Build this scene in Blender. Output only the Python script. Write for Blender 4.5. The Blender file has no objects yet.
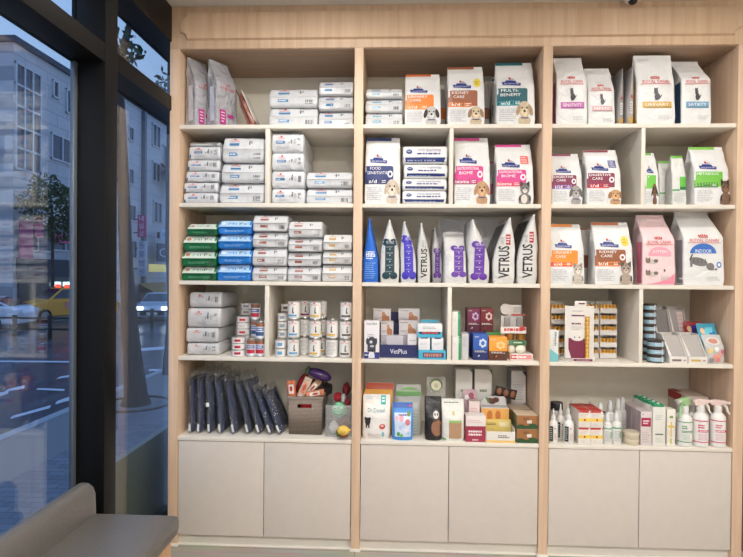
import bpy, bmesh, math, random
from mathutils import Vector, Matrix
SC = bpy.context.scene
COL = SC.collection
random.seed(7)
PI = math.pi
# ------------------------------------------------------------------ camera model (measured from the photograph)
W_PX, H_PX, F_PX = 743.0, 557.0, 540.0
CAM = Vector((0.1612, -2.3774, 1.2296))
YAW, PITCH, ROLL = math.radians(2.3727), math.radians(-0.5057), math.radians(0.4951)
FW = Vector((-math.sin(YAW)*math.cos(PITCH), math.cos(YAW)*math.cos(PITCH), math.sin(PITCH)))
RT0 = Vector((math.cos(YAW), math.sin(YAW), 0))
UP0 = RT0.cross(FW)
RT = RT0*math.cos(ROLL) + UP0*math.sin(ROLL)
UP = -RT0*math.sin(ROLL) + UP0*math.cos(ROLL)
def ray(px, py):
    return RT*((px-W_PX/2)/F_PX) + UP*((H_PX/2-py)/F_PX) + FW
def aty(px, py, y):
    d = ray(px, py); t = (y-CAM.y)/d.y; return CAM + d*t
def atx(px, py, x):
    d = ray(px, py); t = (x-CAM.x)/d.x; return CAM + d*t
def atz(px, py, z):
    d = ray(px, py); t = (z-CAM.z)/d.z; return CAM + d*t

# ------------------------------------------------------------------ materials
_mats = {}
def lin(c):
    return tuple((x/12.92 if x <= 0.04045 else ((x+0.055)/1.055)**2.4) for x in c)
def mat(rgb, rough=0.5, kind='plain', metal=0.0, bump=0.0, scale=60.0, spec=0.5):
    """rgb are 0-255 surface colours"""
    key = (tuple(rgb), rough, kind, metal, bump, scale, spec)
    if key in _mats: return _mats[key]
    m = bpy.data.materials.new('%s_%02x%02x%02x' % ((kind,)+tuple(int(v) for v in rgb[:3])))
    m.use_nodes = True
    nt = m.node_tree; b = nt.nodes['Principled BSDF']
    c = lin([v/255.0 for v in rgb[:3]])
    b.inputs['Base Color'].default_value = (*c, 1)
    b.inputs['Roughness'].default_value = rough
    b.inputs['Metallic'].default_value = metal
    b.inputs['Specular IOR Level'].default_value = spec
    tc = nt.nodes.new('ShaderNodeTexCoord')
    # a small natural tone variation for every surface
    n = nt.nodes.new('ShaderNodeTexNoise'); n.inputs['Scale'].default_value = scale*0.4; n.inputs['Detail'].default_value = 3
    nt.links.new(tc.outputs['Object'], n.inputs['Vector'])
    mx = nt.nodes.new('ShaderNodeMix'); mx.data_type = 'RGBA'; mx.blend_type = 'MULTIPLY'
    mr = nt.nodes.new('ShaderNodeMapRange'); mr.inputs['To Min'].default_value = 0.94; mr.inputs['To Max'].default_value = 1.04
    nt.links.new(n.outputs['Fac'], mr.inputs['Value'])
    mx.inputs['Factor'].default_value = 1.0
    mx.inputs[6].default_value = (*c, 1)
    cb = nt.nodes.new('ShaderNodeCombineColor')
    for i in range(3): nt.links.new(mr.outputs[0], cb.inputs[i])
    nt.links.new(cb.outputs[0], mx.inputs[7])
    nt.links.new(mx.outputs[2], b.inputs['Base Color'])
    if bump:
        n2 = nt.nodes.new('ShaderNodeTexNoise'); n2.inputs['Scale'].default_value = scale; n2.inputs['Detail'].default_value = 4
        n2.inputs['Distortion'].default_value = 0.6
        nt.links.new(tc.outputs['Object'], n2.inputs['Vector'])
        bp = nt.nodes.new('ShaderNodeBump'); bp.inputs['Strength'].default_value = min(bump, 1.0); bp.inputs['Distance'].default_value = 0.02
        nt.links.new(n2.outputs['Fac'], bp.inputs['Height']); nt.links.new(bp.outputs['Normal'], b.inputs['Normal'])
    _mats[key] = m
    return m
def film(rgb, rough=0.30, bump=0.4, scale=24.0):
    return mat(rgb, rough, 'film', 0.0, bump, scale)
def fur(rgb):
    m = mat(rgb, .6, 'fur', 0, 0, 320)
    for n in m.node_tree.nodes:
        if n.type == 'MAP_RANGE': n.inputs['To Min'].default_value = .45; n.inputs['To Max'].default_value = 1.4
    return m
def ink(rgb, rough=0.4):
    return mat(rgb, rough, 'ink')
def card(rgb, rough=0.5):
    return mat(rgb, rough, 'card')

def wood_mat(name, dark, light, axis='Z', rough=0.45, bscale=1.0):
    m = bpy.data.materials.new(name); m.use_nodes = True
    nt = m.node_tree; b = nt.nodes['Principled BSDF']; b.inputs['Roughness'].default_value = rough
    tc = nt.nodes.new('ShaderNodeTexCoord'); mp = nt.nodes.new('ShaderNodeMapping')
    s = {'Z': (38, 38, 1.6), 'X': (1.6, 38, 38), 'Y': (38, 1.6, 38)}[axis]
    mp.inputs['Scale'].default_value = tuple(v*bscale for v in s)
    nt.links.new(tc.outputs['Object'], mp.inputs['Vector'])
    n = nt.nodes.new('ShaderNodeTexNoise'); n.inputs['Scale'].default_value = 1.0; n.inputs['Detail'].default_value = 5; n.inputs['Distortion'].default_value = 0.4
    nt.links.new(mp.outputs[0], n.inputs['Vector'])
    n2 = nt.nodes.new('ShaderNodeTexNoise'); n2.inputs['Scale'].default_value = 6.0; n2.inputs['Detail'].default_value = 4
    nt.links.new(mp.outputs[0], n2.inputs['Vector'])
    ad = nt.nodes.new('ShaderNodeMath'); ad.operation = 'ADD'
    ml = nt.nodes.new('ShaderNodeMath'); ml.operation = 'MULTIPLY'; ml.inputs[1].default_value = 0.35
    nt.links.new(n2.outputs['Fac'], ml.inputs[0]); nt.links.new(n.outputs['Fac'], ad.inputs[0]); nt.links.new(ml.outputs[0], ad.inputs[1])
    r = nt.nodes.new('ShaderNodeValToRGB')
    r.color_ramp.elements[0].position = 0.42; r.color_ramp.elements[0].color = (*lin([v/255 for v in dark]), 1)
    r.color_ramp.elements[1].position = 0.85; r.color_ramp.elements[1].color = (*lin([v/255 for v in light]), 1)
    nt.links.new(ad.outputs[0], r.inputs[0]); nt.links.new(r.outputs[0], b.inputs['Base Color'])
    return m
def clear_mat(name, tint=(255, 255, 255), amount=0.25, rough=0.12, bump=0.0, fres=1.45, solid=None):
    """see-through film or glass: fresnel gloss over transparency (plus a little cloudy diffuse)"""
    m = bpy.data.materials.new(name); m.use_nodes = True
    nt = m.node_tree
    for n in list(nt.nodes): nt.nodes.remove(n)
    out = nt.nodes.new('ShaderNodeOutputMaterial')
    tr = nt.nodes.new('ShaderNodeBsdfTransparent'); tr.inputs[0].default_value = (*lin([v/255 for v in tint]), 1)
    gl = nt.nodes.new('ShaderNodeBsdfGlossy'); gl.inputs['Roughness'].default_value = rough
    # Schlick reflectance, the same from both sides of the sheet
    lw = nt.nodes.new('ShaderNodeLayerWeight'); lw.inputs['Blend'].default_value = 0.5
    pw = nt.nodes.new('ShaderNodeMath'); pw.operation = 'POWER'; pw.inputs[1].default_value = 5.0
    nt.links.new(lw.outputs['Facing'], pw.inputs[0])
    f0 = ((fres-1)/(fres+1))**2
    fr = nt.nodes.new('ShaderNodeMath'); fr.operation = 'MULTIPLY_ADD'; fr.inputs[1].default_value = 1-f0; fr.inputs[2].default_value = f0
    nt.links.new(pw.outputs[0], fr.inputs[0])
    mix = nt.nodes.new('ShaderNodeMixShader')
    nt.links.new(fr.outputs[0], mix.inputs[0])
    last = tr
    if solid is not None:
        df = nt.nodes.new('ShaderNodeBsdfDiffuse'); df.inputs[0].default_value = (*lin([v/255 for v in solid]), 1)
        mx = nt.nodes.new('ShaderNodeMixShader'); mx.inputs[0].default_value = amount
        nt.links.new(tr.outputs[0], mx.inputs[1]); nt.links.new(df.outputs[0], mx.inputs[2]); last = mx
    nt.links.new(last.outputs[0], mix.inputs[1]); nt.links.new(gl.outputs[0], mix.inputs[2])
    if bump:
        tc = nt.nodes.new('ShaderNodeTexCoord'); n2 = nt.nodes.new('ShaderNodeTexNoise'); n2.inputs['Scale'].default_value = 34; n2.inputs['Detail'].default_value = 4; n2.inputs['Distortion'].default_value = 1.0
        nt.links.new(tc.outputs['Object'], n2.inputs['Vector'])
        bp = nt.nodes.new('ShaderNodeBump'); bp.inputs['Strength'].default_value = bump; bp.inputs['Distance'].default_value = 0.06
        nt.links.new(n2.outputs['Fac'], bp.inputs['Height'])
        nt.links.new(bp.outputs['Normal'], gl.inputs['Normal'])
    nt.links.new(mix.outputs[0], out.inputs[0])
    return m
def glow_mat(name, rgb, strength):
    m = bpy.data.materials.new(name); m.use_nodes = True
    b = m.node_tree.nodes['Principled BSDF']
    c = lin([v/255 for v in rgb])
    b.inputs['Base Color'].default_value = (*c, 1)
    b.inputs['Emission Color'].default_value = (*c, 1); b.inputs['Emission Strength'].default_value = strength
    return m

# ------------------------------------------------------------------ mesh collector
class MB:
    def __init__(self): self.v = []; self.f = []; self.fm = []; self.m = []
    def mi(self, m):
        if m not in self.m: self.m.append(m)
        return self.m.index(m)
    def add(self, verts, faces, m):
        o = len(self.v); k = self.mi(m)
        self.v.extend(tuple(p) for p in verts)
        for f in faces: self.f.append(tuple(i+o for i in f)); self.fm.append(k)
    def box(self, x0, x1, y0, y1, z0, z1, m, bev=0.0, M=None):
        if bev <= 0:
            vs = [(x, y, z) for x in (x0, x1) for y in (y0, y1) for z in (z0, z1)]
            fs = [(0, 1, 3, 2), (4, 6, 7, 5), (0, 4, 5, 1), (2, 3, 7, 6), (0, 2, 6, 4), (1, 5, 7, 3)]
        else:
            bm = bmesh.new(); bmesh.ops.create_cube(bm, size=1)
            bmesh.ops.scale(bm, vec=(x1-x0, y1-y0, z1-z0), verts=bm.verts)
            bmesh.ops.translate(bm, vec=((x0+x1)/2, (y0+y1)/2, (z0+z1)/2), verts=bm.verts)
            bmesh.ops.bevel(bm, geom=list(bm.edges), offset=min(bev, (x1-x0)*.45, (y1-y0)*.45, (z1-z0)*.45), segments=2, affect='EDGES', profile=0.6)
            bm.verts.index_update()
            vs = [tuple(v.co) for v in bm.verts]; fs = [tuple(v.index for v in f.verts) for f in bm.faces]; bm.free()
        if M is not None: vs = [tuple(M @ Vector(p)) for p in vs]
        self.add(vs, fs, m)
    def grid(self, fn, us, vs, m, flip=False):
        P = [fn(u, v) for v in vs for u in us]; n = len(us); fs = []
        for j in range(len(vs)-1):
            for i in range(n-1):
                q = (j*n+i, j*n+i+1, (j+1)*n+i+1, (j+1)*n+i)
                fs.append(q[::-1] if flip else q)
        self.add(P, fs, m)
    def lathe(self, prof, m, seg=20, c=(0, 0, 0), axis='Z', cap=True):
        vs = []; fs = []
        for r, z in prof:
            for k in range(seg):
                a = 2*PI*k/seg
                p = (r*math.cos(a), r*math.sin(a), z)
                if axis == 'X': p = (p[2], p[0], p[1])
                if axis == 'Y': p = (p[0], p[2], p[1])[0:3] if False else (p[1], p[2], p[0])
                vs.append((p[0]+c[0], p[1]+c[1], p[2]+c[2]))
        for j in range(len(prof)-1):
            for k in range(seg):
                k2 = (k+1) % seg
                fs.append((j*seg+k, j*seg+k2, (j+1)*seg+k2, (j+1)*seg+k))
        if cap:
            fs.append(tuple(range(seg))[::-1]); fs.append(tuple(range((len(prof)-1)*seg, len(prof)*seg)))
        self.add(vs, fs, m)
    def tube(self, pts, r, m, seg=8):
        pts = [Vector(p) for p in pts]; rs = r if isinstance(r, (list, tuple)) else [r]*len(pts)
        vs = []; fs = []
        for i, p in enumerate(pts):
            t = (pts[min(i+1, len(pts)-1)]-pts[max(i-1, 0)]).normalized()
            a = t.cross(Vector((0, 0, 1)))
            if a.length < 1e-3: a = t.cross(Vector((1, 0, 0)))
            a.normalize(); b = t.cross(a)
            for k in range(seg):
                an = 2*PI*k/seg; vs.append(p + (a*math.cos(an)+b*math.sin(an))*rs[i])
        for j in range(len(pts)-1):
            for k in range(seg):
                k2 = (k+1) % seg; fs.append((j*seg+k, j*seg+k2, (j+1)*seg+k2, (j+1)*seg+k))
        fs.append(tuple(range(seg))[::-1]); fs.append(tuple(range((len(pts)-1)*seg, len(pts)*seg)))
        self.add(vs, fs, m)
    def prism(self, outline, y0, y1, m):
        """outline in x,z extruded along y"""
        n = len(outline)
        vs = [(x, y0, z) for x, z in outline]+[(x, y1, z) for x, z in outline]
        fs = [tuple(range(n)), tuple(range(n, 2*n))[::-1]]+[(i, i+n, (i+1) % n+n, (i+1) % n) for i in range(n)]
        self.add(vs, fs, m)
    def blob(self, c, r, m, seg=14, rings=9, noise=0.0, seed=0, M=None):
        rnd = random.Random(seed); ph = [rnd.uniform(0, 6) for _ in range(6)]
        vs = []; fs = []
        for j in range(rings+1):
            th = PI*j/rings
            for k in range(seg):
                a = 2*PI*k/seg
                d = Vector((math.sin(th)*math.cos(a), math.sin(th)*math.sin(a), math.cos(th)))
                s = 1+noise*(math.sin(3*d.x*2+ph[0])+math.sin(4*d.y+ph[1])*math.cos(5*d.z+ph[2])+math.sin(7*d.x+5*d.z+ph[3])*.6)
                p = Vector((d.x*r[0]*s, d.y*r[1]*s, d.z*r[2]*s))
                if M is not None: p = M @ p
                vs.append(p+Vector(c))
        for j in range(rings):
            for k in range(seg):
                k2 = (k+1) % seg; fs.append((j*seg+k, (j+1)*seg+k, (j+1)*seg+k2, j*seg+k2))
        self.add(vs, fs, m)
    def build(self, name, parent=None, smooth=30, recalc=True):
        me = bpy.data.meshes.new(name); me.from_pydata(self.v, [], self.f); 
        for m in self.m: me.materials.append(m)
        me.polygons.foreach_set('material_index', self.fm)
        me.update()
        bm = bmesh.new(); bm.from_mesh(me)
        bmesh.ops.remove_doubles(bm, verts=bm.verts, dist=1e-6)
        if recalc: bmesh.ops.recalc_face_normals(bm, faces=bm.faces)
        if smooth:
            lim = math.radians(smooth)
            for f in bm.faces: f.smooth = True
            for e in bm.edges:
                if len(e.link_faces) == 2 and e.calc_face_angle(0) > lim: e.smooth = False
        bm.to_mesh(me); bm.free()
        o = bpy.data.objects.new(name, me); COL.objects.link(o)
        if parent is not None: o.parent = parent
        return o
def thing(name, label, cat, loc=(0, 0, 0), rz=0.0, group=None, rx=0.0, ry=0.0):
    o = bpy.data.objects.new(name, None); o.empty_display_size = 0.02; COL.objects.link(o)
    o.location = loc; o.rotation_euler = (rx, ry, rz); o['label'] = label; o['category'] = cat
    if group: o['group'] = group
    return o
def tag(o, label, cat, group=None, kind=None):
    if kind: o['kind'] = kind
    if label: o['label'] = label
    if cat: o['category'] = cat
    if group: o['group'] = group
    return o
def copy_tree(o, label=None, loc=None, rz=None, group=None):
    r = o.copy(); COL.objects.link(r)
    if label: r['label'] = label
    if loc is not None: r.location = loc
    if rz is not None: r.rotation_euler = (o.rotation_euler.x, o.rotation_euler.y, rz)
    if group: r['group'] = group
    for ch in list(o.children):
        c = ch.copy(); COL.objects.link(c); c.parent = r
        for g in list(ch.children):
            d = g.copy(); COL.objects.link(d); d.parent = c
    return r
def struct(mb, name):
    o = mb.build(name); o['kind'] = 'structure'; return o

# ------------------------------------------------------------------ lettering as mesh
_txt = {}
def text_geo(s, bold=0.0):
    k0 = s
    if bold: s = (s, bold)
    if s in _txt: return _txt[s]
    cu = bpy.data.curves.new('lettering', 'FONT'); cu.body = k0; cu.offset = bold; cu.align_x = 'CENTER'; cu.align_y = 'CENTER'; cu.resolution_u = 2
    ob = bpy.data.objects.new('lettering', cu)
    me = ob.to_mesh()
    vs = [(v.co.x, v.co.y) for v in me.vertices]; fs = [tuple(p.vertices) for p in me.polygons]
    ob.to_mesh_clear(); bpy.data.objects.remove(ob); bpy.data.curves.remove(cu)
    if vs:
        x0 = min(v[0] for v in vs); x1 = max(v[0] for v in vs); y0 = min(v[1] for v in vs); y1 = max(v[1] for v in vs)
    else: x0 = y0 = 0; x1 = y1 = 1
    _txt[s] = ([((x-(x0+x1)/2), (y-(y0+y1)/2)) for x, y in vs], fs, x1-x0, y1-y0)
    return _txt[s]
class Print:
    """flat printed graphics laid on a surface S(x,z)->point; each piece lies a hair above the last"""
    def __init__(self, S, base=0.0012, out=(0, -1, 0)):
        self.S = S; self.mb = MB(); self.k = base; self.out = out
    def _p(self, x, z):
        p = self.S(x, z); r = self.out(x, z) if callable(self.out) else self.out
        return (p[0]+r[0]*self.k, p[1]+r[1]*self.k, p[2]+r[2]*self.k)
    def rect(self, x0, z0, x1, z1, m, n=None):
        a = max(2, min(16, int(abs(x1-x0)/0.012)+2)) if n is None else n; b = max(2, min(16, int(abs(z1-z0)/0.012)+2))
        self.mb.grid(lambda u, v: self._p(x0+(x1-x0)*u, z0+(z1-z0)*v), [i/(a-1) for i in range(a)], [j/(b-1) for j in range(b)], m)
        self.k += 0.00025
    def quad(self, pts, m, n=5):
        (a, b, c, d) = pts
        def fn(u, v):
            x = (a[0]*(1-u)+b[0]*u)*(1-v)+(d[0]*(1-u)+c[0]*u)*v; z = (a[1]*(1-u)+b[1]*u)*(1-v)+(d[1]*(1-u)+c[1]*u)*v
            return self._p(x, z)
        t = [i/(n-1) for i in range(n)]; self.mb.grid(fn, t, t, m); self.k += 0.00025
    def ell(self, cx, cz, rx, rz, m, n=18, rot=0.0, a0=0, a1=360):
        vs = [self._p(cx, cz)]; fs = []; ca, sa = math.cos(rot), math.sin(rot)
        rings = (0.5, 1.0)
        for rr in rings:
            for k in range(n+1):
                a = math.radians(a0+(a1-a0)*k/n); x = rx*rr*math.cos(a); z = rz*rr*math.sin(a)
                vs.append(self._p(cx+x*ca-z*sa, cz+x*sa+z*ca))
        for k in range(n):
            fs.append((0, 1+k, 2+k)); fs.append((1+k, n+2+k, n+3+k, 2+k))
        self.mb.add(vs, fs, m); self.k += 0.00025
    def text(self, s, cx, cz, w, h, m, rot=0.0, bold=0.0):
        vs, fs, tw, th = text_geo(s, bold)
        if not fs: return
        ca, sa = math.cos(rot), math.sin(rot); P = []
        for x, y in vs:
            X = x/tw*w; Z = y/th*h; P.append(self._p(cx+X*ca-Z*sa, cz+X*sa+Z*ca))
        self.mb.add(P, fs, m); self.k += 0.00025
    def bars(self, x0, z0, x1, z1, m, seed=1, vertical=True):
        rnd = random.Random(seed); x = x0
        while x < x1:
            w = (x1-x0)*rnd.choice((.04, .07, .1)); self.mb.add([self._p(x, z0), self._p(min(x+w, x1), z0), self._p(min(x+w, x1), z1), self._p(x, z1)], [(0, 1, 2, 3)], m); x += w+(x1-x0)*rnd.choice((.05, .09))
        self.k += 0.0002
    def lines(self, x0, z0, x1, z1, m, n=3, seed=1, t=0.35):
        """fine print: rows of ragged dashes"""
        rnd = random.Random(seed); hh = (z1-z0)/n
        for j in range(n):
            zz = z1-hh*(j+.5); x = x0; end = x1-(x1-x0)*rnd.uniform(0, .3)
            while x < end:
                w = (x1-x0)*rnd.uniform(.06, .2); e = min(x+w, end)
                self.mb.add([self._p(x, zz-hh*t/2), self._p(e, zz-hh*t/2), self._p(e, zz+hh*t/2), self._p(x, zz+hh*t/2)], [(0, 1, 2, 3)], m); x = e+(x1-x0)*.03
        self.k += 0.0002
    def build(self, name, parent):
        if not self.mb.f: return None
        return self.mb.build(name, parent, smooth=60, recalc=False)
    def new(self):
        q = Print(self.S, self.k+0.0002, self.out); return q
# ------------------------------------------------------------------ camera
cd = bpy.data.cameras.new('camera'); cd.sensor_fit = 'HORIZONTAL'; cd.sensor_width = 36.0; cd.lens = F_PX/W_PX*36.0
cd.clip_start = 0.02; cd.clip_end = 500
co = bpy.data.objects.new('camera', cd); COL.objects.link(co)
co.matrix_world = Matrix(((RT.x, UP.x, -FW.x, CAM.x), (RT.y, UP.y, -FW.y, CAM.y), (RT.z, UP.z, -FW.z, CAM.z), (0, 0, 0, 1)))
SC.camera = co
SC.view_settings.view_transform = 'Standard'; SC.view_settings.look = 'None'; SC.view_settings.gamma = 1.0; SC.view_settings.exposure = 0.22
SC.view_settings.use_curve_mapping = False
# ------------------------------------------------------------------ world: dusk sky
wd = bpy.data.worlds.new('dusk_sky'); SC.world = wd; wd.use_nodes = True
nt = wd.node_tree; bg = nt.nodes['Background']
tc = nt.nodes.new('ShaderNodeTexCoord'); sx = nt.nodes.new('ShaderNodeSeparateXYZ'); nt.links.new(tc.outputs['Generated'], sx.inputs[0])
rp = nt.nodes.new('ShaderNodeValToRGB'); nt.links.new(sx.outputs['Z'], rp.inputs[0])
rp.color_ramp.elements[0].position = 0.0; rp.color_ramp.elements[0].color = (0.30, 0.38, 0.56, 1)
rp.color_ramp.elements[1].position = 0.75; rp.color_ramp.elements[1].color = (0.22, 0.40, 0.86, 1)
e = rp.color_ramp.elements.new(0.38); e.color = (0.37, 0.52, 0.82, 1)
nt.links.new(rp.outputs[0], bg.inputs['Color']); bg.inputs['Strength'].default_value = 1.3

OAK = wood_mat('pale_oak', (205, 173, 144), (224, 195, 168), 'Z')
OAK_SHADE = wood_mat('pale_oak_shaded', (160, 132, 110), (178, 150, 126), 'X')  # same oak with the shade under the fascia put into its colour
OAK_F = wood_mat('pale_oak_fascia', (198, 164, 132), (218, 188, 158), 'Z', bscale=.8)
BENCH_WOOD = wood_mat('bench_wood', (196, 150, 104), (214, 172, 128), 'Z')
WHITE_LAM = mat((226, 219, 207), 0.4, 'laminate')
BACK_LAM = mat((230, 223, 207), 0.5, 'laminate')
DOOR_LAM = mat((208, 199, 190), 0.38, 'laminate')
BLACK_METAL = mat((9, 9, 10), 0.5, 'black_metal', spec=.22)
DARK_EDGE = mat((30, 26, 24), 0.8, 'gap')

XG = -0.936          # glass plane of the shop front, beside the shelves
CEIL = 2.410
# floor: grey wood-look tile
def floor_mat():
    m = bpy.data.materials.new('grey_floor_tile'); m.use_nodes = True; nt = m.node_tree; b = nt.nodes['Principled BSDF']; b.inputs['Roughness'].default_value = .35
    tc = nt.nodes.new('ShaderNodeTexCoord'); br = nt.nodes.new('ShaderNodeTexBrick'); nt.links.new(tc.outputs['Object'], br.inputs['Vector'])
    br.inputs['Scale'].default_value = 1.0; br.inputs['Brick Width'].default_value = .9; br.inputs['Row Height'].default_value = .16; br.inputs['Mortar Size'].default_value = .002
    br.inputs['Color1'].default_value = (*lin((.66, .63, .59)), 1); br.inputs['Color2'].default_value = (*lin((.60, .57, .53)), 1); br.inputs['Mortar'].default_value = (*lin((.45, .42, .4)), 1)
    mp = nt.nodes.new('ShaderNodeMapping'); mp.inputs['Scale'].default_value = (2, 30, 1); nt.links.new(tc.outputs['Object'], mp.inputs[0])
    n = nt.nodes.new('ShaderNodeTexNoise'); n.inputs['Scale'].default_value = 2; n.inputs['Detail'].default_value = 5; nt.links.new(mp.outputs[0], n.inputs[0])
    mx = nt.nodes.new('ShaderNodeMix'); mx.data_type = 'RGBA'; mx.blend_type = 'OVERLAY'; mx.inputs['Factor'].default_value = .5
    nt.links.new(br.outputs['Color'], mx.inputs[6]); nt.links.new(n.outputs['Color'], mx.inputs[7]); nt.links.new(mx.outputs[2], b.inputs['Base Color']); return m
RX, RB = 3.2, -4.6   # right wall, rear wall
b = MB(); b.box(XG-.05, RX, RB, .42, -.12, 0.0, floor_mat()); struct(b, 'floor')
b = MB(); b.box(XG-.05, RX, RB, .42, CEIL, CEIL+.1, mat((222, 219, 212), .7, 'ceiling_paint')); struct(b, 'ceiling')
WALLP = mat((240, 237, 230), .7, 'wall_paint')
b = MB(); b.box(XG+.1, RX, .40, .48, -.12, CEIL, WALLP); struct(b, 'wall_back')
b = MB(); b.box(RX, RX+.08, RB, .48, -.12, CEIL, WALLP); struct(b, 'wall_right')
b = MB(); b.box(XG-.05, RX, RB-.08, RB, -.12, CEIL, WALLP); struct(b, 'wall_rear')
b = MB(); b.box(1.72, RX, .10, .40, 0.0, CEIL, mat((92, 74, 62), .6, 'wall_paint')); struct(b, 'wall_beside_shelves')

# shop front on the left: posts, rails, low panel, glass
GLASS = clear_mat('window_glass', tint=(236, 243, 246), rough=0.0, fres=2.0)
YE = .40
PANEL = mat((122, 126, 120), .3, 'low_panel')
b = MB(); b.box(XG-.05, XG-.02, RB, YE+.06, -.9, .455, PANEL); struct(b, 'wall_window_base')
zt, zb = atx(114, 50, -.836).z, 1.948
b = MB()
b.box(XG-.02, -.836, RB, YE, zb, 2.014, BLACK_METAL, .004)             # transom rail
struct(b, 'trim_1')
b = MB(); b.box(XG-.02, -.836, RB, YE, 2.253, CEIL, BLACK_METAL, .004); struct(b, 'trim_2')
b = MB(); b.box(XG-.02, -.8335, -.557, -.475, 0, 2.253, BLACK_METAL, .006); struct(b, 'window_1_post')
b = MB(); b.box(XG-.02, -.8335, -2.3, -2.22, 0, 2.253, BLACK_METAL, .006); struct(b, 'window_2_post')
b = MB(); b.box(XG-.02, -.8335, -4.0, -3.92, 0, 2.253, BLACK_METAL, .006); struct(b, 'window_3_post')
b = MB(); b.box(XG-.02, -.90, RB, YE, 0, .03, BLACK_METAL, .003); struct(b, 'trim_3')
b = MB(); b.box(XG-.012, XG+.004, -.575, -.557, .03, zb, mat((120, 126, 134), .3, 'aluminium', .6), .002); struct(b, 'trim_4')
n = 1
for (y0, y1) in ((-.475, YE), (-2.22, -.557), (-3.92, -2.3), (RB, -4.0)):
    for (z0, z1) in ((.03, zb), (2.014, 2.253)):
        b = MB(); b.box(XG-.006, XG, y0, y1, z0, z1, GLASS); struct(b, 'window_%d' % n); n += 1

# ------------------------------------------------------------------ lamps of the room
def lamp(name, x, y, e, sx=.9, sy=.25, col=(1.0, .96, .91)):
    l = bpy.data.lights.new(name, 'AREA'); l.energy = e; l.shape = 'RECTANGLE'; l.size = sx; l.size_y = sy; l.color = col
    o = bpy.data.objects.new(name, l); COL.objects.link(o); o.location = (x, y, CEIL-.02); return o
lamp('ceiling_lamp', -.05, -.70, 7.5, .4, .2)
lamp('ceiling_lamp', 1.35, -.70, 7.5, .4, .2)
lamp('ceiling_lamp', -.4, -.70, 5.0, .3, .2)
lamp('ceiling_lamp', .3, -2.5, 43, 1.2, .4)
lamp('ceiling_lamp', 2.2, -2.5, 30, 1.2, .4)
lamp('ceiling_lamp', .6, -3.8, 32, 1.2, .4)  # unseen far lamp, added to fill the backs of the shelves

# ------------------------------------------------------------------ the shelving unit
XL0, XL1, XA0, XA1, XB0, XB1, XR0, XR1 = -.8432, -.8003, -.0194, .0194, .7998, .8402, 1.621, 1.663
ZA, ZB, ZC, ZD, ZE = 1.887, 1.5387, 1.1916, .8529, .4935
DEP = .347
ZOP, ZTOP = 2.222, CEIL
su = thing('shelving_unit', 'built-in pale oak shelving wall with white shelves and white lower cabinet doors', 'shelving', (0, 0, 0))
for x0, x1 in ((XL0, XL1), (XA0, XA1), (XB0, XB1), (XR0, XR1)):
    b = MB(); b.box(x0, x1, -.004, DEP+.02, .012, ZOP, OAK, .0012); b.build('upright', su)
    b = MB(); b.box(x0-.004, x1+.004, -.008, .05, 0, .012, mat((232, 226, 216), .4, 'plastic'), .001); b.build('foot_cap', su)
b = MB(); b.box(XL0, XR1, -.004, DEP+.02, ZOP, CEIL-.0005, OAK_F, .0012); f = b.build('fascia', su)
# raised moulding on the fascia: long panel with scooped corners
def scooped(x0, x1, z0, z1, r):
    pts = []
    def arc(cx, cz, a0, a1):
        for k in range(7):
            a = math.radians(a0+(a1-a0)*k/6); pts.append((cx+r*math.cos(a), cz+r*math.sin(a)))
    arc(x0, z0, 90, 0); arc(x1, z0, 180, 90); arc(x1, z1, 270, 180); arc(x0, z1, 0, -90)
    return pts
mz0, mz1 = ZOP+.036, CEIL-.028
o1 = scooped(XL0+.045, XR1-.03, mz0, mz1, .030)
o2 = scooped(XL0+.051, XR1-.036, mz0+.006, mz1-.006, .030)
b = MB(); n = len(o1)
ring = [(x, -.004, z) for x, z in o1]+[(x, -.016, z) for x, z in o2]
b.add(ring, [(i, (i+1) % n, (i+1) % n+n, i+n) for i in range(n)]+[tuple(range(n, 2*n))], OAK_F); b.build('moulding', f)
bays = ((XL1, XA0), (XA1, XB0), (XB1, XR0))
for x0, x1 in bays:
    b = MB(); b.box(x0, x1, DEP, DEP+.012, .05, ZOP, BACK_LAM); b.build('back_panel', su)
    b = MB(); b.box(x0, x1, .004, DEP, ZOP-.003, ZOP-.0002, OAK_SHADE); b.build('top_lining', su)
    for z in (ZA, ZB, ZC, ZD):
        b = MB(); b.box(x0, x1-.001, .002, DEP, z-.0175, z, WHITE_LAM, .0012); b.build('shelf', su)
    b = MB(); b.box(x0, x1, -.003, DEP, ZE-.0175, ZE, WHITE_LAM, .003); b.build('counter_top', su)
    xm = (x0+x1)/2
    for p, q in ((x0+.003, xm-.0015), (xm+.0015, x1-.003)):
        b = MB(); b.box(p, q, .0, .018, .052, ZE-.0195, DOOR_LAM, .0012); b.build('door', su)
    b = MB(); b.box(x0, x1, .02, .04, .006, .09, mat((214, 208, 196), .45, 'laminate')); b.build('plinth', su)
    b = MB(); b.box(x0, x1, .012, .02, 0.0, .008, mat((236, 230, 220), .4, 'plastic')); b.build('sealing_strip', su)
    b = MB(); b.box(x0, x1, .045, DEP, .05, ZE-.02, mat((90, 84, 78), .7, 'laminate')); b.build('cabinet_body', su)
# dividers: left bay rows 2 and 4, middle bay rows 2 and 4, right bay rows 2 and 4
def divider(px0, px1, py, z0, z1):
    a = aty(px0, py, .004).x; c = aty(px1, py, .004).x
    b = MB(); b.box(a, c, .004, DEP, z0, z1-.0176, WHITE_LAM, .001); b.build('divider', su)
divider(265.2, 269.6, 165, ZB, ZA); divider(264.6, 268.9, 322, ZD, ZC)
divider(449.4, 453.4, 165, ZB, ZA); divider(447.5, 451.6, 322, ZD, ZC)
divider(641.2, 645.2, 165, ZB, ZA); divider(639, 642.8, 325, ZD, ZC)

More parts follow.
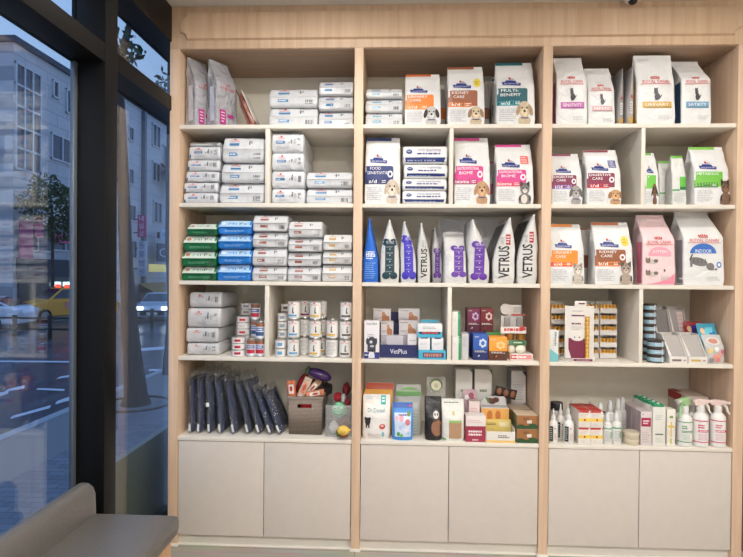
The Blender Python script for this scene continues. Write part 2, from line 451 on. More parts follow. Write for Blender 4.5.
# ------------------------------------------------------------------ ceiling camera
cc = thing('security_camera', 'small white dome camera with black lens under the ceiling', 'camera', (1.152, -.056, CEIL))
b = MB(); b.lathe([(.034, 0), (.034, -.010), (.030, -.022), (.024, -.028)], mat((232, 228, 222), .35, 'plastic'), 24); b.build('housing', cc)
b = MB(); b.blob((0, -.004, -.026), (.019, .019, .017), mat((14, 14, 16), .08, 'lens')); b.build('lens', cc)

# ------------------------------------------------------------------ bench along the window
LEATHER = mat((98, 94, 90), .32, 'leather', 0, .12, 160)
bx1 = -.507; by1 = -.70; by0 = -3.4
be = thing('bench', 'grey-brown upholstered bench with low backrest and wooden base along the window', 'bench', (-.7, by1, 0))
def L(o, dx=.7, dy=-by1):
    o.location = (dx, dy, 0); return o
b = MB(); b.box(-.835, bx1-.022, by0, by1-.02, 0.0, .402, BENCH_WOOD, .002); L(b.build('base', be))
b = MB(); b.box(-.86, bx1, by0, by1, .404, .463, LEATHER, .018); L(b.build('seat_cushion', be))
def roll(mb, y0, y1):
    prof = [(-.838, .458), (-.840, .53), (-.834, .553), (-.820, .564), (-.802, .563), (-.788, .552), (-.780, .53), (-.777, .458)]
    n = len(prof); ys = [y0, y0+.012, y0+.03, y1-.03, y1-.012, y1]; sc = [.9, .97, 1, 1, .97, .9]; vs = []; fs = []
    for y, s in zip(ys, sc):
        for x, z in prof: vs.append((-.81+(x+.81)*s, y, .458+(z-.458)*s))
    for j in range(len(ys)-1):
        for i in range(n): fs.append((j*n+i, j*n+(i+1) % n, (j+1)*n+(i+1) % n, (j+1)*n+i))
    fs.append(tuple(range(n))); fs.append(tuple(range((len(ys)-1)*n, len(ys)*n))[::-1])
    mb.add(vs, fs, LEATHER)
b = MB(); roll(b, by0, by1-.0); o = b.build('backrest', be, smooth=50); L(o)
# ------------------------------------------------------------------ the street outside (ground lies lower than the shop floor)
GZ = -.75
FX = -17.0                     # facade line across the street
def road_mat(name, c0, c1, rough0, rough1, sc=2.0):
    m = bpy.data.materials.new(name); m.use_nodes = True; nt = m.node_tree; b = nt.nodes['Principled BSDF']
    tc = nt.nodes.new('ShaderNodeTexCoord'); n = nt.nodes.new('ShaderNodeTexNoise'); n.inputs['Scale'].default_value = sc; n.inputs['Detail'].default_value = 6
    mp = nt.nodes.new('ShaderNodeMapping'); mp.inputs['Scale'].default_value = (1.2, .35, 1); nt.links.new(tc.outputs['Object'], mp.inputs[0]); nt.links.new(mp.outputs[0], n.inputs['Vector'])
    r = nt.nodes.new('ShaderNodeValToRGB'); r.color_ramp.elements[0].color = (*lin([v/255 for v in c0]), 1); r.color_ramp.elements[1].color = (*lin([v/255 for v in c1]), 1)
    r.color_ramp.elements[0].position = .35; r.color_ramp.elements[1].position = .65
    nt.links.new(n.outputs['Fac'], r.inputs[0]); nt.links.new(r.outputs[0], b.inputs['Base Color'])
    mr = nt.nodes.new('ShaderNodeMapRange'); mr.inputs['To Min'].default_value = rough0; mr.inputs['To Max'].default_value = rough1
    nt.links.new(n.outputs['Fac'], mr.inputs['Value']); nt.links.new(mr.outputs[0], b.inputs['Roughness'])
    return m
def paving_mat():
    m = bpy.data.materials.new('paving_stones'); m.use_nodes = True; nt = m.node_tree; b = nt.nodes['Principled BSDF']; b.inputs['Roughness'].default_value = .5
    tc = nt.nodes.new('ShaderNodeTexCoord'); br = nt.nodes.new('ShaderNodeTexBrick'); nt.links.new(tc.outputs['Object'], br.inputs[0])
    br.inputs['Scale'].default_value = 1; br.inputs['Brick Width'].default_value = .2; br.inputs['Row Height'].default_value = .1; br.inputs['Mortar Size'].default_value = .006
    br.inputs['Color1'].default_value = (*lin((.50, .50, .52)), 1); br.inputs['Color2'].default_value = (*lin((.42, .42, .45)), 1); br.inputs['Mortar'].default_value = (*lin((.33, .33, .35)), 1)
    nt.links.new(br.outputs[0], b.inputs['Base Color']); return m
Y0, Y1 = -6, 70
b = MB(); b.box(-15.0, -4.55, Y0, Y1, GZ-.3, GZ-.06, road_mat('wet_asphalt', (62, 64, 72), (92, 94, 102), .12, .34)); struct(b, 'road')
b = MB(); b.box(-3.45, XG-.05, Y0, Y1, GZ-.3, GZ, paving_mat()); struct(b, 'pavement')
b = MB(); b.box(-4.4, -3.45, Y0, Y1, GZ-.3, GZ-.002, mat((128, 126, 124), .5, 'stone', 0, .3, 30)); struct(b, 'pavement_strip')
b = MB(); b.box(-4.55, -4.4, Y0, Y1, GZ-.3, GZ+.004, mat((170, 170, 172), .5, 'stone')); struct(b, 'kerb')
b = MB(); b.box(-21, -15.0, Y0, Y1, GZ-.3, GZ+.02, mat((120, 118, 116), .5, 'stone')); struct(b, 'far_pavement')
# lane paint
PAINT = mat((215, 216, 220), .45, 'road_paint')
b = MB(); zr = GZ-.057
for quad in ([(10, 419), (12, 416), (51, 405), (50, 408)], [(55, 404.5), (57, 401), (74, 395), (74, 399)], [(0, 396.5), (0, 392.5), (9, 391), (8, 393.5)],
             [(4, 392), (8, 389), (25, 385), (24, 388.5)], [(36, 389.5), (38, 388), (65, 389), (64, 391)], [(56, 379), (60, 376.5), (76, 374), (76, 376)],
             [(148, 371), (150, 369), (169, 369), (169, 371)], [(128, 352), (131, 349), (169, 346), (169, 349)], [(0, 362), (0, 360.5), (70, 361), (70, 362.5)]):
    p = [atz(x, y, zr) for x, y in quad]; b.add([tuple(q) for q in p], [(0, 1, 2, 3)], PAINT)
o = struct(b, 'road_markings')

# buildings: facades parallel to the street
STONE = None
def facade_mat(name, c, mortar, bw, rh):
    m = bpy.data.materials.new(name); m.use_nodes = True; nt = m.node_tree; b = nt.nodes['Principled BSDF']; b.inputs['Roughness'].default_value = .7
    tc = nt.nodes.new('ShaderNodeTexCoord'); sp = nt.nodes.new('ShaderNodeSeparateXYZ'); cb = nt.nodes.new('ShaderNodeCombineXYZ')
    nt.links.new(tc.outputs['Object'], sp.inputs[0]); nt.links.new(sp.outputs['Y'], cb.inputs['X']); nt.links.new(sp.outputs['Z'], cb.inputs['Y'])
    br = nt.nodes.new('ShaderNodeTexBrick'); nt.links.new(cb.outputs[0], br.inputs['Vector']); br.inputs['Scale'].default_value = 1
    br.inputs['Brick Width'].default_value = bw; br.inputs['Row Height'].default_value = rh; br.inputs['Mortar Size'].default_value = .02
    br.inputs['Color1'].default_value = (*lin([v/255 for v in c]), 1); br.inputs['Color2'].default_value = (*lin([v*.94/255 for v in c]), 1); br.inputs['Mortar'].default_value = (*lin([v/255 for v in mortar]), 1)
    nt.links.new(br.outputs[0], b.inputs['Base Color']); return m
WGL = mat((44, 62, 84), .08, 'dark_glazing', 0, 0, 60, .8)
WFR = mat((196, 200, 208), .4, 'window_frame')
def building(name, label, ya, yb, ztop, xdep, wm, roofc):
    r = thing(name, label, 'building', (FX, ya, GZ))
    b = MB(); b.box(-xdep, 0, 0, yb-ya, 0, ztop-GZ, wm); b.build('wall', r)
    b = MB(); b.box(-xdep-.1, .14, -.1, yb-ya+.02, ztop-GZ, ztop-GZ+.28, mat(roofc, .6, 'roof_edge')); b.build('roof_edge', r)
    return r
def fpt(px, py): p = atx(px, py, FX); return p.y, p.z
def win(r, px0, py0, px1, py1, nx=2, nz=1, name='window', fm=None, gm=None, t=.08):
    """window of a facade: frame bars as a part, its glazing as a sub-part; pixel corners give its place on the facade plane"""
    ya, z1 = fpt(px0, py0); yb, _ = fpt(px1, py0); _, z0 = fpt(px0, py1)
    oy, oz = r.location.y, r.location.z
    ya -= oy; yb -= oy; z0 -= oz; z1 -= oz
    fm = fm or WFR
    b = MB()
    for k in range(nx+1):
        y = ya+(yb-ya)*k/nx; b.box(.0, .09, y-t/2, y+t/2, z0-t/2, z1+t/2, fm)
    for k in range(nz+1):
        z = z0+(z1-z0)*k/nz; b.box(.0, .085, ya-t/2, yb+t/2, z-t/2, z+t/2, fm)
    f = b.build(name, r)
    b = MB(); b.box(.005, .03, ya, yb, z0, z1, gm or WGL); b.build('glazing', f)
    return f
fac1 = facade_mat('pale_stone_cladding', (196, 196, 200), (158, 158, 164), 1.6, .62)
fac2 = facade_mat('pale_stone_panels', (206, 206, 210), (168, 168, 174), 2.2, .75)
y1a = fpt(13, 200)[0]; y1b = fpt(88, 200)[0]
g1 = building('street_apartment_building', 'pale stone building across the street seen through the nearest large pane', y1a, y1b, 11.5, 6, fac1, (70, 74, 84))
win(g1, 15, 62, 40, 168, 3, 5, t=.09)
for q in ((19, 106, 40, 117), (19, 151, 40, 164)):
    f = win(g1, *q, 2, 1, name='open_sash', t=.11)
    f.location = (.5, 0, -.05); f.rotation_euler = (0, math.radians(-14), 0)
win(g1, 52.5, 80, 57.5, 96, 1, 1, gm=mat((66, 70, 80), .5, 'shutter'))
win(g1, 66, 89, 74, 112, 2, 1)
win(g1, 51, 133, 71.5, 158, 2, 1)
for (p0, p1) in ((20, 52), (52, 76)): win(g1, p0, 222, p1, 250, 2, 1)
# ground floor shops, dark recess with lit lamps
ya = fpt(2, 270)[0]
b = MB(); b.box(0, .5, 0.2, y1b-y1a, fpt(60, 274)[1]-GZ-.15, fpt(60, 262)[1]-GZ+.1, mat((60, 66, 78), .6, 'awning')); b.build('shop_canopy', g1)
b = MB(); b.box(.01, .06, .3, y1b-y1a-.2, .05, 2.3, mat((34, 38, 46), .15, 'dark_shopfront', 0, 0, 60, .8)); sf = b.build('shop_front', g1)
LAMPW = glow_mat('shop_lamp_white', (205, 235, 250), 3)
for px in (54, 64.5):
    p = atx(px, 284, FX); b = MB(); b.box(p.x-FX+.07, p.x-FX+.2, p.y-y1a-.26, p.y-y1a+.26, p.z-GZ-.11, p.z-GZ+.11, LAMPW, .03); b.build('shop_lamp', g1)
MAG = mat((196, 70, 130), .5, 'sign'); 
for q in ((17, 219, 30, 262), (32, 219, 40, 238)):  # pink shelf reflections from the window glass, built as boards on the facade
    ya_, za_ = fpt(q[0], q[1]); yb_, zb_ = fpt(q[2], q[3]); b = MB(); b.box(.1, .16, ya_-y1a, yb_-y1a, zb_-GZ, za_-GZ, MAG); sg = b.build('poster_and_reflection', g1)
ya_, za_ = fpt(52, 226); yb_, zb_ = fpt(70, 245)
b = MB(); b.box(.1, .14, ya_-y1a, yb_-y1a, zb_-GZ+.05, zb_-GZ+.5, MAG); b.build('poster_and_reflection', g1)
# round projecting sign plate on the facade
p = atx(66, 261, FX); b = MB(); b.lathe([(.42, -.05), (.42, .05)], mat((214, 214, 218), .4, 'sign'), 24, axis='Y'); o = b.build('sign_plate', g1, recalc=True); o.location = (.55, p.y-y1a, p.z-GZ)
b = MB(); b.box(0, .5, -.03, .03, -.03, .03, BLACK_METAL); q = b.build('bracket', g1); q.location = (0, p.y-y1a, p.z-GZ)

y2a = fpt(104, 200)[0]; y2b = fpt(190, 200)[0]
g2 = building('street_apartment_building', 'grey panelled building across the street seen beyond the tree trunk', y2a, y2b, 12.2, 6, fac2, (84, 88, 98))
for q in ((128, 126, 133, 139), (128, 168, 133, 183), (128, 204, 135, 220), (128, 240, 136, 258)): win(g2, *q, 1, 1)
for q in ((152, 123, 159.5, 145), (152, 161, 159.5, 180), (153, 201, 161, 222)): win(g2, *q, 2, 1)
win(g2, 163, 145, 168.5, 172, 1, 1, gm=mat((52, 48, 58), .4, 'glazing'))
b = MB(); yy = fpt(141, 200)[0]-y2a; b.box(0, .25, yy, yy+.3, 0, 12.1-GZ, mat((110, 114, 124), .5, 'pipe')); b.build('downpipe', g2)
def plate_sign(name, label, q, rgb, text, trgb, x=.5, th=.1, vert=False, emit=0.0, grp=None):
    p0 = atx(q[0], q[1], FX+x); p1 = atx(q[2], q[3], FX+x)
    t = thing(name, label, 'sign', (FX+x, (p0.y+p1.y)/2, (p0.z+p1.z)/2))
    w = abs(p1.y-p0.y); h = abs(p0.z-p1.z)
    m = glow_mat('lit_sign_%02x%02x%02x' % rgb, rgb, emit) if emit else mat(rgb, .45, 'sign')
    b = MB(); b.box(-th, 0, -w/2, w/2, -h/2, h/2, m, .01); b.build('board', t)
    b = MB(); b.box(-x+.3, -th, -.03, .03, -h*.3, h*.3, BLACK_METAL); b.build('bracket', t)
    S = lambda u, v: (0, u, v)
    pr = Print(S, .004, (1, 0, 0)); tm = mat(trgb, .5, 'sign_ink')
    if vert:
        n = len(text)
        for i, c in enumerate(text): pr.text(c, 0, h*.5-h*(i+.5)/n, w*.62, h/n*.72, tm)
    else: pr.text(text, 0, 0, w*.8, h*.5, tm)
    pr.build('lettering', t)
    return t
# the signs stand square to the facade in the photo; their faces look along the pavement towards the shop
def blade_sign(label, q, rgb, text, trgb, emit=0.0, off=.9):
    p0 = atx(q[0], q[1], FX+off); p1 = atx(q[2], q[3], FX+off)
    y = (p0.y+p1.y)/2; A = aty(q[0], q[1], y); B = aty(q[2], q[3], y)
    w = B.x-A.x; h = A.z-B.z
    t = thing('street_shop_sign', label, 'sign', ((A.x+B.x)/2, y, (A.z+B.z)/2))
    b = MB(); b.box(-w/2, w/2, 0, .16, -h/2, h/2, glow_mat('lit_sign_%02x%02x%02x' % rgb, rgb, emit) if emit else mat(rgb, .45, 'sign'), .01); b.build('board', t)
    for z in (-h*.3, h*.3):
        b = MB(); b.box(FX-(A.x+B.x)/2+.35, -w/2, .05, .1, z-.03, z+.03, BLACK_METAL); b.build('bracket', t)
    pr = Print(lambda x, z: (x, 0, z), .004); tm = mat(trgb, .5, 'sign_ink'); n = len(text)
    if n > 1 and h > w*1.2:
        for i, c in enumerate(text): pr.text(c, 0, h*.5-h*(i+.5)/n, w*.6, h/n*.7, tm)
    else: pr.text(text, 0, 0, w*.8, h*.5, tm)
    pr.build('lettering', t); return t
blade_sign('magenta upright shop sign on the facade across the street, above the blue-lettered one', (137.5, 215, 145.5, 237), (190, 48, 120), '네일샵', (240, 225, 235))
blade_sign('pale upright shop sign with dark blue letters, under the magenta one', (137.5, 241, 146, 276), (196, 204, 218), '동물병원', (40, 50, 110))
plate_sign('street_shop_sign', 'pale blue shop sign board beside the oak upright, above the round picture board', (161, 229, 170, 241), (190, 206, 230), '약국', (30, 60, 130), x=.9)
plate_sign('street_shop_sign', 'dark blue board with a white round emblem under the pale blue sign', (158, 243, 170, 262), (60, 70, 96), 'O', (200, 208, 222), x=.8)
plate_sign('street_shop_sign', 'glowing yellow shop sign strip over the shop beyond the tree', (150, 264, 172, 272), (226, 206, 120), ' ', (90, 70, 30), x=1.2, emit=.55)
t = thing('street_shop_awning', 'dark ochre sloping awning under the glowing yellow strip', 'awning', (FX+.35, fpt(155, 275)[0], fpt(155, 290)[1]))
b = MB(); w = 3.2; b.add([(0, -w, .55), (0, w, .55), (1.3, w, -.15), (1.3, -w, -.15), (0, -w, .5), (0, w, .5), (1.3, w, -.2), (1.3, -w, -.2)], [(0, 1, 2, 3), (4, 7, 6, 5), (0, 4, 5, 1), (3, 2, 6, 7), (0, 3, 7, 4), (1, 5, 6, 2)], mat((150, 120, 62), .6, 'awning')); b.build('canvas', t)
b = MB(); b.box(0, .05, -w, w, -2.2, .45, mat((40, 42, 48), .2, 'dark_shopfront')); b.build('shop_front', t)
# red awning high on the facade
t = thing('street_balcony_awning', 'dark red awning jutting from the facade beside the oak upright', 'awning', (FX+.35, fpt(163, 180)[0], fpt(163, 182)[1]))
b = MB(); b.add([(0, -1.2, 1.2), (0, 2, 1.2), (1.2, 2, .1), (1.2, -1.2, .1), (0, -1.2, 1.0), (0, 2, 1.0), (1.2, 2, -.15), (1.2, -1.2, -.15)], [(0, 1, 2, 3), (4, 7, 6, 5), (0, 4, 5, 1), (3, 2, 6, 7), (0, 3, 7, 4), (1, 5, 6, 2)], mat((120, 40, 44), .6, 'awning')); b.build('canvas', t)

# trees: a trunk on the pavement, foliage of two more
LEAF = [mat(c, .6, 'leaf') for c in ((44, 72, 40), (54, 84, 46), (34, 58, 34))]
BARK = mat((66, 58, 54), .85, 'bark', 0, .8, 40)
def leaves(mb, c, r, n, seed, size=.12):
    rnd = random.Random(seed)
    for i in range(n):
        d = Vector((rnd.gauss(0, 1), rnd.gauss(0, 1), rnd.gauss(0, 1))); d.normalize(); d *= rnd.uniform(.3, 1)**.5
        p = Vector((c[0]+d.x*r[0], c[1]+d.y*r[1], c[2]+d.z*r[2])); s = size*rnd.uniform(.6, 1.3)
        a = Vector((rnd.gauss(0, 1), rnd.gauss(0, 1), rnd.gauss(0, 1))).normalized(); e = a.cross(Vector((rnd.gauss(0, 1), rnd.gauss(0, 1), rnd.gauss(0, 1)))).normalized()
        mb.add([p-a*s, p+e*s*.45, p+a*s, p-e*s*.45], [(0, 1, 2, 3)], LEAF[rnd.randrange(3)])
B0 = atz(136, 404, GZ)
t = thing('street_tree', 'street tree with dark leaning trunk growing out of the pavement', 'tree', (B0.x, B0.y, GZ))
def tp(px, py): q = aty(px, py, B0.y); return (q.x-B0.x, 0, q.z-GZ)
b = MB(); b.tube([(0, 0, -.05), (0, 0, .15), tp(131, 340), tp(126.5, 270), tp(123, 180), tp(120, 110), tp(117, 60)], [.24, .165, .12, .095, .085, .075, .06], BARK, 12); tr = b.build('trunk', t)
b = MB(); b.tube([tp(118, 70), tp(127, 35), tp(133, 10), tp(137, -20)], [.06, .05, .04, .03], BARK); b.build('branch', t)
b = MB(); b.tube([tp(119, 60), tp(110, 20), tp(104, -15)], [.05, .04, .03], BARK); b.build('branch', t)
b = MB()
for (px, py, r, n) in ((118, 45, .32, 34), (128, 48, .26, 26), (112, 5, .5, 60), (140, -60, .8, 100), (134, 54, .2, 16), (117, 62, .28, 20)):
    c = tp(px, py); leaves(b, c, (r, r, r), n, px, .07)
b.build('foliage', t, smooth=0, recalc=False)
b = MB(); b.lathe([(.52, .0), (.52, .02), (.46, .02), (.46, .0)], mat((96, 76, 70), .6, 'iron'), 24, cap=False); b.build('tree_grate', t)
C2 = atx(52, 205, -15.4)
t = thing('street_tree', 'bushy green tree in front of the pale stone building across the street', 'tree', (C2.x, C2.y, GZ))
b = MB(); b.tube([(0, 0, 0), (0.05, 0, 1.4), (0, 0, C2.z-GZ)], [.10, .08, .05], BARK); b.build('trunk', t)
b = MB()
for (dx, dz, r, n) in ((0, 0, 1.1, 520), (.8, .1, .9, 380), (-.6, -.1, .8, 300), (1.0, -.8, .8, 300), (.3, -1.1, .7, 260), (-.2, .7, .75, 260)): leaves(b, (dx, dx*.5, C2.z-GZ+dz), (r, r, r), n, int(dx*10+99), .12)
b.build('foliage', t, smooth=0, recalc=False)
C3 = atx(170, 88, -4.2)
t = thing('street_tree', 'farther street tree whose leaves show at the oak upright near the ceiling', 'tree', (C3.x, C3.y, GZ))
b = MB(); b.tube([(0, 0, 0), (0.02, 0, 2.5), (0, 0, C3.z-GZ+.6)], [.12, .1, .05], BARK); b.build('trunk', t)
b = MB(); leaves(b, (0, 0, C3.z-GZ), (.25, .4, .4), 90, 5, .08); b.build('foliage', t, smooth=0, recalc=False)

# vehicles
RUB = mat((22, 22, 24), .7, 'rubber'); RIM = mat((150, 152, 156), .3, 'rim', .6)
CGL = mat((26, 32, 40), .06, 'car_glass', 0, 0, 60, .9)
def vehicle(name, label, cat, x, y, paint, prof, roof, width=1.42, length=3.5, rz=0, wheels=(.62, 2.75), wr=.25):
    """car pointing to -y from its own origin at the nose; prof = body outline (y,z), roof = cabin outline"""
    t = thing(name, label, cat, (x, y, GZ-.06), rz)
    def shell(out, w0, w1, m, pname, parent, zsplit=None):
        zs = [p[1] for p in out]; za, zb2 = min(zs), max(zs); n = len(out)
        def ww(z): k = (z-za)/(zb2-za); return w0+(w1-w0)*k
        vs = [(-ww(z)/2, yy, z) for yy, z in out]+[(ww(z)/2, yy, z) for yy, z in out]
        vs2 = [(-ww(z)/2+.06, yy, z+.012) for yy, z in out]
        fs = [tuple(range(n))[::-1], tuple(range(n, 2*n))]+[(i, (i+1) % n, (i+1) % n+n, i+n) for i in range(n)]
        b = MB(); b.add(vs, fs, m); o = b.build(pname, parent, smooth=35)
        md = o.modifiers.new('soft', 'BEVEL'); md.width = .05; md.segments = 3; md.limit_method = 'ANGLE'; md.angle_limit = .35
        return o
    P = mat(paint, .18, 'car_paint', 0, 0, 60, .7)
    body = shell(prof, width, width*.97, P, 'car_body', t)
    cab = shell(roof, width*.95, width*.74, P, 'cabin', t)
    # glazing: side windows, windscreen, rear screen
    ys = [p[0] for p in roof]; zs = [p[1] for p in roof]; zlo, zhi = min(zs), max(zs)
    (a0, a1, a2, a3) = roof[:4] if len(roof) >= 4 else roof
    def lerp(p, q, k): return (p[0]+(q[0]-p[0])*k, p[1]+(q[1]-p[1])*k)
    for s in (-1, 1):
        b = MB()
        fA, fB = lerp(a0, a1, .16), lerp(a0, a1, .86); rA, rB = lerp(a3, a2, .16), lerp(a3, a2, .86)
        def ww(z): k = (z-zlo)/(zhi-zlo); return width*.95+(width*.74-width*.95)*k
        mid = (fA[0]+rA[0])/2
        for (p, q, r_, s_) in (((fA[0]+.1, fA[1]), (mid-.05, fA[1]), (mid-.05, fB[1]), (fB[0]+.07, fB[1])), ((mid+.05, rA[1]), (rA[0]-.1, rA[1]), (rB[0]-.07, rB[1]), (mid+.05, rB[1]))):
            b.add([(s*(ww(k[1])/2+.008), k[0], k[1]) for k in (p, q, r_, s_)], [(0, 1, 2, 3)], CGL)
        b.build('side_window', cab)
    for (p, q, nm) in ((a0, a1, 'windscreen'), (a3, a2, 'rear_window')):
        d = -1 if nm == 'windscreen' else 1
        u, v = lerp(p, q, .12), lerp(p, q, .9)
        b = MB(); b.add([(-.44*width, u[0]+d*.012, u[1]+.006), (.44*width, u[0]+d*.012, u[1]+.006), (.34*width, v[0]+d*.012, v[1]+.006), (-.34*width, v[0]+d*.012, v[1]+.006)], [(0, 1, 2, 3)], CGL); b.build(nm, cab)
    for yy in wheels:
        for s in (-1, 1):
            b = MB(); b.lathe([(wr*.6, -.08), (wr, -.07), (wr, .07), (wr*.6, .08)], RUB, 20, axis='X'); w = b.build('wheel', t); w.location = (s*(width/2-.07), yy, wr)
            b = MB(); b.lathe([(wr*.62, -.085), (wr*.58, .0), (wr*.62, .085)], RIM, 12, axis='X'); r_ = b.build('hub_cap', w)
    # lamps and grille on the nose, tail lamps behind
    nose = prof[1]; 
    zl = .52
    for s in (-1, 1):
        b = MB(); b.box(s*width*.36-.16, s*width*.36+.16, -.05+nose[0], .12+nose[0], zl-.06, zl+.07, HEADL, .03); b.build('headlamp', t)
        b = MB(); b.box(s*width*.40-.12, s*width*.40+.12, length-.1, length+.02, zl, zl+.14, TAILL, .02); b.build('tail_lamp', t)
    b = MB(); b.box(-.32*width, .32*width, nose[0]-.02, nose[0]+.1, .26, .44, mat((30, 30, 32), .4, 'grille'), .02); b.build('grille', t)
    b = MB(); b.box(-.2, .2, nose[0]-.03, nose[0]+.02, .27, .37, mat((220, 220, 216), .5, 'plate')); b.build('number_plate', t)
    return t
HEADL = mat((206, 214, 222), .1, 'lamp_glass'); TAILL = mat((150, 30, 26), .2, 'lamp_glass')
suv_p = [(0.05, .2), (0, .45), (.06, .68), (.75, .82), (3.5, .86), (3.62, .6), (3.58, .22)]
suv_r = [(.7, .80), (1.35, 1.28), (3.1, 1.30), (3.5, .84)]
def place(o, loc, target, ang, k=1.0):
    """turn the car by ang and set it so that its own point loc=(x,y) stands over the ground point target"""
    c, sn = math.cos(ang), math.sin(ang); o.rotation_euler = (0, 0, ang); o.scale = (k, k, k)
    o.location = (target.x-k*(loc[0]*c-loc[1]*sn), target.y-k*(loc[0]*sn+loc[1]*c), GZ-.06)
tx = vehicle('street_taxi', 'orange taxi van with two red roof lamps on the road', 'taxi', 0, 0, (232, 160, 48), suv_p, suv_r, 1.45, 3.6)
place(tx, (.7, .62), aty(45, 328, 18.4), math.radians(-34), 1.0); tx.scale.z = 1.06
for s in (-.42, .42):
    b = MB(); b.box(s-.11, s+.11, 1.5, 1.66, 1.29, 1.40, glow_mat('red_lamp', (235, 70, 50), 3.0), .02); b.build('roof_lamp', tx)
b = MB(); b.add([(.733, 1.35, .50), (.733, 1.75, .50), (.728, 1.75, .74), (.728, 1.35, .74)], [(0, 1, 2, 3)], mat((222, 130, 110), .5, 'emblem')); b.build('door_emblem', tx)
sed_p = [(0.05, .18), (0, .42), (.1, .60), (.95, .72), (3.3, .76), (3.5, .56), (3.46, .2)]
sed_r = [(.85, .70), (1.5, 1.08), (2.55, 1.06), (3.3, .74)]
TAILL = mat((196, 206, 220), .15, 'lamp_glass')
wc = vehicle('street_car', 'white car passing in front of the orange taxi, tail towards the black window post', 'car', 0, 0, (206, 214, 226), sed_p, sed_r, 1.4, 3.5)
place(wc, (.7, 3.5), aty(18, 330, 15.4), math.radians(-80), 1.06)
HEADL = glow_mat('headlamp_on', (235, 242, 250), 5.0)
wc2 = vehicle('street_car', 'white car with headlamps on, coming towards the shop beyond the tree', 'car', 0, 0, (196, 204, 214), sed_p, sed_r, 1.4, 3.5)
place(wc2, (0, 0), aty(152, 326, 19.2), math.radians(12), 1.05)

# black railings beside the road
FEN = mat((28, 30, 34), .4, 'fence_metal')
def railing(label, x, y, rz, n):
    t = thing('street_railing', label, 'railing', (x, y, GZ-.06), rz)
    for k in range(n+1):
        b = MB(); b.box(k*1.1-.045, k*1.1+.045, -.045, .045, 0, .66, FEN, .01); b.box(k*1.1-.06, k*1.1+.06, -.06, .06, .66, .69, FEN, .01); b.build('post', t)
    for z in (.27, .60):
        b = MB(); b.box(0, n*1.1, -.02, .02, z-.03, z+.03, FEN); b.build('rail', t)
a0 = aty(50, 330, 13.6)
railing('black metal railing in front of the white car and orange taxi', a0.x-3.3, 13.6, 0, 4)
a0 = aty(152, 320, 17.0)
railing('black metal railing in front of the white car with headlamps', a0.x-1.1, 17.0, 0, 3)
# ------------------------------------------------------------------ product builders
ORD = ['lowest']+[o+' from the bottom' for o in ('second', 'third', 'fourth', 'fifth', 'sixth', 'seventh', 'eighth', 'ninth', 'tenth', 'eleventh')]
def nth(i, n):
    if n == 1: return 'single'
    if i == n-1: return 'topmost'
    if i == 0: return 'lowest'
    if n == 3: return 'middle'
    if i == n-2 and n > 3: return 'second from the top'
    return ORD[i]
WHITEF = (224, 224, 223); SILVER = (176, 176, 178)
RED = (196, 52, 48); RCRED = (206, 58, 54); BLUE = (58, 120, 178); NAVY = (40, 54, 118); GREY = (150, 150, 152); BLACK = (34, 32, 34)
def I(c): return ink(c)
fur_ = fur

def lofted(mb, w, h, afun, bfun, yfun, xfun, efun, cfun, gfun, noise, amp, m, nv=18, nu=8):
    """upright bag: rings of front, gusset, back. Returns the front surface S(x, z)."""
    def col(s): return math.sin(PI/2*s)
    ss = [col(-1+2*i/(2*nu)) for i in range(2*nu+1)]
    def prof(s, v):
        e = efun(v); c = cfun(v)
        return c+(1-c)*(max(0.0, 1-abs(s)**e))**(1/e)
    def front(s, v):
        a = afun(v); f = prof(s, v); fade = max(0, 1-abs(s)**6)*min(1, v*8)*min(1, (1-v)*6+.25)
        return (xfun(v)+a*s, yfun(v)-bfun(v)*f+amp*noise(s*a, v*h, 0)*fade, h*v)
    def back(s, v):
        a = afun(v); f = prof(s, v); fade = max(0, 1-abs(s)**6)*min(1, v*8)*min(1, (1-v)*6+.25)
        return (xfun(v)+a*s, yfun(v)+bfun(v)*f+amp*noise(s*a, v*h, 5)*fade, h*v)
    vs = []; fs = []; n = len(ss)*2+2
    vv = [0, .012, .03]+[.03+.97*(j+1)/nv for j in range(nv)]
    for v in vv:
        for s in ss: vs.append(front(s, v))
        vs.append((xfun(v)+afun(v)*(1-gfun(v)), yfun(v), h*v))
        for s in reversed(ss): vs.append(back(s, v))
        vs.append((xfun(v)-afun(v)*(1-gfun(v)), yfun(v), h*v))
    R = len(vv)
    for j in range(R-1):
        for i in range(n): fs.append((j*n+i, j*n+(i+1) % n, (j+1)*n+(i+1) % n, (j+1)*n+i))
    fs.append(tuple(range(n))[::-1]); fs.append(tuple(range((R-1)*n, R*n)))
    mb.add(vs, fs, m)
    def S(x, z):
        v = min(max(z/h, 0), 1); a = max(afun(v), 1e-5); s = min(max((x-xfun(v))/a, -1), 1)
        return front(s, v)
    return S
def ramp(pts):
    def f(v):
        for (a, x), (b, y) in zip(pts, pts[1:]):
            if v <= b:
                k = (v-a)/(b-a) if b > a else 0; k = min(max(k, 0), 1); k = k*k*(3-2*k); return x+(y-x)*k
        return pts[-1][1]
    return f
def mknoise(seed):
    r = random.Random(seed); P = [(r.uniform(18, 60), r.uniform(18, 60), r.uniform(0, 6.3), r.uniform(.4, 1)) for _ in range(6)]
    def f(x, z, k): return sum(a*math.sin(p*x+q*z*.8+ph+k)*math.cos(q*x*.6-p*z*.5+ph*2) for p, q, ph, a in P)/3
    return f
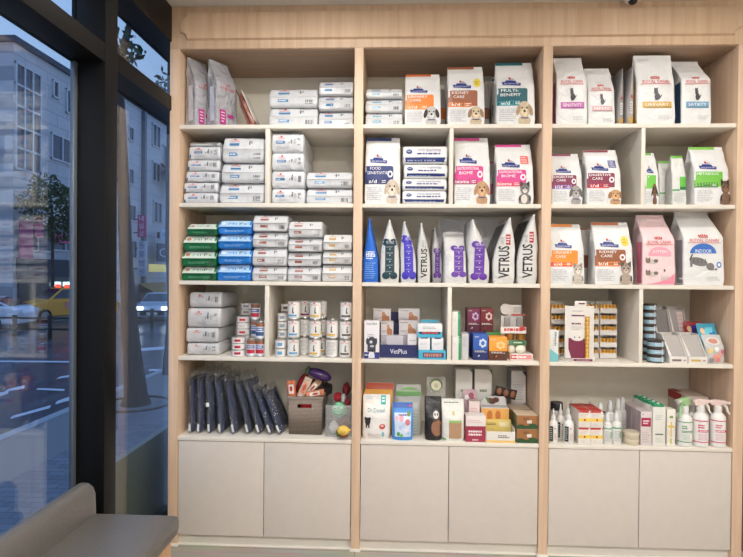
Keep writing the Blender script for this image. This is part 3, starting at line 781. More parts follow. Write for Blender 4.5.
def upright_bag(parent, w, h, d, m, seed=1, kind='box', lean=0.0, xl=0.0, amp=.0034, part='bag_body', topw=.97, tilt=None, sharp=False):
    """kind 'box': block-bottom bag standing square, pinched only at its top seal; 'shoulder': square, upper third folded back; 'pouch': flat seal and lens body; 'tent': seen on its gusset side, pointed"""
    nz = mknoise(seed)
    hd = d/2
    if kind == 'box':
        A = ramp([(0, w/2*.97), (.08, w/2), (.7, w/2*.985), (1, w/2*topw)])
        B = ramp([(0, hd*.96), (.1, hd), (.55, hd*.92), (.85, hd*.42), (.97, .004), (1, .003)])
        C = ramp([(0, .93), (.5, .8), (.85, .6), (1, .7)]); E = lambda v: 2.6; G = ramp([(0, .0), (.4, .06), (.8, .18), (1, .02)])
        Y = ramp([(0, hd), (.5, hd+.002), (.85, hd*1.0+lean*.5), (1, hd+lean)])
    elif kind == 'shoulder':
        A = ramp([(0, w/2*.97), (.07, w/2), (.62, w/2*.98), (.74, w/2*.93), (1, w/2*topw)])
        B = ramp([(0, hd*.97), (.1, hd), (.6, hd*.95), (.7, hd*.85), (.97, .005), (1, .004)])
        C = ramp([(0, .95), (.6, .85), (1, .7)]); E = lambda v: 3.0; G = ramp([(0, .0), (.5, .05), (.8, .2), (1, .02)])
        Y = ramp([(0, hd), (.62, hd), (.8, hd+lean*.6), (1, hd+lean)])
    elif kind == 'pouch':
        A = ramp([(0, w/2*.93), (.12, w/2), (.9, w/2), (1, w/2*topw)])
        B = ramp([(0, hd*.9), (.12, hd), (.5, hd*.75), (.86, hd*.15), (.9, .003), (1, .002)])
        C = lambda v: 0.02; E = lambda v: 2.0; G = lambda v: 0.0
        Y = ramp([(0, hd), (.5, hd), (1, hd+lean)])
    else:   # tent
        A = lin_ramp([(0, w/2*.90), (.06, w/2*.98), (.3, w/2), (.52, w/2*.92), (.70, w/2*.68), (.97, w/2*.17), (1, w/2*.12)])
        if sharp: A = lin_ramp([(0, w/2*.95), (.08, w/2), (.34, w/2), (.97, w/2*.14), (1, w/2*.10)])
        B = ramp([(0, hd*.93), (.1, hd), (.6, hd), (1, hd*.97)])
        C = ramp([(0, .9), (.5, .84), (.7, .8), (1, .8)]); E = lambda v: 2.2; G = lambda v: 0.0
        Y = ramp([(0, hd), (.6, hd), (1, hd+lean)])
    X = ramp([(0, 0), (.5, xl*.4), (1, xl)]) if kind != 'tent' else lin_ramp([(0, 0), (.35, 0), (1, xl)])
    mb = MB(); S = lofted(mb, w, h, A, B, Y, X, E, C, G, nz, amp, m)
    o = mb.build(part, parent, smooth=50)
    return S, o
def lin_ramp(pts):
    def f(v):
        for (a, x), (b, y) in zip(pts, pts[1:]):
            if v <= b: return x+(y-x)*min(max((v-a)/(b-a), 0), 1)
        return pts[-1][1]
    return f
def fbox(px0, py0, px1, py1, Y, z0, Yt=None):
    """place on a shelf: pixel box of the front face at depth Y -> centre x, width, height above z0"""
    pm = (py0+py1)/2; a = aty(px0, pm, Y); b = aty(px1, pm, Y); t = aty((px0+px1)/2, py0, Y if Yt is None else Yt)
    return (a.x+b.x)/2, b.x-a.x, t.z-z0
# pictures printed on the bags (generic dogs and cats)
def dog_pic(S0, parent, cx, z0, w, h, fur, ear, dark=(40, 32, 30), name='dog_picture', seed=1):
    p = S0.new(); f = fur_(fur); e = fur_(ear); d = I(dark)
    p.ell(cx, z0+h*.16, w*.40, h*.20, f); p.rect(cx-w*.36, z0, cx+w*.36, z0+h*.18, f)
    p.ell(cx, z0+h*.62, w*.42, h*.34, f)
    for s in (-1, 1): p.ell(cx+s*w*.40, z0+h*.58, w*.13, h*.24, e, rot=s*.25)
    p.ell(cx, z0+h*.48, w*.22, h*.16, fur_(tuple(min(255, int(c*1.12)) for c in fur)))
    for s in (-1, 1): p.ell(cx+s*w*.16, z0+h*.68, w*.05, h*.045, d)
    p.ell(cx, z0+h*.54, w*.08, h*.055, d)
    p.rect(cx-w*.24, z0+h*.22, cx+w*.24, z0+h*.27, I((90, 84, 120)))
    return p.build(name, parent)
def cat_pic(S0, parent, cx, z0, w, h, fur, stripe, dark=(34, 30, 28), name='cat_picture', bib=None):
    p = S0.new(); f = fur_(fur); st = fur_(stripe); d = I(dark)
    p.ell(cx, z0+h*.2, w*.46, h*.26, f); p.rect(cx-w*.44, z0, cx+w*.44, z0+h*.18, f)
    if bib: p.ell(cx-w*.05, z0+h*.2, w*.24, h*.2, I(bib))
    p.ell(cx, z0+h*.66, w*.36, h*.27, f)
    for s in (-1, 1): p.quad([(cx+s*w*.36, z0+h*.70), (cx+s*w*.08, z0+h*.88), (cx+s*w*.33, z0+h*1.0), (cx+s*w*.36, z0+h*.95)], st)
    for k in (-.22, 0, .22): p.rect(cx+w*k-w*.03, z0+h*.78, cx+w*k+w*.03, z0+h*.9, st)
    for s in (-1, 1): p.quad([(cx+s*w*.30, z0+h*.12), (cx+s*w*.45, z0+h*.12), (cx+s*w*.42, z0+h*.34), (cx+s*w*.34, z0+h*.36)], st)
    p.ell(cx, z0+h*.56, w*.17, h*.1, I(bib or tuple(min(255, int(c*1.15)) for c in fur)))
    for s in (-1, 1): p.ell(cx+s*w*.15, z0+h*.68, w*.055, h*.035, d)
    p.ell(cx, z0+h*.6, w*.04, h*.025, d)
    return p.build(name, parent)
def sitting_cat(S0, parent, cx, z0, w, h, c=(70, 66, 68), name='cat_picture'):
    """small dark sitting cat printed on the red-lettered bags"""
    p = S0.new(); m = I(c)
    p.ell(cx+w*.05, z0+h*.28, w*.30, h*.28, m); p.ell(cx-w*.08, z0+h*.62, w*.22, h*.2, m); p.ell(cx-w*.12, z0+h*.80, w*.2, h*.14, m)
    for s in (-1, 1): p.quad([(cx-w*.12+s*w*.18, z0+h*.82), (cx-w*.12+s*w*.04, z0+h*.9), (cx-w*.12+s*w*.16, z0+h*1.0), (cx-w*.12+s*w*.19, z0+h*.96)], m)
    p.rect(cx-w*.18, z0, cx-w*.08, z0+h*.3, m); p.rect(cx+w*.02, z0, cx+w*.12, z0+h*.3, m)
    p.quad([(cx+w*.28, z0+h*.1), (cx+w*.5, z0+h*.35), (cx+w*.46, z0+h*.45), (cx+w*.24, z0+h*.2)], m)
    return p.build(name, parent)
def crown_logo(p, cx, cz, w, rgb=RCRED):
    """small crown of dots above the brand lettering"""
    m = I(rgb)
    for k in range(-2, 3): p.ell(cx+k*w*.10, cz-abs(k)*w*.015, w*.035, w*.07, m, n=8)
    p.rect(cx-w*.22, cz-w*.12, cx+w*.22, cz-w*.085, m)

def vet_bag(label, q, Y, z, strip, panel, lines, sub=None, pic=None, sticker=None, rz=0.0, seed=1, d=.1, group=None, name='pet_food_bag', logo=(34, 52, 130), dy=0, circle=None, kind='box', lean=.02, cut=True, white=WHITEF, hh=None):
    """white upright bag: coloured strip along the top edge, blue brand banner, coloured panel with lettering, pet picture"""
    cx, w, h = fbox(*q, Y, z, Y+d/2+lean)
    if hh: h = hh
    t = thing(name, label, 'food bag', (cx, Y, z+.0008), rz, group)
    S, o = upright_bag(t, w, h, d, film(white), seed, kind, lean=lean, topw=.96)
    P = Print(S)
    s = P.new(); s.rect(-w*.49, h*.955, w*.24, h*.998, I(strip)); s.build('top_strip', t)
    s = P.new(); b = I(logo); s.quad([(-w*.34, h*.60), (w*.12, h*.585), (w*.13, h*.635), (-w*.36, h*.655)], b); s.quad([(-w*.28, h*.65), (w*.02, h*.635), (w*.0, h*.67), (-w*.25, h*.68)], b)
    s.text("Hill's", -w*.10, h*.695, w*.14, h*.035, I((36, 44, 110))); s.ell(-w*.15, h*.715, w*.03, h*.018, I(RED)); s.text('PRESCRIPTION DIET', -w*.11, h*.618, w*.40, h*.022, I((230, 232, 240)))
    s.build('brand_logo', t)
    px1 = w*.30
    s = P.new(); pm = I(panel)
    s.rect(-w*.495, h*.30, px1-w*.06, h*.55, pm); s.rect(px1-w*.07, h*.30, px1, h*.52, pm); s.ell(px1-w*.06, h*.52, w*.06, h*.03, pm)
    for k, tx in enumerate(lines):
        ln = len(tx); s.text(tx, -w*.12-w*.02*(8-min(ln, 8)), h*(.515-.065*k), min(w*.62, w*.075*ln), h*.042, I((246, 246, 244)))
    if circle: s.ell(px1-w*.09, h*.43, w*.075, h*.05, I((246, 240, 244))); s.ell(px1-w*.09, h*.43, w*.04, h*.026, pm)
    s.build('front_panel', t)
    if sub:
        s = P.new(); s.rect(-w*.495, h*.285, w*.14, h*.365, I(sub[0])); s.text(sub[1], -w*.28, h*.325, w*.075*max(2, len(sub[1])), h*.05, I((250, 250, 248))); s.lines(-w*.02, h*.30, w*.12, h*.35, I((250, 250, 248)), 2, seed); s.build('variety_band', t)
    s = P.new(); s.lines(-w*.44, h*.05, w*.02, h*.25, I((178, 178, 182)), 7, seed, .3)
    for k in range(3): s.ell(-w*.36+w*.15*k, h*.2, w*.045, h*.03, I((205, 205, 208)))
    s.build('fine_print', t)
    if sticker:
        s = P.new(); 
        if sticker[1] == 'sq': s.rect(w*.16, h*.65, w*.38, h*.79, I(sticker[0])); s.lines(w*.18, h*.66, w*.36, h*.78, I((245, 240, 236)), 3, seed)
        else: s.ell(w*.30, h*.69, w*.10, h*.085, I(sticker[0])); s.lines(w*.24, h*.65, w*.36, h*.73, I((150, 110, 30)), 3, seed)
        s.build('sticker', t)
    if pic:
        k = pic[0]
        if k == 'dog': dog_pic(P.new(), t, w*pic[4], h*.01, w*.40, h*pic[3], pic[1], pic[2])
        else: cat_pic(P.new(), t, w*pic[4], h*.01, w*.36, h*pic[3], pic[1], pic[2], bib=(pic[5] if len(pic) > 5 else None))
    # edges of the bag: heat seals
    return t
def red_letter_bag(label, q, Y, z, band, bandtxt='', side=None, rz=0, seed=1, d=.1, kind='shoulder', lean=.03, pic=True, white=WHITEF, extra=None, sep=False, topw=.94, xl=0):
    """white upright bag with red crown and lettering, small cat and a coloured band"""
    cx, w, h = fbox(*q, Y, z, Y+d/2+lean)
    t = thing('pet_food_bag', label, 'food bag', (cx, Y, z+.0008), rz)
    S, o = upright_bag(t, w, h, d, film(white), seed, kind, lean=lean, topw=topw, xl=xl)
    P = Print(S)
    s = P.new(); crown_logo(s, -w*.02, h*.66, w*.5); s.text('ROYAL CANIN', -w*.0, h*.592, w*.70, h*.042, I(RCRED)); s.rect(-w*.40, h*.555, w*.40, h*.562, I(RCRED)); s.build('brand_logo', t)
    if pic: sitting_cat(P.new(), t, w*.02, h*.33, w*.24, h*.18)
    if band:
        s = P.new(); s.rect(-w*.36, h*.22, w*.40, h*.31, I(band)); s.text(bandtxt, w*.02, h*.27, w*.6, h*.04, I((248, 240, 244))); s.rect(-w*.30, h*.225, w*.40, h*.238, I(tuple(int(c*.75) for c in band))); s.build('variety_band', t)
    s = P.new(); s.lines(w*.05, h*.06, w*.40, h*.12, I((190, 188, 188)), 3, seed); s.lines(-w*.4, h*.9, -w*.1, h*.95, I((190, 190, 192)), 2, seed+1); s.build('fine_print', t)
    if side:
        # printed gusset: two panels down the left side
        s = MB(); v = [S(-w/2, h*k) for k in (.02, .2, .4, .6)]
        pts = []
        for k, p in zip((.02, .2, .4, .6), v): pts.append((p[0]-.0012, p[1]+.004, p[2])); pts.append((p[0]-.0012, p[1]+d*.42, p[2]))
        s.add(pts, [(0, 1, 3, 2), (2, 3, 5, 4), (4, 5, 7, 6)], film(side)); s.build('side_panel', t)
    if extra: extra(P, t, w, h)
    return t

# ---- bags lying flat, one end towards the room
def lying_bag(w, h, d, m, style, seed):
    """returns (mesh builder, surface). style 'one': single upright end face; 'two': end folded to an upper sloping band and a lower band"""
    r = random.Random(seed); jit = lambda a: r.uniform(-a, a)
    if style == 'one':
        prof = [(.016, .0), (.004, .06), (.0, .2), (.0, .5), (.001, .84), (.010, .97)]
    else:
        prof = [(.012, .0), (.003, .05), (.0, .2), (.001, .44), (-.003, .50), (.004, .56), (.014, .78), (.028, .97)]
    top = [(d*.25, .985+jit(.02)), (d*.55, .96+jit(.03)), (d*.85, .92), (d*.98, .7), (d, .5), (d*.98, .25)]
    bot = [(d*.9, .0), (d*.5, .0)]
    full = prof+top+bot
    xs = [-1, -.985, -.94, -.82, -.66, -.5, -.33, -.16, 0, .16, .33, .5, .66, .82, .94, .985, 1]; n = len(full)
    nz = mknoise(seed+100); wob = [jit(.0016) for _ in xs]
    def P(s, y, zf):
        e = max(0, (abs(s)-.93)/.07); k = 1-.12*e*e
        zz = (zf-.42)*k+.42
        yy = y+.004*e*e+nz(s*w/2*1.4, zf*h*2.5, 0)*.0050*(1-e)*(1 if zf > .03 else 0)
        zf = zf+(nz(s*w/2, y, 3)*.065*(1-e*.5) if zf > .6 else 0)
        return (s*w/2*(1-.012*(zf-.4)**2), yy, max(0, zz*h))
    vs = [P(s, y, zf) for s in xs for y, zf in full]; fs = []
    for j in range(len(xs)-1):
        for i in range(n): fs.append((j*n+i, j*n+(i+1) % n, (j+1)*n+(i+1) % n, (j+1)*n+i))
    fs.append(tuple(range(n))); fs.append(tuple(range((len(xs)-1)*n, len(xs)*n))[::-1])
    mb = MB(); mb.add(vs, fs, m)
    def S(x, z):
        s = max(-1, min(1, x/(w/2))); zf = z/h
        for (y0, z0), (y1, z1) in zip(prof, prof[1:]):
            if zf <= z1 or (y1, z1) == prof[-1]:
                k = (zf-z0)/(z1-z0); return P(s, y0+(y1-y0)*k, zf)
    return mb, S
def flat_bag(label, cx, Y, z, w, h, d, look, seed, group=None, rz=0.0):
    t = thing('pet_food_bag', label, 'food bag', (cx, Y, z), rz, group)
    st = look['style']
    mb, S = lying_bag(w, h, d, film(look['film'], look.get('rough', .34), .3), st, seed); mb.build('bag_body', t, smooth=55)
    P = Print(S, .0012, (0, -.9, .35) if st == 'two' else (0, -1, 0))
    r = random.Random(seed); j = r.uniform(-.04, .04)
    c = look['label']; lo = look.get('logo', RCRED)
    if look.get('navy'):
        s = P.new(); s.rect(-w*.5, 0, w*.5, h*.34, film(look['navy']), n=14); s.build('lower_band', t)
        s = P.new(); m = I((44, 62, 130)); s.ell(-w*.36, h*.66, w*.07, h*.13, m); s.text("Hill's", -w*.36, h*.68, w*.09, h*.09, I((230, 232, 240))); s.build('brand_logo', t)
        s = P.new(); s.text('FOOD SENSITIVITIES', w*.10, h*.74, w*.52, h*.14, m); s.lines(-w*.18, h*.48, w*.4, h*.62, m, 1, seed, .6); s.build('lettering', t)
        s = P.new(); s.lines(-w*.4, h*.1, w*.3, h*.24, I((160, 172, 212)), 1, seed, .5); s.build('fine_print', t)
        return t
    if st == 'one':
        s = P.new(); s.text('ROYAL CANIN', -w*(.20+j), h*.70, w*.22, h*.10, I(lo)); s.ell(-w*(.20+j), h*.80, w*.035, h*.05, I(lo)); s.build('brand_logo', t)
        if c: s = P.new(); s.rect(-w*(.36+j), h*.44, -w*(.08+j), h*.58, I(c)); s.lines(-w*(.34+j), h*.47, -w*(.10+j), h*.55, I((235, 238, 244)), 1, seed, .5); s.build('variety_band', t)
        s = P.new(); s.bars(w*.30, h*.35, w*.40, h*.72, I((60, 58, 60)), seed); s.build('barcode', t)
        s = P.new(); s.ell(w*.12, h*.55, w*.028, h*.12, I((110, 108, 110))); s.ell(w*.13, h*.72, w*.02, h*.06, I((110, 108, 110))); s.ell(w*.05, h*.5, w*.02, h*.07, I((150, 148, 150))); s.lines(w*.18, h*.4, w*.28, h*.68, I((130, 128, 130)), 4, seed); s.lines(-w*.36, h*.18, w*.1, h*.3, I((175, 174, 176)), 2, seed+3); s.build('fine_print', t)
        if look.get('tab'): s = P.new(); s.rect(-w*.485, h*.08, -w*.44, h*.35, I(look['tab'])); s.build('seal_tab', t)
    else:
        up = look.get('upper'); lw = look.get('lower')
        if lw: s = P.new(); s.rect(-w*.495, h*.03, w*.495, h*.47, film(lw), n=10); s.build('lower_panel', t)
        if up: s = P.new(); s.rect(-w*.497, h*.52, w*.497, h*.965, film(up), n=14); s.build('upper_panel', t)
        tl = look.get('toptext')
        if tl: s = P.new(); s.text(tl[0], w*.08, h*.76, w*.55, h*.18, I(tl[1])); s.ell(-w*.34, h*.75, w*.07, h*.09, I(tl[2])); s.build('brand_logo', t)
        else: s = P.new(); s.text('ROYAL CANIN', -w*(.19+j), h*.83, w*.22, h*.08, I(lo)); s.ell(-w*(.19+j), h*.91, w*.03, h*.03, I(lo)); s.rect(-w*(.31+j), h*.64, -w*(.07+j), h*.74, I(c or lo)); s.build('brand_logo', t)
        s = P.new()
        if c: s.rect(-w*(.31+j), h*.22, -w*(.09+j), h*.36, I(c)); s.lines(-w*(.29+j), h*.25, -w*(.11+j), h*.33, I((240, 240, 244)), 1, seed, .5)
        else: s.lines(-w*.3, h*.15, w*.35, h*.3, I(look.get('fine', (225, 235, 230))), 2, seed)
        s.build('variety_band', t)
        s = P.new()
        if look.get('bar', True): s.bars(w*.26, h*.12, w*.42, h*.34, I((70, 68, 70)), seed)
        s.ell(w*.15, h*.76, w*.02, h*.1, I((120, 118, 120))); s.ell(w*.2, h*.78, w*.018, h*.06, I((140, 138, 140))); s.build('fine_print', t)
    return t
def stack(boxes, Y, z, d, look, lab, group, seed, jit=.006, up=None):
    """boxes: pixel boxes bottom to top; lab(ord) -> label"""
    n = len(boxes); r = random.Random(seed); zc = z+.0006; out = []
    for i, q in enumerate(boxes):
        y = Y+r.uniform(-.003, jit); cx, w, h = fbox(*q, y, zc); h = max(h, .022)
        lk = look[i] if isinstance(look, list) else look
        out.append(flat_bag(lab(nth(i, n)), cx, y, zc, w, h, d, lk, seed*10+i, group, r.uniform(-.008, .008))); zc += h+.0012
    return out

# ---- cans, boxes, bottles
def can(label, cx, cy, z, r, h, lab=(230, 228, 224), lid=(196, 194, 190), band=None, logo=RCRED, dark=None, group=None, name='food_can', pull=True, cat='can', pic=True, rot=0.0, top_tint=None):
    t = thing(name, label, cat, (cx, cy, z), rot, group)
    lm = mat(lid, .28, 'tin', .8); b = MB()
    b.lathe([(r*.93, 0), (r, h*.02), (r, h*.05), (r*.965, h*.07), (r*.965, h*.93), (r, h*.95), (r, h*.985), (r*.95, h), (r*.92, h*.985), (.001, h*.98)], lm, 22); b.build('tin', t)
    b = MB(); b.lathe([(r*.985, h*.075), (r*.985, h*.925)], mat(lab, .35, 'paper_label'), 26, cap=False); b.build('paper_label', t, recalc=True)
    S = lambda x, zz: (r*.985*math.sin(x/r), -r*.985*math.cos(x/r), zz)
    O = lambda x, zz: (math.sin(x/r), -math.cos(x/r), 0)
    P = Print(S, .0008, O)
    return t, P, r, h
def tall_can(label, cx, cy, z, band, group=None, r=.0272, h=.083, rot=0.0, back=False):
    t, P, r, h = can(label, cx, cy, z, r, h, group=group, rot=rot)
    if back:
        s = P.new(); s.lines(-r*.8, h*.12, r*.8, h*.86, I((150, 150, 152)), 10, 3); s.build('fine_print', t); return t
    s = P.new(); s.text('ROYAL CANIN', 0, h*.80, r*1.3, h*.07, I(RCRED)); s.ell(0, h*.88, r*.18, h*.03, I(RCRED)); s.build('brand_logo', t)
    s = P.new(); m = I((90, 90, 94)); s.ell(r*.12, h*.47, r*.10, h*.13, m); s.ell(r*.16, h*.62, r*.09, h*.06, m); s.quad([(r*.0, h*.34), (r*.35, h*.34), (r*.3, h*.42), (r*.05, h*.42)], m); s.build('pet_picture', t)
    s = P.new(); s.rect(-r*.75, h*.17, r*.75, h*.27, I(band)); s.rect(-r*.2, h*.10, r*.7, h*.14, I((190, 190, 192))); s.build('variety_band', t)
    return t
def flat_can(label, cx, cy, z, band, group=None, r=.032, h=.0285, text=None, lab=(232, 228, 226), lid=(196, 194, 190), rot=0.0, name='food_can'):
    t, P, r, h = can(label, cx, cy, z, r, h, lab=lab, lid=lid, group=group, rot=rot, name=name)
    s = P.new(); s.rect(-r*.35, h*.30, r*.55, h*.68, I(band)); s.lines(-r*.9, h*.25, -r*.45, h*.75, I((180, 120, 120)), 3, 4)
    if text: s.text(text, r*.1, h*.5, r*.7, h*.22, I((245, 240, 240)))
    s.build('variety_band', t); return t
def carton(label, q, Y, z, d, rgb, name='carton', cat='box', rz=0.0, top=None, side=None, group=None, rough=.45, hh=None, art=None, flap=False, xyw=None):
    """printed cardboard carton: body, printed front (art draws it)"""
    if xyw: cx, w, h = xyw
    else: cx, w, h = fbox(*q, Y, z)
    if hh: h = hh
    t = thing(name, label, cat, (cx, Y, z+.0006), rz, group)
    b = MB(); b.box(-w/2, w/2, 0, d, 0, h, card(rgb, rough), .0012); b.build('carton_body', t)
    if top or side:
        b = MB()
        if top: b.box(-w/2+.001, w/2-.001, .001, d-.001, h, h+.0006, card(top, rough))
        if top: b.build('lid', t)
        b = MB()
        if side: b.box(-w/2-.0006, -w/2, .001, d-.001, .001, h-.001, card(side, rough)); b.build('side_panel', t)
    P = Print(lambda x, zz: (x, 0, zz), .0006)
    if art: art(P, t, w, h)
    return t
# ================================================================== bay beside the window
WB = 'in the bay by the window'
L_blue = dict(style='two', film=(212, 214, 217), label=(70, 128, 176), bar=True)
L_blue1 = dict(style='one', film=(210, 212, 216), label=(66, 120, 170), tab=(46, 96, 150))
L_thin = dict(style='two', film=(196, 196, 198), label=None, logo=(180, 150, 150))
L_red = dict(style='two', film=(208, 209, 211), label=(150, 84, 66), logo=(190, 90, 76))
L_gold = dict(style='two', film=(214, 214, 213), label=(196, 158, 88), logo=(200, 150, 110))
L_green = dict(style='two', film=(20, 104, 62), upper=(206, 216, 206), label=None, toptext=("Hill's", (60, 130, 90), (180, 120, 80)), fine=(120, 180, 140))
L_azure = dict(style='two', film=(38, 122, 206), upper=(176, 208, 236), label=None, toptext=("Hill's", (40, 110, 190), (230, 236, 244)), fine=(170, 205, 240), bar=False)
L_silver = dict(style='one', film=(196, 196, 198), label=None, logo=(206, 90, 80), rough=.26)

# --- top shelf: three silver bags standing turned, then flat stacks
def silver_bag(label, px0, px1, py0, Y, rz, seed, w, d, lab=(182, 58, 134), tilt=0.0, h=None, filmc=(172, 172, 178), back=None):
    cx, _, hh = fbox(px0, py0, px1, 120, Y, ZA); h = h or hh
    t = thing('pet_food_bag', label, 'food bag', (cx, Y, ZA+.001), rz)
    t.rotation_euler = (0, tilt, rz)
    S, o = upright_bag(t, w, h, d, film(filmc, .24, .9, 30), seed, 'shoulder', lean=.03, amp=.007, topw=.9)
    P = Print(S, .0018)
    s = P.new(); s.text('ROYAL CANIN', 0, h*.56, w*.7, h*.035, I(RCRED)); crown_logo(s, 0, h*.62, w*.4); s.build('brand_logo', t)
    s = P.new(); s.rect(-w*.36, h*.04, -w*.08, h*.25, I(lab)); s.lines(-w*.3, h*.06, -w*.12, h*.23, I((240, 220, 234)), 4, seed); s.rect(w*.0, h*.15, w*.3, h*.2, I(lab)); s.build('variety_band', t)
    g = MB(); pts = []
    for k in (.08, .25, .42, .58):
        p = S(-w/2, h*k); pts.append((p[0]-.002, p[1]+d*.18, h*k)); pts.append((p[0]-.002, p[1]+d*.6, h*k))
    g.add(pts, [(0, 1, 3, 2), (2, 3, 5, 4), (4, 5, 7, 6)], film((206, 208, 220))); g.build('side_panel', t)
    return t
silver_bag('silver food bag with magenta label on the top shelf next to the oak end upright', 203, 209, 54, .062, math.radians(58), 3, .112, .073, h=.320)
silver_bag('silver food bag with magenta label on the top shelf beside the leaning foil bag', 224, 231, 57, .062, math.radians(56), 8, .116, .072, h=.312)
t = thing('pet_food_bag', 'bronze and silver foil bag leaning on the second silver bag on the top shelf', 'food bag', (aty(249, 124, .03).x+.010, .03, ZA+.009), 0, None)
t.rotation_euler = (0, math.radians(-24), 0)
S, o = upright_bag(t, .034, .175, .14, film((150, 98, 82), .22, .6, 20), 17, 'box', amp=.003, topw=.5)
b = MB(); b.box(.0175, .021, .01, .13, .012, .165, film((206, 200, 196), .25), .001); b.build('back_panel', t)
b = MB(); b.box(-.002, .0015, -.004, .0, .006, .17, mat((60, 34, 30), .4, 'film')); b.build('seam', t)
def lab_stack(desc, where):
    return lambda o: ('%s, %s %s' % (desc, o, where))
stack([(269, 106.5, 317, 126.5), (269, 87, 317, 106.5)], .045, ZA, .26, L_blue, lambda o: 'flat white food bag, %s of the two in the wider top-shelf stack' % {'lowest': 'lower', 'topmost': 'upper'}[o], 'flat white bags on the top shelf', 21)
stack([(318.5, 110, 353, 126), (318.5, 94.5, 353, 110), (319, 79.5, 353, 94.5)], .045, ZA, .26, dict(L_blue, label=(70, 128, 176)), lambda o: 'flat white food bag, %s of the three-bag stack on the top shelf' % o, 'flat white bags on the top shelf', 22)
# --- second shelf
stack([(183.5, 192.5, 217, 203.5), (184, 182, 217.5, 192.5), (186, 171, 218.5, 182), (187.5, 159.5, 219.5, 171), (189, 146, 220, 159.5), (190, 141, 219, 146)], .03, ZB, .27,
      [L_blue1]*5+[L_thin], lambda o: 'flat white bag, %s of the six-bag stack on the second shelf' % o, 'flat white bags on the second shelf', 31)
stack([(219.5, 182.5, 263.5, 204), (221.5, 162, 263.5, 182.5), (222.5, 136, 263.5, 162)], .02, ZB, .27, L_blue, lambda o: 'flat white bag on second shelf, %s of three in the wide stack' % o, 'flat white bags on the second shelf', 32)
stack([(272, 188.5, 304.5, 204.5), (272, 170.5, 304.5, 188.5), (272, 152.5, 304, 170.5), (272, 132.5, 303.5, 152.5)], .02, ZB, .28, dict(L_blue1, tab=None), lambda o: 'flat white bag on second shelf, %s of the tall four-bag stack' % o, 'flat white bags on the second shelf', 33)
stack([(306.5, 187.5, 352, 204.5), (306.5, 171, 352, 187.5)], .02, ZB, .27, L_blue, lambda o: 'flat white bag on second shelf, %s of the low two-bag stack' % {'lowest': 'lower', 'topmost': 'upper'}[o], 'flat white bags on the second shelf', 34)
# --- third shelf
stack([(181.5, 266.5, 215.5, 281), (181.5, 251, 215.5, 266.5), (183, 235.5, 216, 251), (187, 223.5, 216.5, 235.5)], .012, ZC, .27, L_green, lambda o: 'green and white food bag lying flat, %s of the green stack' % o, 'green bags on the third shelf', 41)
stack([(217, 264.5, 250.5, 281.5), (218, 249, 251, 264.5), (218, 234.5, 251, 249), (218, 220, 251, 234.5)], .012, ZC, .27, L_azure, lambda o: 'bright blue food bag lying flat, %s of the blue stack' % o, 'blue bags on the third shelf', 42)
stack([(252, 266, 286, 282), (252.2, 247.5, 286, 266), (252.4, 231.5, 287, 247.5), (252.8, 214.5, 287, 231.5)], .01, ZC, .27, L_red, lambda o: 'white food bag, brown label, %s of the stack touching the blue bags' % o, 'white bags on the third shelf', 43)
stack([(287.4, 266.5, 320.6, 282), (287.6, 251.8, 320.6, 266.5), (288, 237.5, 321.5, 251.8), (288.4, 220.8, 321.8, 237.5)], .01, ZC, .27, L_red, lambda o: 'white food bag, brown label, %s of the middle white stack, third shelf' % o, 'white bags on the third shelf', 44)
stack([(322, 264.5, 351.8, 282.5), (322.6, 250.5, 351.8, 264.5), (323, 234, 351.8, 250.5)], .01, ZC, .27, L_gold, lambda o: 'white food bag with gold label, %s of three' % o, 'white bags on the third shelf', 45)
# --- fourth shelf, left cell
stack([(187, 342.8, 218.5, 357.2), (186, 327.8, 218, 342.8), (187.5, 308, 220.5, 327.8), (189.5, 292, 221, 308)], .035, ZD, .26, L_silver, lambda o: 'silvery food bag lying on the fourth shelf, %s of four' % o, 'silver bags on the fourth shelf', 51)
MAROON = (176, 40, 62)
def can_column(cpx, Y, n, base, labf, proto, z=ZD):
    x = aty(cpx, 345, Y).x; zc = z+.0006
    for i in range(n):
        proto(labf(nth(i, n)), x, Y, zc, i); zc += base
gr = 'small cans left of the fourth-shelf divider'
can_column(238.6, .042, 3, .0289, lambda o: 'flat white and red can, %s of the front three by the silvery bags' % o, lambda l, x, y, z, i: flat_can(l, x, y, z, MAROON, gr, .031, .0284))
can_column(243.2, .118, 6, .0289, lambda o: 'flat can, %s of the column behind the front three flat cans' % o, lambda l, x, y, z, i: flat_can(l, x, y, z, (186, 52, 60) if i % 2 else (206, 200, 196), gr, .031, .0284))
can_column(246.6, .20, 8, .0289, lambda o: 'flat can, %s in the rearmost and tallest column of flat cans' % o, lambda l, x, y, z, i: flat_can(l, x, y, z, (150, 150, 152), gr, .031, .0284))
def cup(l, x, y, z, i):
    t, P, r, h = can(l, x, y, z, .0215, .078, lab=(226, 228, 236), group='brown-topped cans beside the divider', name='food_can')
    s = P.new(); s.rect(-r*1.2, h*.72, r*1.2, h*.93, I((150, 98, 74))); s.build('top_band', t)
    s = P.new(); s.rect(-r*.9, h*.48, r*.9, h*.66, I((84, 104, 170)), n=8); s.lines(-r*.7, h*.52, r*.7, h*.62, I((230, 232, 240)), 1, i+3, .6); s.rect(-r*.9, h*.2, r*.9, h*.42, I((196, 46, 62) if i % 2 == 0 else (52, 84, 130)), n=8); s.build('variety_band', t)
can_column(251.6, .030, 1, .079, lambda o: 'brown-topped white can standing in front, next to the flat white and red cans', cup)
can_column(260.4, .030, 2, .079, lambda o: 'brown-topped white can touching the white divider, %s one' % {'lowest': 'lower', 'topmost': 'upper'}[o], cup)
can_column(255.6, .10, 3, .079, lambda o: 'brown-topped white can, %s of three in the column set back' % o, cup)
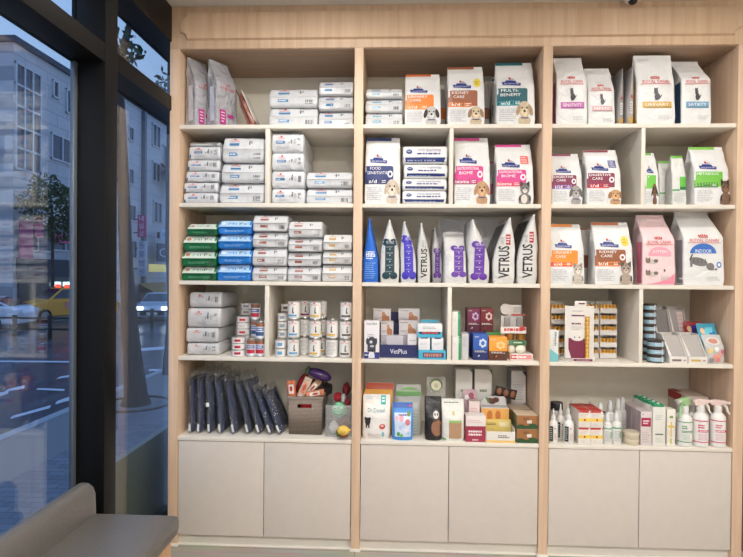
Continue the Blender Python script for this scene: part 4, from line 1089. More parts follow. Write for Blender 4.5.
# right cell: tall cans
gr2 = 'tall cans right of the fourth-shelf divider'
YEL, LBL, DKR, CHA = (220, 176, 70), (96, 160, 204), (130, 40, 84), (92, 76, 74)
def tcol(cpx, Y, bands, desc, backs=()):
    n = len(bands)
    for i, bd in enumerate(bands):
        off = ((i*37) % 5-2)*.0007
        tall_can('tall white pet food can, %s %s' % ({1: 'single'}.get(n) or nth(i, n), desc), aty(cpx, 345, Y).x+off, Y, ZD+.0006+i*.0842, bd, gr2, rot=((i*53+int(cpx)) % 7-3)*.06, back=(i in backs))
tcol(293.6, .040, (LBL, LBL, LBL), 'of the front blue-banded column')
tcol(315.2, .040, (YEL, YEL, YEL), 'of the front yellow-banded column')
tcol(332.2, .046, (YEL, YEL), 'of the two-can yellow-banded column', backs=(0,))
tcol(345.6, .040, (CHA, CHA, CHA), 'of the dark-banded column by the upright')
tcol(304.6, .110, (LBL, LBL, DKR), 'of the set-back column behind the blue bands', backs=(0, 1))
tcol(321.0, .118, (YEL, YEL, YEL), 'of the set-back column behind the yellow bands')
gr3 = 'low cans against the fourth-shelf divider'
can_column(280.3, .035, 2, .0385, lambda o: 'low white can with blue label in front of the divider, %s one' % {'lowest': 'lower', 'topmost': 'upper'}[o], lambda l, x, y, z, i: flat_can(l, x, y, z, LBL, gr3, .0235, .038))
can_column(282.6, .10, 5, .0385, lambda o: 'low white can, %s of five in the second column along the divider' % o, lambda l, x, y, z, i: flat_can(l, x, y, z, (140, 160, 180), gr3, .0235, .038))
can_column(285.6, .18, 6, .0385, lambda o: 'low white can at the back of the divider, %s of six' % o, lambda l, x, y, z, i: flat_can(l, x, y, z, (90, 80, 86), gr3, .0235, .038))

# --- lowest open shelf: folded navy garments in clear bags
NAVYC = mat((30, 43, 86), .8, 'navy_cloth', 0, .5, 60)
CLEARB = clear_mat('clear_bag', rough=.12, bump=1.0, fres=1.9, amount=.045, solid=(210, 215, 222))
gar = [(191, 184.5, 374), (199, 192.5, 373), (209.5, 201.5, 373.5), (220, 210.5, 375), (233.5, 219.5, 376), (249.5, 229.5, 379), (262.5, 239, 378), (276.5, 253.5, 392), (288, 263, 393)]
gar = [(191, 191.5, 375), (199.5, 199.5, 375), (210, 208, 375), (221, 216.5, 376), (234.5, 226, 378), (249, 236.5, 381), (260, 244, 380), (271.5, 254, 390), (281, 264, 393)]
names = ['next to the oak upright', 'second from the oak upright', 'third from the oak upright, with a small white square tag', 'fourth from the oak upright', 'fifth from the oak upright', 'sixth from the oak upright, leaning more', 'seventh from the oak upright, with white tag at its foot', 'second from the brown basket, leaning strongly', 'leaning against the brown basket']
for i, (bx, tx_, ty) in enumerate(gar):
    Y = .045
    A = aty(bx, 431, Y); T = aty(tx_, ty, Y); L_ = math.hypot(T.x-A.x, T.z-ZE); ang = math.atan2(T.x-A.x, T.z-ZE)
    th = .028 if i < 5 else .023
    t = thing('folded_garment', 'navy garment in clear bag, %s' % names[i], 'garment', (A.x, Y, ZE+.004+abs(math.sin(ang))*th*.5), 0, 'bagged navy garments on the lowest open shelf')
    t.rotation_euler = (0, ang, 0)
    nz = mknoise(300+i)
    def slab(mb, w, d, h, m, amp, y0=0, z0=0, seed=0, e=2.6):
        us = [math.sin(PI/2*(-1+2*k/12)) for k in range(13)]; vsn = [k/14 for k in range(15)]
        def f(sd):
            def g(u, v):
                zz = z0+h*v; prof = max(0.0, (1-abs(u)**e))**(1/e)*max(.12, (1-abs(2*v-1)**5))**(.5)
                return (sd*w/2*prof+amp*nz(u*d*.5, zz, sd+seed)*prof, y0+d/2+u*d/2, zz)
            return g
        mb.grid(f(1), us, vsn, m); mb.grid(f(-1), us, vsn, m)
    b = MB(); slab(b, th*.92, .20, L_*.90, NAVYC, .005); g = b.build('garment', t, smooth=60)
    b = MB(); b.box(-th*.34, th*.06, -.002, .12, L_*.80, L_*.93, mat((20, 24, 44), .9, 'navy_cloth', 0, .5, 60), .008); b.build('collar', t)
    b = MB(); slab(b, th*1.12, .224, L_*1.06, CLEARB, .006, -.014, -.003, 2, 3.2); b.build('clear_bag', t, smooth=60)
    b = MB(); b.box(-.0045, .0045, -.0185, -.017, .012, .045, mat((216, 216, 218), .4, 'label')); b.build('size_label', t)
    if i == 2: b = MB(); b.box(-.008, .006, -.018, -.0165, L_*.46, L_*.46+.018, mat((226, 228, 230), .4, 'label')); b.build('paper_tag', t)

# --- woven basket with toys
Yb = .055
ax = aty(287.5, 425, Yb).x; bx_ = aty(322.5, 425, Yb).x; tz = aty(300, 396.5, Yb).z
def weave_mat():
    m = bpy.data.materials.new('woven_plastic'); m.use_nodes = True; nt = m.node_tree; b = nt.nodes['Principled BSDF']; b.inputs['Roughness'].default_value = .5
    tc = nt.nodes.new('ShaderNodeTexCoord'); sp = nt.nodes.new('ShaderNodeSeparateXYZ'); nt.links.new(tc.outputs['Object'], sp.inputs[0])
    ad = nt.nodes.new('ShaderNodeMath'); ad.operation = 'ADD'; nt.links.new(sp.outputs['X'], ad.inputs[0]); nt.links.new(sp.outputs['Y'], ad.inputs[1])
    cb = nt.nodes.new('ShaderNodeCombineXYZ'); nt.links.new(ad.outputs[0], cb.inputs[0]); nt.links.new(sp.outputs['Z'], cb.inputs[1])
    br = nt.nodes.new('ShaderNodeTexBrick'); nt.links.new(cb.outputs[0], br.inputs[0]); br.inputs['Scale'].default_value = 1; br.inputs['Brick Width'].default_value = .011; br.inputs['Row Height'].default_value = .0062; br.inputs['Mortar Size'].default_value = .0011
    br.inputs['Color1'].default_value = (*lin((.70, .64, .60)), 1); br.inputs['Color2'].default_value = (*lin((.66, .60, .56)), 1); br.inputs['Mortar'].default_value = (*lin((.44, .39, .36)), 1)
    bp = nt.nodes.new('ShaderNodeBump'); bp.inputs['Strength'].default_value = .5; bp.inputs['Distance'].default_value = .004; bp.invert = True
    nt.links.new(br.outputs['Fac'], bp.inputs['Height']); nt.links.new(bp.outputs[0], b.inputs['Normal']); nt.links.new(br.outputs[0], b.inputs['Base Color']); return m
WV = weave_mat()
H = tz-ZE-.001; Wd = bx_-ax; D = .20
t = thing('storage_basket', 'grey-brown woven plastic basket filled with toys on the lowest open shelf', 'basket', ((ax+bx_)/2, Yb, ZE+.001))
b = MB()
def wallq(x0, x1, z0, z1):
    # front wall piece, slightly splayed outwards at the top
    tt = .004; k = lambda z: .94+.06*z/H
    for s in (0, 1):
        pass
    vs = []
    for y in (0, tt):
        for z in (z0, z1):
            for x in (x0, x1): vs.append((x*k(z), y+.008*(1-z/H), z))
    b.add(vs, [(0, 1, 3, 2), (4, 6, 7, 5), (0, 4, 5, 1), (2, 3, 7, 6), (0, 2, 6, 4), (1, 5, 7, 3)], WV)
hw = Wd/2; hx0, hx1, hz0, hz1 = -.036, .030, H*.70, H*.80
wallq(-hw, hw, 0, hz0); wallq(-hw, hx0, hz0, hz1); wallq(hx1, hw, hz0, hz1); wallq(-hw, hw, hz1, H)
for s in (-1, 1):
    xo, xi = s*hw, s*(hw-.004)
    vs = []
    for x, kk in ((xo, 1), (xi, 1)):
        for (y, z) in ((.008, 0), (D-.008, 0), (D, H), (0, H)): vs.append((x*(.94+.06*z/H), y, z))
    b.add(vs, [(0, 1, 2, 3), (4, 7, 6, 5), (0, 4, 5, 1), (1, 5, 6, 2), (2, 6, 7, 3), (3, 7, 4, 0)], WV)
b.box(-hw*.94, hw*.94, D-.012, D-.008, 0, H, WV); b.box(-hw*.94, hw*.94, .008, D-.01, 0, .004, WV)
b.build('basket_body', t, smooth=20)
b = MB()
for (x0, x1, y0, y1) in ((-hw-.003, hw+.003, -.004, .006), (-hw-.003, hw+.003, D-.006, D+.002), (-hw-.003, -hw+.005, .006, D-.006), (hw-.005, hw+.003, .006, D-.006)): b.box(x0, x1, y0, y1, H-.008, H, mat((150, 138, 128), .45, 'plastic'), .002)
b.build('rim', t)
bcx = (ax+bx_)/2
def toy(name, label, px, py, Y, r, rgb, noise=.08, seed=1, rough=.8, ang=0, group=None, extra=None, zmin=None, part='body', bump=.4):
    c = aty(px, py, Y); z = c.z
    if zmin: z = max(z, zmin+r[2])
    t = thing(name, label, 'toy', (c.x, Y, z), 0, group); t.rotation_euler = (0, ang, 0)
    b = MB(); b.blob((0, 0, 0), r, mat(rgb, rough, 'plush', 0, bump, 120), 18, 12, noise, seed); b.build(part, t, smooth=60)
    if extra: extra(t, r)
    return t
# the pile in the basket, from the bottom up
toy('plush_toy', 'red plush toy showing through the handle hole of the basket', 307.5, 404, .12, (.036, .038, .05), (196, 40, 44), .05, 2)
toy('plush_toy', 'dark plush toy in the basket beside the red one, seen through the handle hole', 297.5, 404, .13, (.022, .032, .045), (40, 34, 34), .05, 3)
toy('plush_toy', 'large red plush toy standing upright at the back of the basket', 302.5, 386, .17, (.026, .035, .062), (164, 34, 40), .06, 4, ang=.25)
def pack(label, px, py, Y, w, h, rgb, ang, rgb2=(236, 226, 216), seed=1, tilt=-.2):
    c = aty(px, py, Y); t = thing('treat_pack', label, 'treat pack', (c.x, Y, c.z), 0, 'treat packs in the basket'); t.rotation_euler = (tilt, ang, 0)
    S, o = upright_bag(t, w, h, .018, film(rgb, .25, .5, 40), seed, 'pouch', amp=.003, part='wrapper')
    P = Print(S, .0015); P.rect(-w*.3, h*.2, w*.3, h*.75, film(rgb2, .25)); P.ell(0, h*.5, w*.18, h*.16, I((190, 70, 50))); P.build('front_print', t); return t
pack('orange treat pack at the left corner of the basket', 291.5, 397, .075, .040, .075, (222, 120, 76), -.1, seed=5)
pack('white and orange treat pack leaning in the middle of the basket', 300, 397, .08, .036, .095, (226, 196, 176), .42, (232, 150, 110), 6)
pack('pale orange treat pack leaning right in the basket', 305, 396, .10, .030, .10, (214, 170, 130), .75, seed=7)
pack('orange treat pack lying across the right of the basket', 306, 395.5, .07, .03, .085, (216, 132, 92), 1.42, seed=8)
toy('plush_toy', 'dark grey plush toy behind the eggplant toy, on top of the basket', 317, 386, .19, (.040, .05, .032), (72, 64, 62), .10, 6)
def eg(t, r):
    b = MB(); b.lathe([(.001, .010), (.018, .004), (.022, -.006), (.016, -.010)], mat((70, 92, 60), .7, 'felt'), 12, axis='X'); o = b.build('stem_cap', t); o.location = (-r[0]*.96, 0, 0); 
    b = MB(); b.tube([(-r[0]*1.0, 0, 0), (-r[0]*1.18, 0, .006)], [.006, .004], mat((70, 92, 60), .7, 'felt')); b.build('stalk', t)
toy('eggplant_toy', 'shiny purple eggplant toy lying on top of the basket pile', 319.5, 374.5, .10, (.058, .028, .025), (62, 34, 92), .0, 1, .25, math.radians(20), extra=eg, bump=.0)
toy('plush_toy', 'dark plush toy between the basket and the clear bin', 327, 389, .20, (.024, .045, .032), (44, 36, 36), .10, 9)
# --- clear bin with toys, lemon plush in front
Yc = .035
cx0 = aty(325.6, 420, Yc).x; cx1 = XA0-.004; zt_ = aty(335, 405.5, Yc).z
t = thing('clear_bin', 'clear plastic bin of plush toys squeezed against the inner oak upright', 'bin', ((cx0+cx1)/2, Yc, ZE+.0008))
b = MB(); hw = (cx1-cx0)/2; Hb = zt_-ZE; CB = clear_mat('clear_plastic', rough=.08, fres=1.5, amount=.16, solid=(225, 228, 230))
for (x0, x1, y0, y1, z0, z1) in ((-hw, hw, 0, .003, 0, Hb), (-hw, -hw+.003, .003, .25, 0, Hb), (hw-.003, hw, .003, .25, 0, Hb), (-hw, hw, .25, .253, 0, Hb), (-hw+.003, hw-.003, .003, .25, 0, .003)): b.box(x0, x1, y0, y1, z0, z1, CB)
b.build('bin_body', t, smooth=0)
b = MB(); b.box(-hw-.002, hw+.002, -.003, .0, Hb-.006, Hb, CB, .001); b.build('rim', t)
mx_ = (cx0+cx1)/2
def inbin(name, label, px, py, Y, r, rgb, seed, extra=None): return toy(name, label, px, py, Y, r, rgb, .05, seed, extra=extra)
inbin('plush_toy', 'white fluffy toy at the bottom left of the clear bin', 334, 427, .085, (.024, .03, .026), (222, 220, 214), 11)
inbin('plush_toy', 'maroon plush toy lying inside the clear bin behind the lemon toy', 344, 421, .11, (.030, .05, .030), (112, 46, 54), 12)
def frog(t, r):
    for k, (dx, dz) in enumerate(((-.012, .016), (.014, .012))):
        b = MB(); b.blob((dx, -r[1]*.9, dz), (.008, .005, .008), mat((228, 240, 232), .6, 'plush')); e = b.build('eye', t)
        b = MB(); b.blob((dx, -r[1]*.9-.005, dz), (.003, .002, .003), mat((20, 30, 26), .3, 'plush')); b.build('pupil', e)
    b = MB(); b.tube([(-.02, -r[1]*.86, -.012), (0, -r[1]*.98, -.016), (.02, -r[1]*.86, -.010)], .0025, mat((40, 110, 90), .6, 'plush')); b.build('mouth', t)
inbin('plush_toy', 'mint green plush toy peeking out of the clear bin', 339, 410, .085, (.034, .032, .034), (134, 214, 164), 13, frog)
for k, (px, py, Y, r, rgb, lb) in enumerate(((338, 397, .14, (.022, .03, .022), (190, 44, 52), 'red wrapped toy above the mint green plush, nearer the basket'), (346.5, 389, .20, (.018, .04, .030), (150, 48, 50), 'dark red toy at the top of the clear bin pile by the upright'), (348, 402, .12, (.012, .03, .02), (170, 40, 56), 'small red toy beside the mint green plush by the upright'), (343.5, 398, .11, (.012, .02, .022), (206, 200, 198), 'small pale toy above the mint green plush'))):
    inbin('plush_toy', lb, px, py, Y, r, rgb, 20+k)
def lemon(t, r):
    for s in (-1, 1): b = MB(); b.blob((s*.008, -r[1]*.98, .001), (.0016, .0012, .002), mat((30, 24, 20), .4, 'plush')); b.build('eye', t)
    b = MB(); b.tube([(-.004, -r[1]*.99, -.005), (0, -r[1]*1.0, -.007), (.004, -r[1]*.99, -.005)], .0008, mat((120, 60, 30), .5, 'plush')); b.build('mouth', t)
    b = MB(); b.blob((r[0]*.96, 0, .002), (.008, .006, .006), mat((228, 190, 84), .8, 'plush')); b.build('tip', t)
    b = MB(); b.blob((-r[0]*.88, .002, -.012), (.009, .012, .018), mat((86, 104, 46), .8, 'felt')); b.build('leaf', t)
    b = MB(); b.blob((0, .004, -.024), (.020, .02, .008), mat((124, 70, 44), .8, 'felt')); b.build('foot', t)
toy('lemon_plush', 'smiling yellow lemon plush toy in front of the clear bin', 343.2, 430.5, .0, (.027, .024, .022), (236, 196, 90), .0, 1, extra=lemon, zmin=ZE+.0105)
# ================================================================== middle bay
ORANGE, BRN, TEAL, PINK, MAR, GRN = (232, 128, 48), (140, 84, 52), (26, 92, 104), (214, 62, 140), (134, 36, 66), (106, 182, 60)
L_pale = dict(style='two', film=(222, 224, 226), label=(120, 176, 206), logo=(190, 120, 120))
stack([(365.5, 111.5, 402.5, 125), (365.5, 97.5, 402.5, 111.5), (366, 87, 402, 97.5)], .03, ZA, .26, L_pale, lambda o: 'flat white bag with pale blue label, %s of three beside the orange bag' % o, 'flat bags in the middle bay, top shelf', 61)
vet_bag('white food bag with orange panel and spotted dog on the top shelf', (405, 75, 441, 124.5), .02, ZA, (196, 96, 50), ORANGE, ['URINARY', 'CARE'], ((238, 150, 60), 'c/d'), ('dog', (196, 194, 192), (52, 48, 48), .34, .24), seed=71, kind='box')
vet_bag('white food bag with brown and orange panel and small dog on the top shelf', (448, 67.5, 485, 124.5), .02, ZA, (150, 84, 60), (152, 92, 66), ['KIDNEY', 'CARE'], ((226, 130, 60), 'k/d'), ('dog', (208, 190, 160), (150, 120, 90), .30, .26), ((236, 214, 90), 'el'), seed=72, kind='box')
vet_bag('white food bag with dark teal panel and cream puppy on the top shelf', (497, 63.5, 535.5, 124.5), .02, ZA, (26, 92, 104), TEAL, ['MULTI-', 'BENEFIT'], ((60, 150, 160), 'w/d'), ('dog', (206, 188, 158), (178, 150, 116), .36, .22), seed=73, kind='box')
def plain_back(label, q, Y, z, rgb, seed, d=.08, strip=None, kind='box', rz=0, group=None):
    cx, w, h = fbox(*q, Y, z); t = thing('pet_food_bag', label, 'food bag', (cx, Y, z+.0008), rz, group)
    S, o = upright_bag(t, w, h, d, film(rgb), seed, kind, topw=.95); P = Print(S)
    if strip: s = P.new(); s.rect(-w*.48, h*.28, w*.48, h*.5, I(strip)); s.rect(-w*.49, h*.955, w*.3, h*.998, I(strip)); s.build('front_panel', t)
    s = P.new(); s.lines(-w*.4, h*.05, w*.4, h*.25, I((170, 170, 174)), 5, seed); s.build('fine_print', t)
    return t
plain_back('grey-white bag standing behind the orange-panelled bag, top shelf', (420, 82, 446, 124.5), .16, ZA, (196, 194, 192), 74, strip=ORANGE)
plain_back('grey-white bag standing behind the brown-panelled bag, top shelf', (462, 82, 490, 124.5), .16, ZA, (190, 188, 186), 75, strip=BRN)
plain_back('white and teal bag standing behind the dark teal panelled bag', (492, 76, 525, 124.5), .16, ZA, (206, 204, 202), 76, strip=TEAL)
# second shelf
vet_bag('white food bag with navy panel and fluffy white dog on the second shelf', (364.8, 138.5, 400.5, 204), .015, ZB, (44, 58, 112), (42, 56, 116), ['FOOD', 'SENSITIVITIES'], ((30, 40, 88), 'z/d'), ('dog', (216, 200, 182), (200, 180, 158), .36, .27), seed=81, circle=True)
L_nav = dict(style='one', film=(230, 229, 228), label=None, navy=(40, 58, 122))
stack([(402.5, 190.5, 446.5, 204), (402.5, 178.5, 447, 190.5), (404, 164, 447.6, 178.5), (403, 145.5, 447.4, 164)], .015, ZB, .24, L_nav, lambda o: 'white and navy food bag lying flat, %s of four' % o, 'flat navy bags on the second shelf', 82)
vet_bag('white food bag with pink panel and curly beige poodle on the second shelf', (454.6, 138.5, 490.5, 204), .015, ZB, (206, 72, 142), PINK, ['GASTROINTESTINAL', 'BIOME'], ((150, 50, 90), 'biome'), ('dog', (200, 158, 118), (176, 132, 94), .34, .27), seed=83, circle=True)
vet_bag('white food bag with pink panel and grey striped cat on the second shelf', (496.8, 145, 534, 204), .015, ZB, (206, 72, 142), PINK, ['GASTROINTESTINAL', 'BIOME'], ((226, 66, 74), 'biome'), ('cat', (134, 128, 126), (58, 54, 54), .36, .26, (222, 214, 206)), ((232, 96, 92), 'sq'), seed=84, circle=True)
plain_back('pale grey bag standing between and behind the two pink-panelled bags', (478, 160, 506, 204), .14, ZB, (186, 184, 184), 85, strip=(190, 80, 130))

# third shelf: bags seen on their narrow side
def bone(p, cx, cz, w, h, m, rot=0.0):
    """dog-bone shaped print"""
    ca, sa = math.cos(rot), math.sin(rot)
    def R(x, z): return (cx+x*ca-z*sa, cz+x*sa+z*ca)
    p.quad([R(-w*.33, -h*.42), R(w*.33, -h*.42), R(w*.33, h*.42), R(-w*.33, h*.42)], m, 9)
    for sx in (-1, 1):
        for sz in (-1, 1): x, z = R(sx*w*.27, sz*h*.41); p.ell(x, z, w*.27, h*.09, m)
def side_bag(label, q, apex, Y, rgb, seed, art, d=.24, lean=.0, dark=None, sharp=False, kind='tent'):
    cx, w, h = fbox(*q, Y, ZC); ax_ = aty(apex, q[1], Y).x
    t = thing('pet_food_bag', label, 'food bag', (cx, Y, ZC+.0008))
    S, o = upright_bag(t, w, h, d, film(rgb, .28, .4, 24), seed, kind, xl=ax_-cx, amp=.0034, sharp=sharp)
    b = MB(); xa = ax_-cx
    if kind == 'tent': b.box(xa-.0035, xa+.0035, .004, d*.96, h-.003, h+.005, film(tuple(min(255, c+8) for c in rgb), .22), .001); b.build('top_seal', t)
    else: b.box(-w*.43, w*.43, d*.5-.003, d*.5+.004, h*.97, h+.004, film((206, 205, 206), .22), .001); b.build('top_seal', t)
    P = Print(S, .0016); art(P, t, w, h)
    if dark:   # the broad printed front face of the bag, turned to the left
        vs = [.06+.88*k/14 for k in range(15)]; b = MB(); r = random.Random(seed)
        def E(y, v):
            p = S(-w, h*v); q_ = S(-w, h*min(1, v+.02)); dx = -(q_[2]-p[2]); dz = q_[0]-p[0]; n = math.hypot(dx, dz) or 1
            return (p[0]+dx/n*.0022, p[1]+y, p[2]+dz/n*.0022)
        b.grid(lambda u, v: E(u, v), [.012, .06, .12, .18, d*.9], vs, film((46, 44, 48), .3)); dd = film((190, 190, 196), .3)
        for k in range(70):
            y, v = r.uniform(.014, d*.8), r.uniform(.3, .92); a_, c_ = E(y, v), E(y+.005, v+.016); m_ = E(y+.005, v); n_ = E(y, v+.016)
            b.add([(p[0]-.0006, p[1], p[2]+.0004) for p in (a_, m_, c_, n_)], [(0, 1, 2, 3)], dd)
        b.build('front_panel', t)
    return t
def a_blue(P, t, w, h):
    s = P.new(); s.lines(-w*.3, h*.36, w*.3, h*.5, I((220, 232, 246)), 4, 3, .5); s.text("Hill's", 0, h*.44, w*.6, h*.07, I((236, 242, 250))); s.build('brand_logo', t)
    s = P.new(); s.lines(-w*.38, h*.05, w*.38, h*.32, I((130, 178, 236)), 8, 4); s.build('fine_print', t)
def a_bone(rgb, cz=.38, hh=.66, dots=True, ww=.74, rot=0.0, word=None, cx=0.0):
    def f(P, t, w, h):
        s = P.new(); bone(s, w*cx, h*cz, w*ww, h*hh, I(rgb), rot); s.build('bone_print', t)
        s = P.new(); c = I((224, 222, 230))
        for k in range(5): s.ell(w*cx, h*(cz-.24+.1*k), w*.03, h*.008, c); s.lines(w*(cx-.18), h*(cz-.215+.1*k), w*(cx+.18), h*(cz-.195+.1*k), c, 2, k, .3)
        s.text('VETRUS', w*cx, h*(cz+hh*.41), w*.42, h*.045, c)
        s.build('fine_print', t)
    return f
def a_vet(col, lg=(40, 38, 42), dark=None):
    def f(P, t, w, h):
        s = P.new(); s.text('VETRUS', -w*.02, h*.33, h*.50, w*.50, I(lg), rot=PI/2, bold=.02); s.build('brand_logo', t)
        s = P.new(); s.rect(w*.06, h*.60, w*.27, h*.76, I(col)); s.lines(w*.08, h*.62, w*.25, h*.74, I((236, 230, 230)), 3, 7, .5); s.lines(-w*.16, h*.60, w*.0, h*.72, I((110, 100, 104)), 6, 8); s.build('variety_band', t)
    return f
YS = .02
side_bag('bright blue pointed food bag next to the first inner upright', (363, 219.5, 378.3, 283.5), 369.5, YS, (34, 104, 206), 91, a_blue, sharp=True)
side_bag('white pointed bag with dark teal bone print', (380.3, 221, 399.5, 284), 389.5, YS-.004, (214, 213, 210), 92, a_bone((28, 64, 74)))
side_bag('white pointed bag with violet-blue bone print', (400.8, 222.5, 416.5, 284), 404.5, YS, (208, 208, 214), 93, a_bone((70, 58, 186), .42, .74, ww=.86, rot=.03))
side_bag('white pointed bag with upright black lettering and teal mark', (418, 224, 430.6, 284), 421.6, YS+.002, (212, 211, 208), 94, a_vet((36, 110, 112)))
side_bag('white purple-bone bag half hidden behind the wider one', (432.5, 229, 442.5, 284), 435, YS+.10, (200, 198, 202), 95, a_bone((98, 54, 150), .36, .56), d=.17)
side_bag('white bag with purple bone print, between two other purple-bone bags', (445, 231, 467, 285), 456, YS-.012, (214, 213, 212), 96, a_bone((98, 50, 156), .42, .62, ww=.66, cx=.14), kind='box')
side_bag('tall white pointed purple-bone bag beside the first red-marked bag', (469, 220.5, 490, 285), 473, YS-.014, (214, 213, 211), 97, a_bone((100, 50, 160), .36, .62, rot=-.03))
side_bag('white bag with black lettering and red mark, beside the tall purple-bone bag', (493.5, 219, 515.5, 285), 510.5, YS-.01, (216, 215, 212), 98, a_vet((176, 44, 48)), dark=1)
side_bag('white bag with black lettering and red mark, next to the oak upright', (518, 215.5, 538.2, 284), 534.5, YS-.008, (216, 215, 212), 99, a_vet((176, 44, 48)), dark=1)
t = thing('pet_food_bag', 'broad silver-white bag at the back, behind the purple-bone bags', 'food bag', (aty(470, 232, .235).x, .29, ZC+.001))
# this one stands at the back of the shelf: a broad silver bag with a crumpled, folded top
S, o = upright_bag(t, .30, aty(470, 218, .25).z-ZC, .045, film((226, 225, 228), .24, .6, 18), 102, 'pouch', amp=.006)
P = Print(S, .002); P.quad([(-.13, .215), (-.085, .215), (-.085, .245), (-.10, .23)], I((176, 70, 150))); P.build('front_panel', t)

# fourth shelf, left cell
DNAVY = (34, 40, 92)
Y = .045
t = thing('display_stand', 'navy cardboard counter display holding small white boxes on the fourth shelf', 'display', (aty(398.5, 350, Y).x, Y, ZD+.0006))
wv = aty(417.5, 350, Y).x-aty(379.5, 350, Y).x; hv = aty(398, 345, Y).z-ZD
m = card(DNAVY, .4)
b = MB(); b.box(-wv/2, wv/2, 0, .004, 0, hv, m); b.box(-wv/2, -wv/2+.003, .004, .19, 0, hv, m); b.box(wv/2-.003, wv/2, .004, .19, 0, hv, m); b.box(-wv/2+.003, wv/2-.003, .004, .19, 0, .004, m); b.build('tray', t)
P = Print(lambda x, z: (x, 0, z), .0006); P.text('VetPlus', 0, hv*.5, wv*.44, hv*.36, I((238, 238, 244))); P.build('brand_logo', t)
h2 = aty(390, 335.5, Y+.07).z-ZD; h3 = aty(390, 322.5, Y+.125).z-ZD
b = MB(); b.box(-wv/2+.004, wv/2-.004, .07, .12, .004, h2, card((186, 182, 192))); b.build('step', t)
b = MB(); b.box(-wv/2+.004, wv/2-.004, .122, .178, .004, h3, m); b.build('step', t)
b = MB(); b.box(-wv/2-.015, wv/2, .19, .194, .0, aty(390, 312, Y+.19).z-ZD, m); b.build('back_board', t)
b = MB(); b.box(-wv/2+.03, wv*.12, .012, .016, .004, aty(390, 335.5, Y+.012).z-ZD, card((190, 186, 196))); b.build('insert_card', t)
def a_dogbox(word):
    def f(P, t, w, h):
        s = P.new(); s.text(word, -w*.22, h*.86, w*.42, h*.09, I((60, 60, 70))); s.lines(-w*.42, h*.2, -w*.02, h*.36, I((150, 140, 150)), 2, 3); s.build('lettering', t)
        s = P.new(); c = I((188, 128, 92)); s.ell(w*.12, h*.32, w*.14, h*.32, c); s.ell(w*.30, h*.24, w*.12, h*.24, c); s.ell(w*.08, h*.62, w*.09, h*.16, I((206, 150, 112))); s.build('dog_picture', t)
    return f
zb2 = ZD+h2+.0008; zb3 = ZD+h3+.0008
carton('tan dog box on the upper step, behind the tall white box', (369.5, 308.8, 389.8, 322), Y+.125, zb3, .045, (226, 220, 222), 'medicine_box', side=DNAVY, art=a_dogbox('CYSTAID'), xyw=(aty(380, 315, Y+.125).x+.010, aty(390, 315, Y+.125).x-aty(372.5, 315, Y+.125).x, aty(380, 308.8, Y+.125).z-zb3))
carton('tan dog box on the upper step, nearer the cyan display', (398.5, 308.8, 419.5, 321), Y+.125, zb3, .045, (226, 220, 222), 'medicine_box', side=DNAVY, art=a_dogbox('CYSTAID'))
carton('tan dog box on the middle step, beside the tall white box', (380.8, 321.5, 393.4, 335.5), Y+.072, zb2, .045, (228, 222, 222), 'medicine_box', side=DNAVY, art=a_dogbox('SAMYLIN'))
carton('tan dog box on the middle step, nearer the cyan display', (399, 320.5, 417.2, 335.5), Y+.072, zb2, .045, (228, 222, 222), 'medicine_box', side=DNAVY, art=a_dogbox('SAMYLIN'))
carton('small white box standing at the front of the navy display tray', (407.5, 334.5, 416.6, 346), Y+.008, ZD+.0046, .04, (226, 222, 224), 'medicine_box', side=DNAVY, art=lambda P, t, w, h: (lambda s: (s.text('SYNOQUIN', 0, h*.72, w*.7, h*.07, I((70, 66, 90))), s.build('lettering', t)))(P.new()))
def a_calm(P, t, w, h):
    s = P.new(); s.text('CALMEX', 0, h*.92, w*.72, h*.055, I((46, 46, 60))); s.lines(-w*.3, h*.55, w*.2, h*.66, I((160, 150, 160)), 2, 3); s.build('lettering', t)
    s = P.new(); c = I((58, 60, 72)); s.ell(0, h*.42, w*.30, h*.16, c); s.rect(-w*.28, h*.18, w*.26, h*.40, c); s.ell(-w*.05, h*.44, w*.1, h*.04, I((206, 204, 210))); s.ell(w*.02, h*.33, w*.14, h*.03, I((190, 188, 196))); s.ell(-w*.30, h*.46, w*.08, h*.09, c); s.ell(w*.28, h*.46, w*.08, h*.09, c); s.build('dog_picture', t)
    s = P.new(); s.rect(-w*.5, 0, w*.5, h*.17, I((42, 52, 118))); s.quad([(-w*.22, h*.02), (w*.2, h*.02), (w*.12, h*.22), (-w*.14, h*.22)], I((222, 222, 228))); s.lines(-w*.46, h*.07, w*.46, h*.12, I((210, 214, 232)), 1, 2, .6); s.build('lower_band', t)
carton('tall white box with black dog picture and navy foot, beside the first inner upright', (364.3, 321, 379.3, 358.5), .012, ZD, .03, (228, 224, 226), 'medicine_box', side=(206, 200, 206), art=a_calm)
# cyan display with white cartons
CY = (70, 172, 204)
Y = .012
t = thing('display_stand', 'cyan counter display with white packs on the fourth shelf beside the divider', 'display', (aty(432.3, 350, Y).x, Y, ZD+.0006))
wv = aty(446, 350, Y).x-aty(418.6, 350, Y).x; H_ = lambda py, yy: aty(431, py, yy).z-ZD
b = MB(); b.box(-wv/2, wv/2, 0, .1, 0, H_(350.5, Y), card(CY), .001); b.build('tray', t)
b = MB(); b.box(-wv*.40, wv*.28, .085, .089, 0, H_(320, Y+.085), card((90, 184, 214))); b.build('back_board', t)
P = Print(lambda x, z: (x, 0, z), .0006); hv = H_(350.5, Y); P.rect(-wv*.34, hv*.2, wv*.42, hv*.75, I((64, 60, 96))); P.lines(-wv*.30, hv*.26, wv*.38, hv*.7, I((196, 130, 120)), 1, 4, .8); P.build('front_label', t)
zt2 = ZD+hv+.0012
def a_pk(P, t, w, h):
    s = P.new(); s.rect(-w*.3, h*.93, w*.3, h*1.0, I((58, 52, 96))); s.lines(-w*.34, h*.4, w*.34, h*.62, I((180, 190, 206)), 2, 4); s.build('lettering', t)
